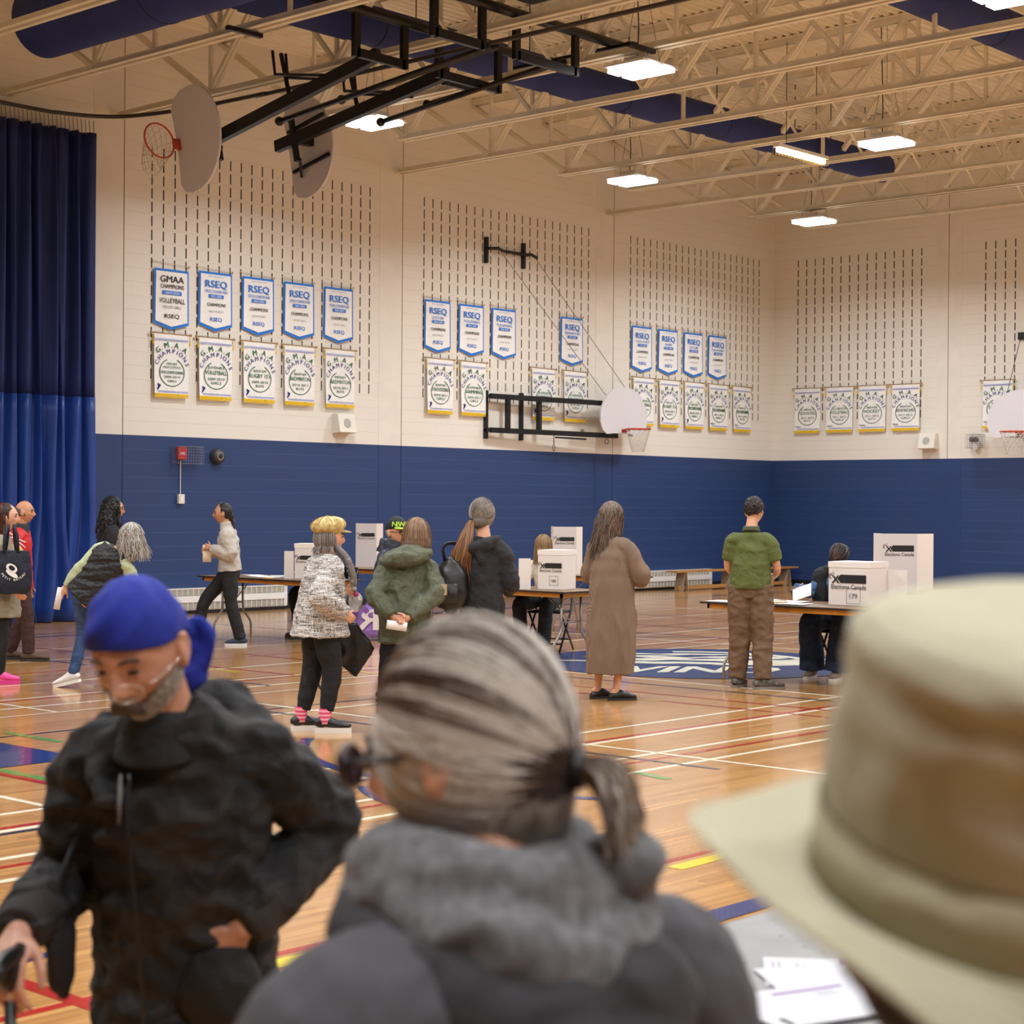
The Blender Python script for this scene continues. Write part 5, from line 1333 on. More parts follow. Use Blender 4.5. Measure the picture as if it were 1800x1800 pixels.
# ---- leaning woman in the black vest
m_sage = mat('sage_knit', (178, 186, 150), .85, bump=.3, bscale=200, bdist=.001, fold=.3)
m_denim = mat('blue_denim', (48, 74, 116), .8, var=.15, vscale=14, rgb2=(38, 58, 96), bump=.3, bscale=400, bdist=.0008, fold=.45)
o, J = person(-22.52, -7.72, 25, 'person with long grey curls bending sideways in a black quilted vest and jeans', H=1.62, sk=m_skin,
    P=dict(pel=(.12, .0, .84), ch=(.35, .06, 1.18), nk=(.39, .09, 1.235), hd=(.47, .14, 1.335), hrot=(radians(-35), radians(-15), radians(25)), shL=(.215, .04, 1.24), shR=(.47, .02, 1.09), elL=(.055, -.04, 1.06), wrL=(-.07, -.06, .9),
           elR=(.56, .12, .88), wrR=(.5, .3, .8), anL=(-.02, -.02, .12), knL=(.03, .07, .48), anR=(.24, .2, .085), knR=(.22, .22, .47), footL=radians(-95), toeL=radians(-14), handL=dict(curl=.5, pn=(0, 1, 0), th=(1, 0, 0))),
    legs=dict(m=m_denim, g=.95, r=(.09, .068, .05), amp=.007), top=dict(m=m_sage, hem=.8, g=.72, name='sweater', sl=(.085, .08, .075, .055)), shoes=dict(um=mat('white_leather', (226, 222, 216), .5), sm=m_sole_w, name='sneaker', L=.27))
b = MB(); ax = J['ax']; dv = J['dv']; pel, ch = J['pel'], J['ch']
slimb(b, [pel - dv * .06 + Vector((-.02, 0, 0)), pel + dv * .06, pel.lerp(ch, .5), ch - dv * .06, ch + dv * .05], [(.2, .16), (.2, .15), (.19, .15), (.2, .145), (.16, .11)], ref=(.8, 0, -.6), n=28, ends=False)
link('quilted_vest', remesh(b, .009, 3, 'vest', folds(.012, 3, 3, 16, 4)), mat('black_quilting', (20, 20, 23), .55, fold=.5, fscale=12), o, True)
hm = hair_mat('silver_curls', (120, 110, 100), (206, 200, 190)); HC = J['hd'] + Vector((0, -.02, .01))
hairvol(o, [(HC, (.092, .105, .115), R3()), (HC + Vector((.0, -.05, -.1)), (.105, .08, .14), R3())], mat('silver_base', (120, 110, 102), .7), 6, amp=.012, f=(30, 30, 20))
b = MB(); fall_strands(b, HC, R3(), (.095, .108, .12), radians(100), radians(440), 1.17, 380, r=.0032, wav=.014, wl=.07, spread=.06, seed=9, drift=(.02, 0, 0), zvar=.05); b.build('curls', hm, o)
paper_in(W(o, (-.135, -.08, .79)), radians(-30), radians(8), .055, .2, 'narrow white ballot slip hanging from the hand of the bending grey-haired person', 'ballot_slip', roll=radians(10))

# ---- walking woman
m_grey = mat('pale_grey_fleece', (186, 178, 168), .9, var=.04, vscale=20, bump=.3, bscale=250, bdist=.001, fold=.35)
o, J = person(-18.58, -4.98, 138, 'person with a dark braid walking left in a pale grey half-zip sweater and black trousers', H=1.655, sk=m_skin2,
    P=dict(pel=(0, .0, .86), ch=(0, .03, 1.29), hd=(0, .09, 1.52), anR=(.08, .4, .12), knR=(.09, .28, .52), anL=(-.09, -.13, .085), knL=(-.09, -.02, .48), elL=(-.22, -.02, 1.05), wrL=(-.1, .21, 1.12), elR=(.22, .0, 1.04), wrR=(.05, .25, 1.08),
           toeR=radians(15), handL=dict(curl=.9, pn=(1, 0, 0), th=(0, 0, 1)), handR=dict(curl=.9, pn=(-1, 0, 0), th=(0, 0, 1))),
    legs=dict(m=m_blackcloth, r=(.1, .078, .07), g=.98), top=dict(m=m_grey, hem=.86, g=1.03, amp=.012, name='sweater', sl=(.088, .078, .072, .05)), shoes=dict(um=mat('slate_mesh', (44, 56, 72), .7), sm=mat('light_sole', (206, 208, 206), .5), name='sneaker', L=.25))
b = MB(); slimb(b, [J['nk'] + Vector((0, -.0, -.03)), J['nk'] + Vector((0, .005, .02)), J['nk'] + Vector((0, .01, .05))], [.075, .068, .066], n=20, ends=False); link('collar', remesh(b, .007, 2, 'collar'), m_grey, o, True)
hairvol(o, [(J['hd'] + Vector((0, -.022, .022)), (.083, .092, .105), R3()), (J['hd'] + Vector((0, -.1, -.04)), (.035, .035, .05), R3())], mat('dark_hair', (26, 20, 19), .5), 7, tubes=[([J['hd'] + Vector((0, -.1, -.05)), J['hd'] + Vector((0, -.125, -.12)), J['hd'] + Vector((-.02, -.125, -.2)), J['hd'] + Vector((-.03, -.12, -.25))], [.03, .026, .022, .01])])
glasses(o, J['hd'] + Vector((0, -.03, .09)), R3(0, .5), 1.0, mat('teal_frames', (30, 62, 66), .3), r=.003)
b = MB(); put_text(b, frame_M(Vector((-.12, .12, 1.2)), Vector((0, 1, 0)), Vector((0, 0, 1)), Vector((-1, 0, 0))), 'x', .01, 0, 0)
paper_in(W(o, (-.05, .26, 1.06)), radians(-42), radians(-8), .1, .2, 'folded cream ballot paper held by the person in the pale grey sweater', 'ballot_paper', mat('cream_paper', (226, 206, 180), .7))

# ---- woman in tweed and yellow cap
def tweed():
    M = mat('tweed', (196, 190, 182), .9, bump=.8, bscale=140, bdist=.004, fold=.3)
    nt = M.node_tree; N = nt.nodes; L = nt.links; bb = N['Principled BSDF']; tc = N.new('ShaderNodeTexCoord')
    outs = []
    for st, sc in (((14, 14, 260), 1), ((230, 230, 14), 1), ((5, 5, 42), 1)):
        mp = N.new('ShaderNodeMapping'); mp.inputs['Scale'].default_value = st; L.new(tc.outputs['Object'], mp.inputs[0])
        n = N.new('ShaderNodeTexNoise'); n.inputs['Scale'].default_value = sc; n.inputs['Detail'].default_value = 2; L.new(mp.outputs[0], n.inputs[0]); outs.append(n)
    a = N.new('ShaderNodeMath'); a.operation = 'ADD'; L.new(outs[0].outputs[0], a.inputs[0]); L.new(outs[1].outputs[0], a.inputs[1])
    a2 = N.new('ShaderNodeMath'); a2.operation = 'MULTIPLY_ADD'; L.new(outs[2].outputs[0], a2.inputs[0]); a2.inputs[1].default_value = .45; L.new(a.outputs[0], a2.inputs[2])
    r = N.new('ShaderNodeValToRGB'); a3 = N.new('ShaderNodeMath'); a3.operation = 'MULTIPLY'; a3.inputs[1].default_value = .5; L.new(a2.outputs[0], a3.inputs[0]); L.new(a3.outputs[0], r.inputs[0]); e = r.color_ramp.elements
    e[0].position = .54; e[0].color = (*lin((84, 76, 70)), 1); e[1].position = .68; e[1].color = (*lin((222, 218, 212)), 1)
    L.new(r.outputs[0], bb.inputs['Base Color']); return M
o, J = person(-23.0, -11.52, -22, 'person in a yellow plaid cap and white and brown tweed jacket, seen from behind', H=1.53, sk=m_skin,
    P=dict(pel=(0, -.03, .8), ch=(0, .0, 1.2), hd=(0, .04, 1.405), hrot=(radians(-8), 0, 0), anR=(.09, -.02, .085), knR=(.09, .03, .44), anL=(-.09, -.14, .085), knL=(-.08, -.06, .44), elR=(.25, -.13, .99), wrR=(.2, .08, .86), elL=(-.24, .0, .98), wrL=(-.14, .2, 1.0),
           footR=radians(25), footL=radians(5), handL=dict(curl=1.0, pn=(1, 0, 0), th=(0, 0, 1)), handR=dict(curl=.5)),
    legs=dict(m=m_blackcloth, g=1.05, r=(.11, .08, .058), amp=.005, hem=.07), top=dict(m=tweed(), hem=.69, g=1.1, amp=.01, vox=.008, name='tweed_jacket', r=[(.235, .22), (.22, .195), (.2, .17), (.19, .15), (.155, .105), (.08, .075)], sl=(.095, .085, .082, .062)),
    shoes=dict(um=m_blackleather, sm=m_sole_w, sole=.035, name='sneaker', L=.28))
for s_ in 'RL':
    an = J['an' + s_]
    b = MB(); slimb(b, [an - Vector((0, 0, .02)), an + Vector((0, 0, .09))], [.043, .046], n=16, ends=False); 
    mm = mat('pink_stripe_sock', (228, 92, 130), .9)
    if s_ == 'R':
        nt = mm.node_tree; N = nt.nodes; wv = N.new('ShaderNodeTexWave'); wv.bands_direction = 'Z'; wv.inputs['Scale'].default_value = 11; wv.inputs['Distortion'].default_value = .6; tc = N.new('ShaderNodeTexCoord')
        r = N.new('ShaderNodeValToRGB'); r.color_ramp.elements[0].position = .45; r.color_ramp.elements[1].position = .55; r.color_ramp.elements[0].color = (*lin((216, 70, 112)), 1); r.color_ramp.elements[1].color = (*lin((240, 168, 180)), 1)
        nt.links.new(tc.outputs['Object'], wv.inputs[0]); nt.links.new(wv.outputs[0], r.inputs[0]); nt.links.new(r.outputs[0], N['Principled BSDF'].inputs['Base Color'])
    b.build('sock', mm, o, True)
m_cap = mat('yellow_plaid', (164, 132, 70), .85, rgb2=(216, 198, 140), vscale=26, bump=.3, bscale=150)
HD = J['hd']; HR = J['HR']
b = MB(); b.ell(HD + Vector((0, -.015, .085)), (.118, .132, .068), 32, 18, R3(0, .12)); b.ell(HD + Vector((0, -.005, .05)), (.092, .108, .05), 28, 12)
cp = link('newsboy_cap', remesh(b, .007, 3, 'cap', folds(.004, 12, 12, 12, 5)), m_cap, o, True)
b = MB(); vs = []
for i in range(13):
    a = radians(35 + 110 * i / 12); vs += [HD + Vector((.09 * cos(a), .1 * sin(a), .055)), HD + Vector((.1 * cos(a), .1 * sin(a) + .062 * sin((a - radians(35)) / radians(110) * pi), .04 - .0 * i))]
b.add(vs, [(2 * i, 2 * i + 1, 2 * i + 3, 2 * i + 2) for i in range(12)]); solid(b.build('peak', m_cap, cp, True), .007)
b = MB()
for i in range(8):
    a = i * pi / 4; b.tube([HD + R3(0, .12) @ Vector((.118 * cos(a) * sin(t_), .132 * sin(a) * sin(t_), .085 + .068 * cos(t_) + .001)) + Vector((0, -.015, 0)) for t_ in (.05, .4, .8, 1.2, 1.5)], .002, 4)
b.ell(HD + Vector((0, -.02, .153)), (.012, .012, .006)); b.build('cap_seams', mat('seam_brown', (150, 112, 60), .8), cp)
hairvol(o, [(HD + Vector((0, -.03, -.01)), (.09, .092, .085), R3())], mat('grey_hair_base', (112, 106, 102), .7), 8, amp=.006, tubes=[([HD + Vector((.05, .03, -.07)), HD + Vector((.09, .1, -.16)), HD + Vector((.11, .14, -.28)), HD + Vector((.1, .16, -.4))], [.028, .026, .024, .012])])
b = MB(); fall_strands(b, HD + Vector((0, -.02, -.01)), R3(), (.094, .1, .1), radians(170), radians(370), 1.3, 160, r=.0025, seed=12, pol1=2.1); b.build('hair_strands', hair_mat('grey_brown_hair', (90, 80, 74), (168, 160, 152)), o)
b = MB()
for i in range(9):
    t_ = i / 9; c = HD + Vector((.09 + .02 * t_, .1 + .05 * t_, -.16 - .24 * t_)); b.ell(c + Vector((.008 * (-1) ** i, 0, 0)), (.02, .02, .018), 10, 8)
b.build('braid', hair_mat('grey_brown_hair', (90, 80, 74), (168, 160, 152)), o, True)
MB().ell(HD + Vector((.115, .16, -.41)), (.02, .02, .02), 10, 8).build('hair_tie', mat('raspberry', (150, 50, 84), .7), o, True)
# bag hanging behind the legs, clear plastic bag in the hand
bg = empty('shoulder_bag', W(o, (-.28, .1, .35)), radians(-22 - 90)); tag(bg, 'black slouchy bag hanging behind the legs of the person in tweed', 'bag')
b = MB(); b.add([(-.16, -.04, .4), (.1, -.04, .42), (.24, -.03, .22), (.1, -.04, 0), (-.06, -.03, .12), (-.16, .04, .4), (.1, .04, .42), (.24, .03, .22), (.1, .04, 0), (-.06, .03, .12)],
              [(0, 1, 2, 3, 4), (9, 8, 7, 6, 5), (0, 5, 6, 1), (1, 6, 7, 2), (2, 7, 8, 3), (3, 8, 9, 4), (4, 9, 5, 0)])
link('bag_body', remesh(b, .01, 22, 'bag', folds(.008, 6, 6, 6, 2)), m_blackleather, bg, True)
MB().tube(smooth_path([(-.12, 0, .4), (-.18, .0, .25), (-.2, 0, .05), (-.16, .0, -.08), (-.12, 0, .0), (-.1, 0, .2)], 5), [(.012, .003)] * 26, 6).build('strap', m_blackleather, bg, True)
bg.rotation_euler[2] = radians(-38); bg.location = W(o, (-.2, .22, .36))
b = MB(); b.ell((0, 0, -.05), (.06, .04, .08), 18, 12)
tag(link('plastic_bag', remesh(b, .006, 1, 'bag', folds(.02, 14, 14, 14, 3)), mat('clear_plastic', (225, 225, 228), .2, trans=.6), None, True, tuple(W(o, (-.14, .29, .98)))), 'crumpled clear plastic bag in the hand of the person in tweed', 'plastic bag')

# ---- purple shopping bag on the floor
pb = empty('shopping_bag', (-20.6, -9.1, 0.0), YAW - pi / 2 + radians(-8)); tag(pb, 'big purple shopping bag with a reversed white letter and maple leaf standing on the floor', 'bag')
pb.location = (-16.8, -5.5, 0)
b = MB(); slimb(b, [(0, 0, .03), (0, 0, .12), (0, 0, .3), (-.02, 0, .42), (-.06, 0, .47)], [(.26, .12), (.28, .15), (.27, .14), (.25, .07), (.18, .02)], ref=(1, 0, 0), n=30, ends=False)
link('bag_body', remesh(b, .01, 2, 'bag', folds(.01, 5, 5, 5, 6)), mat('purple_laminate', (146, 112, 190), .35, fold=.3), pb, True)
T = frame_M(Vector((0, -.17, .1)), Vector((1, 0, 0)), Vector((0, 0.05, 1)).normalized(), Vector((0, -1, 0)))
b = MB(); put_text(b, T, 'R', .36, -.03, .03, .05, .25, flip=True); wp = b.build('white_letter', mat('letter_cream', (232, 220, 214), .5), pb)
b = MB(); lf = [(0, .05), (.012, .03), (.028, .036), (.024, .012), (.045, .018), (.04, .0), (.05, -.008), (.02, -.03), (.024, -.04), (.003, -.036), (.002, -.06), (-.002, -.06), (-.003, -.036), (-.024, -.04), (-.02, -.03), (-.05, -.008), (-.04, 0), (-.045, .018), (-.024, .012), (-.028, .036), (-.012, .03)]
T3 = T @ Matrix.Translation((-.055, .265, .003)) @ Matrix.Scale(.95, 4)
vs = [T3 @ Vector((0, 0, 0))] + [T3 @ Vector((x_, y_, 0)) for x_, y_ in lf]; b.add(vs, [(0, i + 1, (i + 1) % len(lf) + 1) for i in range(len(lf))]); b.build('maple_leaf', mat('leaf_purple', (128, 82, 160), .5), pb)
b = MB()
for x_, y_, s_ in ((.17, .12, .03), (.19, .06, .025), (.16, .04, .02), (.2, .16, .02)): polyq(b, T @ Matrix.Translation((0, -.0, .0)), [(x_ + s_ * cos(t_) * .6, y_ + s_ * sin(t_)) for t_ in [i * pi / 4 for i in range(8)]], -.02)
b.build('orange_print', mat('orange_print', (206, 110, 50), .6), pb)

# ---- capped man
m_navyj = mat('navy_nylon', (28, 34, 52), .5, var=.1, vscale=10, fold=.45)
o, J = person(-21.26, -10.41, -62, 'person in a black and lime cap, glasses and navy jacket behind the green parka', H=1.53, sk=m_skin,
    legs=dict(m=m_blackcloth), top=dict(m=m_navyj, hem=.72, g=1.05, amp=.013), shoes=dict(um=m_blackleather, sm=m_sole_d), P=dict(sw=.17, hrot=(radians(-28), radians(-2), 0)))
HD = J['hd']; HR = J['HR']; m_ck = mat('cap_black', (22, 24, 24), .75); m_lime = mat('lime', (176, 212, 50), .6)
cp = solid(patch(HD, HR, 1.04, .012, 0.0, lambda a: radians(78 - 6 * sin(a))).build('baseball_cap', m_ck, o, True), .004)
vs = []
for i in range(15):
    a = radians(30 + 120 * i / 14); q = sin(pi * i / 14); vs += [HD + HR @ Vector((.086 * cos(a), .104 * sin(a), .045)), HD + HR @ Vector((.09 * cos(a), .108 * sin(a) + .075 * q, .036 - .006 * abs(cos(a))))]
solid(MB().add(vs, [(2 * i, 2 * i + 1, 2 * i + 3, 2 * i + 2) for i in range(14)]).build('visor', m_lime, cp, True), .004)
b = MB(); txt = 'NEW YORK'
for i, ch_ in enumerate(txt):
    if ch_ == ' ': continue
    a = radians(28 + i * 17.7); nn = (HR @ Vector((cos(a), sin(a), 0))).normalized(); rgt = Vector((0, 0, 1)).cross(nn).normalized()
    pos = HD + HR @ Vector((.0905 * cos(a), .1155 * sin(a), .05)); F = frame_M(pos, rgt, (Vector((0, 0, 1)) - nn * .3).normalized(), nn); put_text(b, F, ch_, .062, 0, 0, .03)
b.build('cap_lettering', m_lime, cp)
glasses(o, HD, HR, 1.0, m_blackleather, r=.003)
solid(patch(HD, HR, 1, .004, lambda a: radians(112 - 44 * max(0, sin((math.degrees(a) - 170) / 200 * pi)) ** .45), lambda a: radians(113), radians(170), radians(370)).build('hair', mat('grey_short2', (140, 132, 126), .8, bump=.5, bscale=400), o, True))
b = MB(); slimb(b, [J['nk'] + Vector((0, -.02, -.04)), J['nk'] + Vector((0, -.01, .02)), J['nk'] + Vector((0, .0, .075))], [.12, .105, .095], n=24, ends=False); link('collar', remesh(b, .008, 2, 'collar', folds(.008, 8, 8, 8, 1)), m_navyj, o, True)

# ---- green parka woman
m_parka = mat('olive_parka', (88, 92, 72), .75, var=.08, vscale=9, bump=.2, bscale=260, bdist=.001, fold=.6, fscale=8)
o, J = person(-22.38, -11.72, 48, 'person with a light brown bob in an olive green parka, hands clasped behind the back', H=1.52, sk=m_skin,
    P=dict(pel=(0, 0, .8), ch=(.02, .02, 1.19), hd=(.085, .05, 1.415), hrot=(radians(-20), radians(-6), 0), elL=(-.225, -.1, .98), wrL=(-.1, -.21, .83), elR=(.235, -.1, 1.0), wrR=(.02, -.22, .82), sw=.15, anL=(-.14, 0, .085), knL=(-.12, .02, .43),
           handL=dict(d=(.6, -.15, -.55), pn=(0, -1, 0), th=(.5, 0, .6), curl=.8), handR=dict(d=(-.9, -.2, -.3), pn=(0, -1, 0), th=(0, 0, 1), curl=.8)),
    legs=dict(m=mat('dark_navy_trousers', (26, 28, 38), .8, fold=.3), g=1.0, r=(.1, .08, .075)), top=dict(m=m_parka, hem=.62, g=1.03, amp=.014, f=(7, 7, 8), name='parka', r=[(.215, .17), (.21, .17), (.19, .155), (.19, .14), (.17, .11), (.08, .075)], sl=(.085, .08, .074, .055),
    extra=[([(-.17, -.02, 1.23), (-.09, -.11, 1.245), (.03, -.135, 1.25), (.14, -.09, 1.28), (.17, .02, 1.3)], [.035, .055, .06, .05, .03]), ([(-.12, -.03, 1.27), (0, -.1, 1.3), (.12, -.06, 1.32)], [.03, .045, .03])]),
    shoes=dict(um=m_blackleather, sm=m_sole_d))
HC = J['hd'] + Vector((0, -.015, .012))
hairvol(o, [(HC, (.097, .108, .115), R3()), (HC + Vector((0, -.03, -.07)), (.108, .095, .1), R3())], mat('bob_base', (112, 88, 68), .6), 9, amp=.006, f=(40, 40, 6))
b = MB(); fall_strands(b, HC, R3(), (.1, .111, .12), radians(130), radians(410), 1.29, 420, r=.0026, seed=14, spread=.012, pol1=1.5, zvar=.02, lift=.006); b.build('hair_strands', hair_mat('bob_hair', (96, 70, 50), (166, 134, 104)), o)
MB().cbox(J['elR'] + Vector((.045, -.045, .02)), (.045, .012, .08)).build('elbow_patch', mat('tan_patch', (176, 150, 122), .8), o, bevel=.004)
paper_in(W(o, (-.07, -.275, .765)), radians(48 - 90), radians(0), .15, .065, 'folded white slip held behind the back by the person in the green parka', 'folded_slip', roll=radians(8))

# ---- black hoodie woman with long ponytail and backpack
m_charc = mat('charcoal_wool', (38, 38, 42), .9, var=.15, vscale=30, bump=.4, bscale=220, bdist=.001, fold=.4)
o, J = person(-21.9, -12.06, 25, 'person with a very long brown ponytail in a dark hooded jacket with a black backpack', H=1.69, sk=m_skin,
    P=dict(hd=(-.02, .05, 1.575), hrot=(radians(-22), radians(4), 0), sw=.15, elR=(.22, .03, 1.06), wrR=(.13, .22, 1.0), elL=(-.2, .04, 1.06), wrL=(-.08, .24, 1.02)),
    legs=dict(m=m_blackcloth), top=dict(m=m_charc, hem=.74, g=.93, amp=.011, name='hooded_jacket', extra=[([(-.12, -.02, 1.36), (-.05, -.1, 1.33), (.05, -.1, 1.35), (.12, -.02, 1.4)], [.03, .05, .05, .03]), ([(0, -.1, 1.33), (.03, -.12, 1.24)], [.05, .03])]),
    shoes=dict(um=m_blackleather, sm=m_sole_d))
HD = J['hd']
hairvol(o, [(HD + Vector((0, -.02, .018)), (.086, .1, .11), R3()), (HD + Vector((-.01, -.06, -.05)), (.07, .06, .06), R3())], mat('grey_back_base', (108, 100, 92), .6), 10, amp=.004, f=(50, 50, 8))
def pony(mb, hc, R, rad, tie, n, r, seed, front=True, polmax=1.9, azr=None):
    """strands drawn from all round the hairline back to the tie (head frame)"""
    rnd = random.Random(seed); tv = Vector(tie); td = Vector((tv.x / rad[0], tv.y / rad[1], tv.z / rad[2])).normalized()
    for i in range(n):
        az = rnd.uniform(*(azr or (radians(-35), radians(215)))); po = rnd.uniform(radians(40), polmax)
        d0 = Vector((sin(po) * cos(az), sin(po) * sin(az), cos(po))); k = rnd.uniform(1.0, 1.05); P = []; om = d0.angle(td)
        if om < .25: continue
        for j in range(11):
            t_ = j / 10; d = (d0 * sin((1 - t_) * om) + td * sin(t_ * om)) / sin(om)
            P.append(hc + R @ Vector((rad[0] * d.x * k, rad[1] * d.y * k, rad[2] * d.z * k)))
        mb.tube(P, [r * (.6 + .4 * sin(pi * (j + 1) / 12)) for j in range(11)], 4, cap=False)
b = MB(); pony(b, HD + Vector((0, -.015, .012)), J['HR'], (.088, .104, .116), (-.01, -.1, -.03), 420, .002, 3); b.build('swept_hair', hair_mat('grey_hair', (84, 76, 70), (170, 160, 148)), o)
b = MB(); rnd = random.Random(5); T0 = HD + J['HR'] @ Vector((-.01, -.11, -.035))
for i in range(260):
    a = rnd.uniform(0, 2 * pi); q = sqrt(rnd.random()); u = Vector((cos(a) * q, sin(a) * q * .6, 0)); ze = rnd.uniform(-.5, -.36); P = []
    for j in range(12):
        t_ = j / 11; wd = .016 + .075 * min(1, t_ * 1.6) * (1 - .15 * t_); P.append(T0 + u * wd + Vector((-.075 * min(1, t_ * 1.3), -.045 * sin(pi * min(1, t_ * .9)) - .02, ze * t_)) + Vector((.006 * sin(9 * t_ + a * 3), .004 * cos(8 * t_ + a), 0)))
    b.tube(P, [.0034] * 11 + [.001], 4, cap=False)
b.build('ponytail', hair_mat('chestnut_tail', (84, 54, 34), (160, 116, 76)), o)
MB().ell(T0, (.03, .02, .014), 14, 8).build('hair_tie', m_blackcloth, o, True)
bp = empty('backpack', W(o, (-.2, -.16, .86)), radians(25 - 90 + 6)); tag(bp, 'small black leather backpack hanging from the left shoulder of the ponytailed person', 'backpack')
b = MB(); slimb(b, [(0, 0, .02), (0, -.02, .12), (0, -.01, .26), (0, .01, .36)], [(.1, .055), (.135, .09), (.125, .08), (.07, .04)], ref=(1, 0, 0), n=26)
link('pack_body', remesh(b, .009, 3, 'pack', folds(.006, 7, 7, 7, 2)), m_blackleather, bp, True)
b = MB(); slimb(b, [(0, -.085, .06), (0, -.1, .12), (0, -.085, .2)], [(.07, .02), (.085, .028), (.075, .02)], ref=(1, 0, 0), n=20); b.build('front_pocket', m_blackleather, bp, True)
b = MB(); b.tube(smooth_path([(-.05, .04, .36), (-.06, .0, .46), (-.02, .04, .5), (.05, .1, .48), (.09, .12, .38)], 4), [(.014, .004)] * 17, 8); b.tube(smooth_path([(.02, .02, .02), (.05, .0, -.08), (.09, .02, -.03), (.12, .06, .06)], 4), [(.01, .003)] * 13, 8)
b.build('strap', m_blackleather, bp, True)

# ---- long cardigan woman
def knit(name, rgb, rgb2, sc, dirn='DIAGONAL', bd=.003):
    M = bpy.data.materials.new(name); M.use_nodes = True; nt = M.node_tree; N = nt.nodes; L = nt.links; bb = N['Principled BSDF']; tc = N.new('ShaderNodeTexCoord')
    mp = N.new('ShaderNodeMapping'); mp.inputs['Scale'].default_value = (1, 1, .02) if dirn == 'DIAGONAL' else (1, 1, 1); L.new(tc.outputs['Object'], mp.inputs[0])
    wv = N.new('ShaderNodeTexWave'); wv.bands_direction = 'DIAGONAL' if dirn == 'DIAGONAL' else dirn; wv.inputs['Scale'].default_value = sc; wv.inputs['Distortion'].default_value = .5; L.new(mp.outputs[0], wv.inputs[0])
    r = N.new('ShaderNodeValToRGB'); r.color_ramp.elements[0].color = (*lin(rgb), 1); r.color_ramp.elements[1].color = (*lin(rgb2), 1); L.new(wv.outputs[0], r.inputs[0]); L.new(r.outputs[0], bb.inputs['Base Color'])
    n = N.new('ShaderNodeTexNoise'); n.inputs['Scale'].default_value = 300; L.new(tc.outputs['Object'], n.inputs[0])
    ad = N.new('ShaderNodeMath'); ad.operation = 'MULTIPLY_ADD'; L.new(n.outputs[0], ad.inputs[0]); ad.inputs[1].default_value = .5; L.new(wv.outputs[0], ad.inputs[2])
    bm_ = N.new('ShaderNodeBump'); bm_.inputs['Strength'].default_value = .7; bm_.inputs['Distance'].default_value = bd; L.new(ad.outputs[0], bm_.inputs['Height']); L.new(bm_.outputs[0], bb.inputs['Normal']); bb.inputs['Roughness'].default_value = .9
    return M
m_knit = knit('taupe_rib_knit', (116, 95, 78), (142, 119, 100), 90)
o, J = person(-19.87, -11.66, 18, 'person with long wavy grey-brown hair in a calf-length taupe knitted cardigan and black flats', H=1.67, sk=m_skin,
    P=dict(hd=(-.02, .05, 1.55), hrot=(radians(-15), radians(-5), 0), sw=.145, elR=(.265, .03, 1.05), wrR=(.12, .24, 1.03), elL=(-.21, .05, 1.05), wrL=(-.02, .26, 1.06), anR=(.06, -.03, .085), anL=(-.13, .03, .085), footR=radians(55), footL=radians(40)),
    shoes=dict(um=m_blackleather, sm=m_sole_d, high=-.03, sole=.018, L=.25),
    top=dict(m=m_knit, hem=.22, g=1.0, amp=.012, f=(7, 7, 2.2), name='long_cardigan', sl=(.078, .085, .085, .055), r=[(.2, .18), (.22, .19), (.205, .17), (.185, .15), (.17, .13), (.14, .09), (.06, .055)], fine=.2))
HC = J['hd'] + Vector((0, -.015, .012))
hairvol(o, [(HC, (.095, .106, .115), R3()), (HC + Vector((-.03, -.06, -.12)), (.11, .07, .16), R3())], mat('wavy_base', (76, 60, 50), .6), 11, amp=.01, f=(28, 28, 9))
b = MB(); fall_strands(b, HC, R3(), (.098, .11, .12), radians(135), radians(400), 1.24, 520, r=.0028, seed=17, spread=.05, wav=.009, wl=.09, zvar=.07, drift=(-.07, 0, 0)); b.build('hair_strands', hair_mat('wavy_hair', (64, 48, 40), (136, 116, 100)), o)
b = MB(); b.ell((.185, .05, .68), (.03, .07, .11), 18, 12); link('pocket', remesh(b, .009, 2, 'pocket'), m_knit, o, True)

# ---- green polo man
m_polo = mat('olive_polo', (84, 92, 42), .8, var=.05, vscale=14, bump=.2, bscale=300, bdist=.001, fold=.45, fscale=6)
m_khaki = mat('brown_work_trousers', (104, 80, 58), .85, var=.08, vscale=12, bump=.2, bscale=300, bdist=.001, fold=.2, fscale=5)
o, J = person(-18.19, -11.93, 28, 'person in an olive green polo shirt and brown trousers standing by box 179', H=1.72, sk=m_skin,
    P=dict(sw=.16, hd=(.02, .07, 1.6), hrot=(radians(-18), radians(-14), 0), elR=(.235, .02, 1.09), wrR=(.18, .22, 1.0), elL=(-.21, .03, 1.09), wrL=(-.1, .24, 1.02), anR=(.12, -.08, .085), knR=(.11, -.01, .48), anL=(-.12, .02, .085), footR=radians(55), footL=radians(10)),
    legs=dict(m=m_khaki, g=1.12, r=(.108, .088, .078), amp=.013, f=(6, 6, 8)), top=dict(m=m_polo, hem=.9, len=.72, lenL=.72, g=1.0, amp=.009, f=(4, 4, 7), name='polo_shirt', sl=(.078, .08, .078, .07), r=[(.19, .15), (.19, .15), (.18, .14), (.175, .12), (.145, .09), (.06, .055)]),
    shoes=dict(um=mat('grey_trail_mesh', (66, 60, 54), .8, rgb2=(120, 112, 102), vscale=25), sm=mat('grey_sole', (124, 116, 106), .6), name='trail_shoe', L=.3, sole=.02))
HC = J['hd'] + Vector((0, -.012, .01))
hairvol(o, [(HC + J['HR'] @ Vector((0, -.018, .03)), (.085, .094, .098), J['HR'])], mat('dark_brown_hair', (38, 28, 25), .6), 12, amp=.012, f=(35, 35, 35))
b = MB(); rnd = random.Random(3)
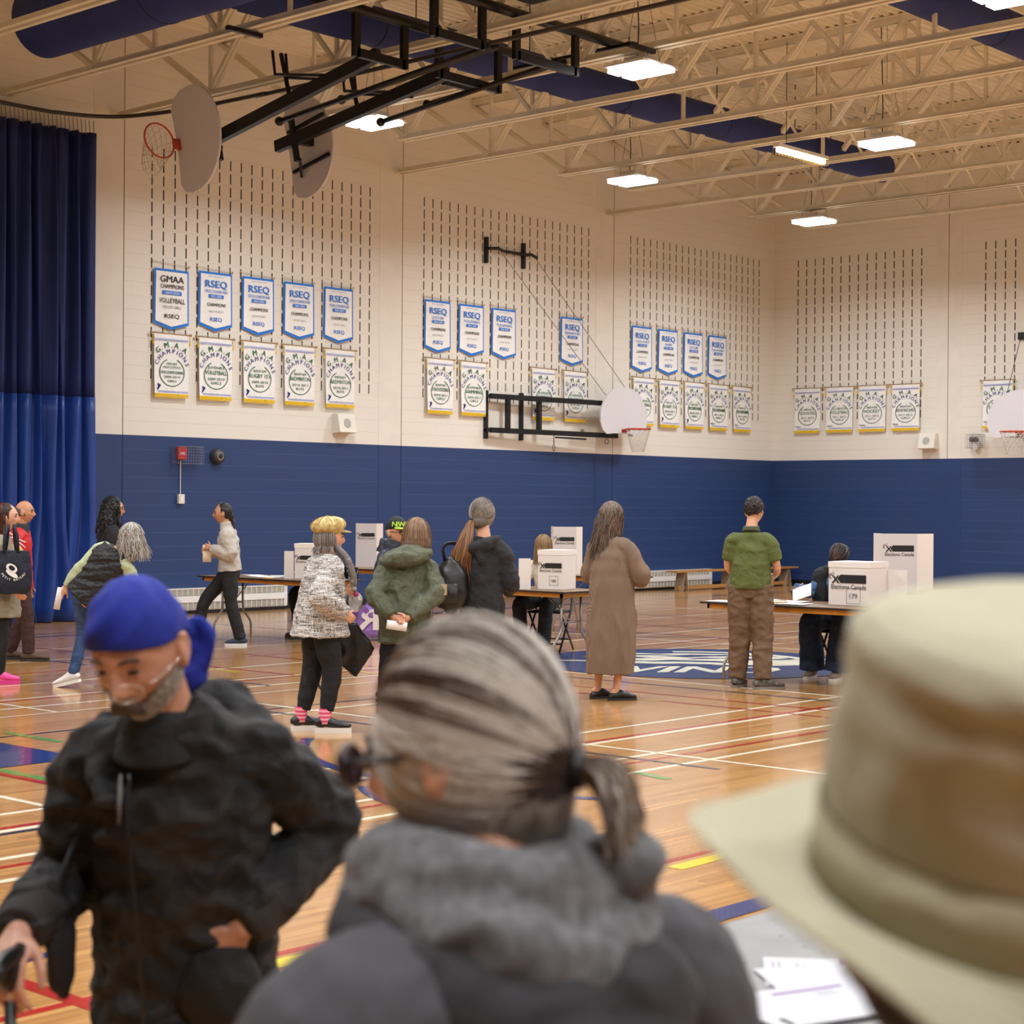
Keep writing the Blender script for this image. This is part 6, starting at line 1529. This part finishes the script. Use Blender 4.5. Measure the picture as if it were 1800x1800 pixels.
for i in range(700):
    az = rnd.uniform(radians(160), radians(440)) if rnd.random() < .6 else rnd.uniform(0, 2 * pi); po = rnd.uniform(.05, 1.75 if 190 < math.degrees(az) % 360 < 350 else 1.15)
    d = Vector((sin(po) * cos(az), sin(po) * sin(az), cos(po))); p = HC + J['HR'] @ Vector((.084 * d.x, .1 * d.y, .118 * d.z)); n_ = J['HR'] @ d; dn = (Vector((rnd.uniform(-.5, .5), rnd.uniform(-.3, .3), -1)))
    b.tube([p, p + n_ * .008 + dn * .01, p + n_ * .01 + dn * .025], [.002, .002, .0008], 3, cap=False)
b.build('hair_strands', hair_mat('dark_short_hair', (30, 22, 20), (62, 46, 38)), o)
glasses(o, J['hd'], J['HR'], 1.0, m_blackleather)
b = MB(); slimb(b, [J['nk'] + Vector((0, -.01, -.02)), J['nk'] + Vector((0, .0, .02)), J['nk'] + Vector((0, .0, .04))], [.088, .076, .07], n=20, ends=False); link('collar', remesh(b, .007, 2, 'collar'), mat('polo_collar', (62, 66, 40), .8), o, True)
b = MB(); slimb(b, [J['pel'] + Vector((0, 0, .03)), J['pel'] + Vector((0, 0, .065))], [(.172, .128), (.17, .126)], ref=(1, 0, 0), n=24, ends=False); b.build('belt', m_blackleather, o, True)

# ---- folding chairs and seated people
def chair(x, y, rz, label):
    r = empty('folding_chair', (x, y, 0), rz); tag(r, label, 'chair', 'black folding chairs')
    MB().box((-.2, -.2, .43), (.2, .2, .455)).build('seat', m_blackcloth, r, bevel=.01)
    for s_ in (-1, 1):
        MB().tube([(s_ * .21, -.22, .86), (s_ * .21, -.12, .45), (s_ * .21, .24, 0.0)], .012, 8).build('leg', m_blkmetal, r, True)
        MB().tube([(s_ * .19, .16, .44), (s_ * .19, -.27, 0.0)], .012, 8).build('leg', m_blkmetal, r, True)
    MB().tube([(-.19, -.2, .12), (.19, -.2, .12)], .009, 6).tube([(-.21, .17, .09), (.21, .17, .09)], .009, 6).build('stretcher', m_blkmetal, r)
    MB().box((-.2, -.235, .68), (.2, -.205, .86)).build('backrest', m_blackcloth, r, bevel=.01)
    return r
def seated(x, y, phi, label, sk, H=1.64, top=None, legs=None, shoes=None, P=None, **kw):
    PP = dict(pel=(0, -.04, .575), ch=(0, .0, .96), nk=(0, .03, 1.045), hd=(0, .09, 1.165), hpR=(.1, .0, .565), hpL=(-.1, .0, .565), knR=(.16, .4, .545), knL=(-.16, .4, .545), anR=(.15, .36, .085), anL=(-.13, .42, .085), elR=(.23, .12, .8), wrR=(.16, .34, .79), elL=(-.23, .12, .8), wrL=(-.16, .34, .79), hrot=(0, radians(-25), 0))
    PP.update(P or {}); return person(x, y, phi, label, H=H, sk=sk, P=PP, top=top, legs=legs, shoes=shoes, **kw)
chair(-16.41, -7.98, radians(200) - pi / 2, 'black folding chair under the seated blonde person behind box 180')
o, J = seated(-16.45, -7.96, 200, 'person with light brown hair seated behind the ballot box numbered 180', m_skin, P=dict(hrot=(radians(-25), radians(-48), 0)), top=dict(m=mat('cream_blouse', (214, 200, 182), .8), hem=.5, g=.95, f=(5, 5, 5)), legs=dict(m=m_blackcloth, r=(.1, .085, .08)), shoes=dict(um=m_blackleather, sm=m_sole_d))
HC = J['hd'] + Vector((0, -.015, .012))
hairvol(o, [(HC + Vector((0, .02, .03)), (.09, .104, .1), R3()), (HC + Vector((0, -.05, -.09)), (.09, .06, .12), R3())], mat('blond_base', (134, 104, 72), .6), 13, amp=.005, f=(40, 40, 7))
b = MB(); fall_strands(b, HC + Vector((0, .02, .02)), R3(), (.094, .108, .116), radians(100), radians(440), 1.0, 330, r=.0028, seed=21, spread=.02); b.build('hair_strands', hair_mat('blond_hair', (112, 82, 52), (176, 142, 100)), o)
chair(-16.62, -11.95, radians(190) - pi / 2, 'black folding chair under the denim-clad person behind box 179')
m_ddenim = mat('dark_denim', (34, 46, 70), .85, var=.15, vscale=12, bump=.3, bscale=400, bdist=.0008, fold=.5, fscale=8)
o, J = seated(-16.62, -11.92, 190, 'person in denim seated writing behind the ballot box numbered 179', m_skind, top=dict(m=mat('denim_shirt', (66, 96, 136), .85, var=.1, vscale=15, fold=.4), hem=.5, g=.95), legs=dict(m=m_ddenim, g=1.05, r=(.11, .1, .13), hem=.0),
    shoes=dict(um=mat('taupe_suede', (140, 124, 108), .8), sm=m_sole_w), P=dict(wrR=(.3, .4, .86), elR=(.27, .16, .82), handR=dict(curl=.9, d=(.1, 1, .1), pn=(0, 0, -1), th=(-1, 0, 0))), brow=(20, 14, 12))
HC = J['hd'] + Vector((0, -.012, .015))
hairvol(o, [(HC, (.085, .1, .108), R3()), (HC + Vector((-.01, -.11, .04)), (.055, .045, .06), R3())], mat('black_twist_base', (26, 18, 18), .7), 14, amp=.012, f=(40, 40, 40))
b = MB(); pony(b, HC, R3(0, -.3), (.089, .106, .115), (0, -.1, .04), 130, .0045, 6); b.build('twists', hair_mat('black_twists', (20, 14, 14), (58, 42, 40)), o)
b = MB()
for s_ in (-1, 1): slimb(b, [(s_ * .1, .0, 1.03), (s_ * .2, .04, .97), (s_ * .2, .08, .82), (s_ * .17, .06, .62)], [.06, .085, .08, .07], n=16)
link('black_cardigan', remesh(b, .01, 2, 'cardigan', folds(.008, 6, 6, 6)), m_blackcloth, o, True)
pw = W(o, (.3, .5, .86)); hp = W(o, (.28, .47, .85))
pn_ = MB().tube([Vector((0, 0, 0)), Vector((-.02, -.09, .07)), ], .004, 8)
tag(pn_.build('pencil', mat('pencil_yellow', (206, 160, 96), .5), None, True, loc=tuple(hp)), 'yellow pencil in the hand of the seated person in denim', 'pencil')
paper_in(W(o, (.18, .56, .83)), radians(-80), radians(-38), .2, .15, 'white sheet lifted at an angle above the table by the seated person in denim', 'paper_sheet', roll=radians(-20))
chair(-16.84, -4.84, radians(165) - pi / 2, 'black folding chair behind the left table, mostly hidden')
o, J = seated(-16.88, -4.83, 165, 'person in black trousers seated at the left table, almost hidden behind the person in tweed', m_skin2, top=dict(m=m_charc, hem=.5), legs=dict(m=m_blackcloth, r=(.1, .085, .08)), shoes=dict(um=mat('brown_boot', (70, 48, 38), .6), sm=m_sole_d))
hairvol(o, [(J['hd'] + Vector((0, -.02, .02)), (.086, .1, .108), R3())], MATS['dark_hair'], 15)
# backpack on the floor by the centre circle, strap bag under the table
o = empty('rucksack', (-16.9, -9.95, 0), .6); tag(o, 'blue and black rucksack lying on the floor beyond the long cardigan', 'rucksack')
b = MB(); slimb(b, [(0, 0, .05), (0, 0, .16), (0.02, 0, .32)], [(.15, .12), (.15, .12), (.09, .06)], n=22, ref=(1, 0, 0)); link('pack_body', remesh(b, .01, 2, 'pack', folds(.012, 6, 6, 6)), mat('royal_nylon', (28, 58, 130), .5), o, True)
MB().tube(smooth_path([(.1, -.05, .2), (.2, -.08, .22), (.26, -.1, .1), (.2, -.1, .02), (.36, -.12, .01)], 5), [(.012, .004)] * 21, 6).build('strap', m_blkmetal, o, True)
o.location = (-17.15, -9.6, 0)

# ================================================================== THE NEAR FIGURES
def camo():
    M = mat('dark_camouflage', (26, 25, 27), .85, bump=.3, bscale=260, bdist=.0012, fold=.45, fscale=6)
    nt = M.node_tree; N = nt.nodes; L = nt.links; bb = N['Principled BSDF']; tc = N.new('ShaderNodeTexCoord'); mp = N.new('ShaderNodeMapping'); mp.inputs['Scale'].default_value = (1, 1, 1.6); L.new(tc.outputs['Object'], mp.inputs[0])
    n = N.new('ShaderNodeTexNoise'); n.inputs['Scale'].default_value = 11; n.inputs['Detail'].default_value = 3; n.inputs['Distortion'].default_value = .6; L.new(mp.outputs[0], n.inputs[0])
    r = N.new('ShaderNodeValToRGB'); e = r.color_ramp.elements; e[0].position = .46; e[0].color = (*lin((13, 12, 14)), 1); e[1].position = .56; e[1].color = (*lin((36, 33, 33)), 1)
    L.new(n.outputs[0], r.inputs[0]); L.new(r.outputs[0], bb.inputs['Base Color']); return M
m_camo = camo()
m_rib = mat('brown_black_rib', (42, 36, 34), .9, bump=.5, bscale=120, stretch=(3, 3, .3))
m_tanned = mat('skin_tanned', (182, 132, 108), .5, var=.12, vscale=30, bump=.15, bscale=180, bdist=.0015, sss=.15)
hr = (radians(-12), radians(-27), radians(3))
o, J = person(-29.67, -18.53, 217, 'person in a royal blue bandana, glasses and dark camouflage jacket leaning on a cane', H=1.6, sk=m_tanned, vox=.0042, old=1.0, hs=1.0, brow=(62, 50, 44),
    P=dict(pel=(-.02, -.02, .8), ch=(-.03, .09, 1.215), nk=(-.015, .135, 1.295), hd=(.006, .2, 1.405), hrot=hr, shR=(.125, .09, 1.185), shL=(-.185, .06, 1.2), elR=(.2, .0, .965), wrR=(.205, .235, .915), elL=(-.275, -.07, 1.06), wrL=(-.155, .1, .9),
           handR=dict(d=(.02, .75, -.55), pn=(-.2, -.5, -.8), th=(-1, 0, .1), curl=.75, s=1.0, tc=.9), handL=dict(d=(.55, .0, -.7), pn=(.3, -.8, .2), curl=.5)),
    legs=dict(m=mat('black_jeans', (24, 24, 28), .8, fold=.4), g=1.0), shoes=dict(um=m_blackleather, sm=m_sole_d, L=.29),
    top=dict(m=m_camo, hem=.62, g=1.04, amp=.013, vox=.0065, f=(9, 9, 12), sm=3, name='camouflage_jacket', r=[(.18, .15), (.175, .145), (.165, .14), (.175, .135), (.15, .1), (.075, .068)], sl=(.068, .068, .062, .046),
             extra=[([(.09, -.0, 1.245), (.03, -.04, 1.275), (-.07, -.05, 1.285), (-.14, .0, 1.26), (-.165, .07, 1.23), (-.12, .14, 1.185)], [.025, .04, .045, .04, .03, .018]), ([(.11, .05, 1.25), (.1, .14, 1.2), (.06, .2, 1.14)], [.026, .026, .016])]))
HD, HR = J['hd'], J['HR']
m_band = mat('royal_blue_cloth', (3, 30, 136), .8, var=.06, vscale=10, bump=.2, bscale=300, bdist=.001, fold=.12, fscale=8)
bd = solid(patch(HD, HR, 1.04, .009, 0.0, lambda a: radians(73 + 36 * (0 if sin(a) > 0 else (sin(a)) ** 2) - 6 * max(0, sin(a)) + 8 * cos(a) ** 2), bump=lambda a, p: .003 * sin(a * 5 + p * 9) * min(1, p), n=90, m=40).build('bandana', m_band, o, True), .003)
b = MB(); K = HD + HR @ Vector((-.03, -.108, -.035))
b.ell(K, (.024, .024, .022), 16, 12); slimb(b, [K, K + Vector((-.022, -.01, .008)), K + Vector((-.036, -.005, -.02)), K + Vector((-.03, .0, -.07))], [(.014, .012), (.03, .015), (.034, .012), (.016, .006)], n=14)
slimb(b, [K, K + Vector((-.012, .01, -.035)), K + Vector((-.018, .02, -.075)), K + Vector((-.01, .02, -.1))], [(.014, .012), (.028, .014), (.032, .01), (.014, .005)], n=14)
link('bandana_knot', remesh(b, .004, 2, 'knot', folds(.005, 20, 20, 20, 2)), m_band, bd, True)
hm = hair_mat('salt_beard', (120, 106, 94), (206, 196, 182), .6); b = MB(); rnd = random.Random(11)
for i in range(4200):
    az = rnd.uniform(radians(-4), radians(184)); fr = sin(az); po = rnd.uniform(radians(104 + 22 * max(0, fr) ** 2 * (1 if abs(cos(az)) > .28 else .1)), radians(168)); d = Vector((sin(po) * cos(az), sin(po) * sin(az), cos(po)))
    p = head_fn(*d, 1.0)
    if abs(p.x) < .024 and -.078 < p.z < -.058 and p.y > .05: continue
    if p.z > -.045 and p.y > .045: continue
    q = HD + HR @ (p * 1.04); nn = HR @ d; dn = Vector((rnd.uniform(-.3, .3), rnd.uniform(-.2, .2), -1)); L_ = rnd.uniform(.003, .007)
    b.tube([q - nn * .001, q + nn * .003 + dn * L_ * .5, q + nn * .003 + dn * L_], [.0011, .001, .0004], 3, cap=False)
b.build('beard', hm, o)
solid(patch(HD, HR, 1.0, .0045, lambda a: radians(104 + 27 * max(0, sin(a)) ** 3), radians(177), radians(-2), radians(182), noise_amp=.002).build('beard_base', mat('beard_grey', (150, 138, 124), .9, rgb2=(110, 98, 88), vscale=60, bump=.8, bscale=300), o, True), .002)
b = MB()
for i in range(700):
    x_ = rnd.uniform(-.03, .03); z_ = -.0565 + rnd.uniform(-.006, .006) - abs(x_) * .25; t_ = HD + HR @ (Vector((x_, .0885 - abs(x_) ** 1.5 * 2.2, z_)) * 1.04)
    dn = HR @ Vector((x_ * 14, .1, -1)).normalized(); b.tube([t_, t_ + HR @ Vector((0, .004, 0)) + dn * .007, t_ + dn * .015], [.0012, .001, .0004], 3, cap=False)
b.build('moustache', hair_mat('dark_moustache', (70, 56, 48), (130, 116, 104), .6), o)
glasses(o, HD + HR @ Vector((0, .006, -.016)), HR, 1.04, mat('silver_wire', (190, 186, 178), .2, metal=1), hw=.026, hh=.017, r=.0011, lens=mat('clear_lens', (240, 240, 240), .03, alpha=.12), dy=.012)
for s_, mm in (('R', m_rib), ('L', m_rib)):
    wr, el = J['wr' + s_], J['el' + s_]; d = (wr - el).normalized(); b = MB(); slimb(b, [wr - d * .075, wr - d * .03, wr + d * .0], [.057, .05, .044], n=20, ends=False); link('ribbed_cuff', remesh(b, .005, 1, 'cuff', folds(.002, 6, 6, 6)), mm, o, True)
b = MB(); slimb(b, [J['nk'] + Vector((0, -.01, -.08)), J['nk'] + Vector((0, .0, -.03)), J['nk'] + Vector((.0, .0, -.005))], [(.09, .085), (.072, .068), (.06, .057)], n=24, ends=False); b.build('black_shirt', m_blackcloth, o, True)
b = MB(); P = [(.02, .2, 1.185), (.02, .222, 1.12), (.01, .228, 1.04), (0, .212, .89), (0, .17, .74)]; b.tube(smooth_path(P, 4), .004, 6); b.build('zip', mat('zip_metal', (34, 33, 33), .4, metal=.5), o, True)
b = MB(); b.tube([(.035, .205, 1.185), (.03, .228, 1.145), (.028, .238, 1.105)], [.003, .004, .002], 8); b.build('zip_pull', mat('grey_cord', (92, 88, 86), .7), o, True)
b = MB()
for P in ([(.1, .1, 1.255), (.085, .21, 1.14), (.1, .222, .99), (.13, .175, .79)], [(-.1, .08, 1.26), (-.085, .2, 1.14), (-.1, .212, .99), (-.125, .175, .79)]): b.tube(smooth_path(P, 5), [(.022, .006)] * 16, 10, ref=(1, 0, 0))
mat('black_vest', (14, 14, 15), .8, fold=.3); b = MB(); b.ell((-.115, .1, .79), (.08, .05, .085), 22, 14); link('jacket_pocket', remesh(b, .006, 2, 'pocket', folds(.006, 9, 9, 9)), MATS['black_vest'], o, True)
cn = empty('walking_cane', W(o, (.19, .31, 0))); tag(cn, 'black walking cane in the hand of the person in the bandana', 'cane')
MB().tube([(0, 0, .02), (0, 0, .87)], .0105, 12).build('shaft', m_blkmetal, cn, True)
b = MB(); b.tube(smooth_path([(0, 0, .84), (0, 0, .87), (.004, .004, .88), (.03, .02, .888), (-.02, -.012, .888), (-.055, -.04, .88)], 3), .017, 14); b.ell((.03, .02, .888), (.019, .019, .019)); b.ell((-.055, -.04, .88), (.018, .018, .018)); b.build('handle', mat('cane_grip', (16, 15, 16), .35), cn, True)
MB().tube([(0, 0, 0), (0, 0, .04)], .015, 12).build('rubber_tip', m_black, cn, True)
sb = empty('mesh_bag', W(o, (.165, .14, .79)), radians(217)); tag(sb, 'small black drawstring bag at the side of the person in the bandana', 'bag')
b = MB(); slimb(b, [(-.02, 0, -.01), (-.01, 0, .03), (.0, 0, .09), (.03, 0, .14)], [(.015, .015), (.04, .022), (.055, .024), (.012, .012)], n=18, ref=(1, 0, 0)); link('bag_body', remesh(b, .005, 1, 'bag', folds(.008, 9, 9, 9)), m_blackcloth, sb, True)
MB().tube([(.03, 0, .14), (.0, .0, .2), (-.03, .02, .27)], .004, 6).build('cord', m_blackcloth, sb, True)

# ---- ponytailed woman, close, from behind
m_fleece = mat('grey_fleece', (68, 66, 70), .92, var=.06, vscale=30, bump=.25, bscale=260, bdist=.001, fold=.3, fscale=5)
def heather():
    M = mat('heather_knit', (112, 110, 112), .95, rgb2=(78, 76, 78), vscale=1.0, stretch=(70, 70, 26), det=3, lo=.3, hi=.7, bump=.6, bscale=1.6, bdist=.003); return M
o, J = person(-30.432, -20.012, 78, 'person with a silver and brown ponytail and dark glasses in a grey fleece', H=1.56, sk=m_skin, vox=.005, hs=1.0,
    P=dict(pel=(.02, -.06, .82), ch=(.0, -.055, 1.19), nk=(.0, -.03, 1.28), hd=(.0, .02, 1.418), hrot=(radians(30), radians(-10), 0), sw=.175, shL=(-.185, -.06, 1.165), shR=(.185, -.06, 1.165), elR=(.25, .0, .92), wrR=(.18, .2, .85), elL=(-.25, .0, .92), wrL=(-.18, .2, .85)),
    legs=dict(m=m_blackcloth), shoes=dict(um=m_blackleather, sm=m_sole_d),
    top=dict(m=m_fleece, hem=.68, g=1.08, amp=.01, vox=.008, f=(4, 4, 5), name='fleece_jacket', r=[(.2, .16), (.2, .16), (.185, .15), (.19, .145), (.17, .11), (.1, .09)], sl=(.1, .085, .075, .06)))
HD, HR = J['hd'], J['HR']
def ring(b, c, ra, rb, th, tilt, n=40, a0=0, a1=2 * pi, wob=.0, ph=0, tw=(1, 1), dz=0):
    pts = []; rr = []
    for i in range(n + 1):
        a = a0 + (a1 - a0) * i / n; pts.append(Vector(c) + R3(0, tilt[0], tilt[1]) @ Vector((ra * cos(a), rb * sin(a), wob * sin(2 * a + ph)))); q = th * (1 + .12 * sin(3 * a + ph)); rr.append((q * tw[0], q * tw[1]))
    b.tube(pts, rr, 16)
b = MB(); ring(b, (.0, -.015, 1.312), .095, .092, .038, (radians(6), radians(2)), wob=.008, tw=(1, 1.15)); ring(b, (.01, -.035, 1.272), .122, .115, .036, (radians(8), radians(5)), wob=.01, ph=1.2, tw=(1, 1.15))
b.ell((.1, -.1, 1.315), (.045, .04, .04)); 
link('knitted_cowl', remesh(b, .006, 3, 'cowl', folds(.011, 8, 8, 13, 3)), heather(), o, True)
m_dkf = mat('dark_grey_fleece', (48, 46, 49), .92, var=.06, vscale=30, bump=.25, bscale=260, bdist=.001, fold=.3, fscale=5)
b = MB(); ring(b, (.0, -.045, 1.235), .135, .125, .038, (radians(10), radians(4)), wob=.012, ph=2.2, tw=(1, 1.1)); ring(b, (.01, -.055, 1.2), .15, .135, .034, (radians(12), radians(2)), wob=.01, ph=.4)
b.ell((.05, -.15, 1.2), (.1, .05, .06))
link('hood', remesh(b, .006, 3, 'hood', folds(.008, 7, 7, 10, 5)), m_dkf, o, True)
hb_ = mat('silver_brown_base', (150, 140, 130), .6, rgb2=(96, 84, 74), vscale=1, stretch=(30, 30, 8)); RH = (.083, .1, .114); HC = HD + HR @ Vector((0, -.012, .012))
b = MB(); b.ell(HC, (.08, .095, .11), 40, 28, HR); b.ell(HD + HR @ Vector((0, -.05, -.05)), (.062, .055, .06), 24, 16, HR)
link('hair', remesh(b, .005, 3, 'hair', folds(.003, 50, 50, 8, 2)), hb_, o, True)
def sweep(mb, n, seed, azr, pr, r, tie=(.0, -.098, -.04), k0=1.0):
    rnd = random.Random(seed); tv = Vector(tie); td = Vector((tv.x / RH[0], tv.y / RH[1], tv.z / RH[2])).normalized()
    for i in range(n):
        az = rnd.uniform(*azr); po = rnd.uniform(*pr); d0 = Vector((sin(po) * cos(az), sin(po) * sin(az), cos(po))); om = d0.angle(td); k = k0 * rnd.uniform(1.0, 1.045); P = []
        if om < .3: continue
        for j in range(15):
            t_ = j / 14; d = (d0 * sin((1 - t_) * om) + td * sin(t_ * om)) / sin(om); kk = k * (1 + .03 * sin(pi * t_))
            P.append(HC + HR @ Vector((RH[0] * d.x * kk, RH[1] * d.y * kk, RH[2] * d.z * kk)) + Vector((rnd.uniform(-1, 1), rnd.uniform(-1, 1), rnd.uniform(-1, 1))) * .0007)
        mb.tube(P, [r * (.55 + .45 * sin(pi * (j + 1) / 16)) for j in range(15)], 4, cap=False)
b = MB(); sweep(b, 1500, 1, (radians(-30), radians(210)), (radians(8), radians(100)), .0011); b.build('silver_hair', hair_mat('silver_strands', (184, 176, 166), (232, 227, 220), .35), o)
b = MB()
for q in range(7):
    az = random.Random(q * 7).uniform(radians(-20), radians(200)); po = random.Random(q * 5 + 1).uniform(radians(15), radians(80)); sweep(b, 45, q + 20, (az - .1, az + .1), (po - .1, po + .1), .0011, k0=1.008)
b.build('brown_streaks', hair_mat('brown_strands', (66, 50, 42), (112, 92, 80), .35), o)
b = MB(); sweep(b, 1100, 50, (radians(205), radians(330)), (radians(96), radians(135)), .0014, k0=1.01); b.build('nape_hair', hair_mat('nape_strands', (40, 30, 26), (74, 58, 50), .4), o)
b = MB(); rnd = random.Random(9); T0 = HC + HR @ Vector((.0, -.104, -.045)); outv = (HR @ Vector((.0, -1, 0)))
for i in range(420):
    a = rnd.uniform(0, 2 * pi); q = sqrt(rnd.random()); l_ = rnd.uniform(.045, .085); u = HR @ Vector((cos(a) * q, 0, sin(a) * q)); P = []; sp = rnd.uniform(-.4, .4)
    for j in range(9):
        t_ = j / 8; P.append(T0 + u * (.009 + .03 * t_) + outv * (.062 * sin(t_ * 1.5) * (.75 + .4 * sp)) + Vector((.012 * sp * t_, .01 * sp * t_, -l_ * t_ ** 1.7 * .8)))
    b.tube(P, [.0014] * 8 + [.0004], 4, cap=False)
b.build('ponytail', hair_mat('tail_strands', (74, 58, 48), (176, 162, 148), .4), o)
MB().lathe([(.012, -.007), (.019, -.004), (.019, .004), (.012, .007)], 20).build('hair_tie', m_black, o, True, loc=tuple(T0), rot=(pi / 2, 0, radians(30)))
glasses(o, HD, HR, 1.0, mat('tortoise_frame', (34, 24, 28), .25), hw=.027, hh=.021, r=.0038, lens=mat('dark_lens', (48, 42, 60), .1), dy=.01)

# ---- person in the sun hat
m_hat = mat('cream_cotton', (168, 161, 136), .85, var=.05, vscale=9, bump=.2, bscale=240, bdist=.001, fold=.25, fscale=5)
o, J = person(-30.72, -20.70, 60, 'person in a cream cotton sun hat at the right, nearest to the camera', H=1.56, sk=m_skind, vox=.0065, P=dict(ch=(0, -.02, 1.2), hd=(0, .02, 1.415), hrot=(0, radians(4), 0)),
    legs=dict(m=m_blackcloth), top=dict(m=mat('brown_top', (62, 42, 36), .85, fold=.3), hem=.7), shoes=dict(um=m_blackleather, sm=m_sole_d), brow=(20, 14, 12))
HC = J['hd'] + Vector((0, -.005, .02))
# the hat, tilted towards the back of the head, brim wavy
hat_c = Vector((0, -.01, 1.435)); HT = R3(0, radians(15), radians(-2))
def hatp(r_, a, z): return hat_c + HT @ Vector((r_ * cos(a), r_ * sin(a) * 1.06, z))
n = 72; vs = []; prof = [(.0, .168), (.04, .168), (.074, .165), (.092, .158), (.0965, .152), (.098, .142), (.1, .1), (.1015, .05), (.104, .02), (.105, .0)]
prof2 = []
for i in range(len(prof) - 1):
    for q in range(4): t_ = q / 4; prof2.append((prof[i][0] * (1 - t_) + prof[i + 1][0] * t_, prof[i][1] * (1 - t_) + prof[i + 1][1] * t_))
prof = prof2 + [prof[-1]]
for r_, z in prof:
    for j in range(n):
        a = 2 * pi * j / n; nz = noise.noise(Vector((cos(a) * 1.6, sin(a) * 1.6, z * 26))); rd = (1 - abs(nz) * 2.4) * .06 * max(0, min(1, (z - .04) / .02, (.155 - z) / .01)) - .07 * math.exp(-((z - .126 - .006 * sin(2 * a)) / .008) ** 2)
        w_ = 1 + .012 * sin(3 * a + z * 30) * (1 - z / .17) + rd; vs.append(hatp(r_ * w_, a, z + .004 * sin(2 * a + 1) * (r_ > .03)))
k = len(prof)
# local azimuth of the viewer: the person faces 60 deg, so the camera lies at about -108..-90 deg in the hat's frame
for i in range(1, 43):
    t_ = i / 42
    for j in range(n):
        a = 2 * pi * j / n; back = max(0, -sin(a)) ; left = max(0, -cos(a))
        droop = radians(-12 + 66 * back ** 5 + 20 * max(0, sin(a)) - 13 * left ** 5) ; L_ = .078 * t_
        vs.append(hatp(.105 + L_ * cos(droop), a, -L_ * sin(droop) * (.7 + .3 * t_) + .004 * t_ * sin(5 * a + 1) + .0011 * cos(2 * pi * L_ / .0093)))
k += 42
b = MB().add(vs, [(i * n + j, i * n + (j + 1) % n, (i + 1) * n + (j + 1) % n, (i + 1) * n + j) for i in range(k - 1) for j in range(n)])
ht = b.build('sun_hat', m_hat, o, True); solid(ht, .003)
b = MB()
for z, rr in ((.152, .0972), (.046, .1045)):
    b.tube([hatp(rr, 2 * pi * j / n, z) for j in range(n + 1)], .0022, 5, cap=False)
for t_ in (.18, .34, .5, .66, .82, .97):
    pts = []
    for j in range(n + 1):
        a = 2 * pi * j / n; back = max(0, -sin(a)); left = max(0, -cos(a)); droop = radians(-12 + 66 * back ** 5 + 20 * max(0, sin(a)) - 13 * left ** 5); L_ = .078 * t_
        pts.append(hatp(.105 + L_ * cos(droop), a, -L_ * sin(droop) * (.7 + .3 * t_) + .004 * t_ * sin(5 * a + 1) + .0008))
    b.tube(pts, .0007, 4, cap=False)
b.build('stitching', mat('stitch_tan', (128, 112, 78), .8), ht)
b = MB(); vs = []
for z, rr in ((.0, .1095), (.045, .1085)):
    vs += [hatp(rr * (1 + .012 * sin(6 * pi * j / n) * .8), 2 * pi * j / n, z) for j in range(n)]
b.add(vs, [(j, (j + 1) % n, n + (j + 1) % n, n + j) for j in range(n)]); solid(b.build('hat_band', mat('cream_band', (160, 150, 120), .85, fold=.2), ht, True), .002)
for a in (radians(175), radians(188)):
    b = MB(); p = hatp(.1035, a, .055); q = hatp(.13, a, .055) - p; q.normalize(); nn = 14; u = q.cross(Vector((0, 0, 1))).normalized(); v = u.cross(q)
    b.tube([p + u * .0045 * cos(2 * pi * i / nn) + v * .0045 * sin(2 * pi * i / nn) for i in range(nn + 1)], .0016, 6, cap=False); b.build('eyelet', mat('brass_green', (96, 100, 70), .4, metal=.6), ht, True)
hairvol(o, [(J['hd'] + Vector((0, -.025, .01)), (.084, .095, .108), R3()), (J['hd'] + Vector((0, -.06, -.06)), (.066, .045, .06), R3())], MATS['black_twist_base'], 16)
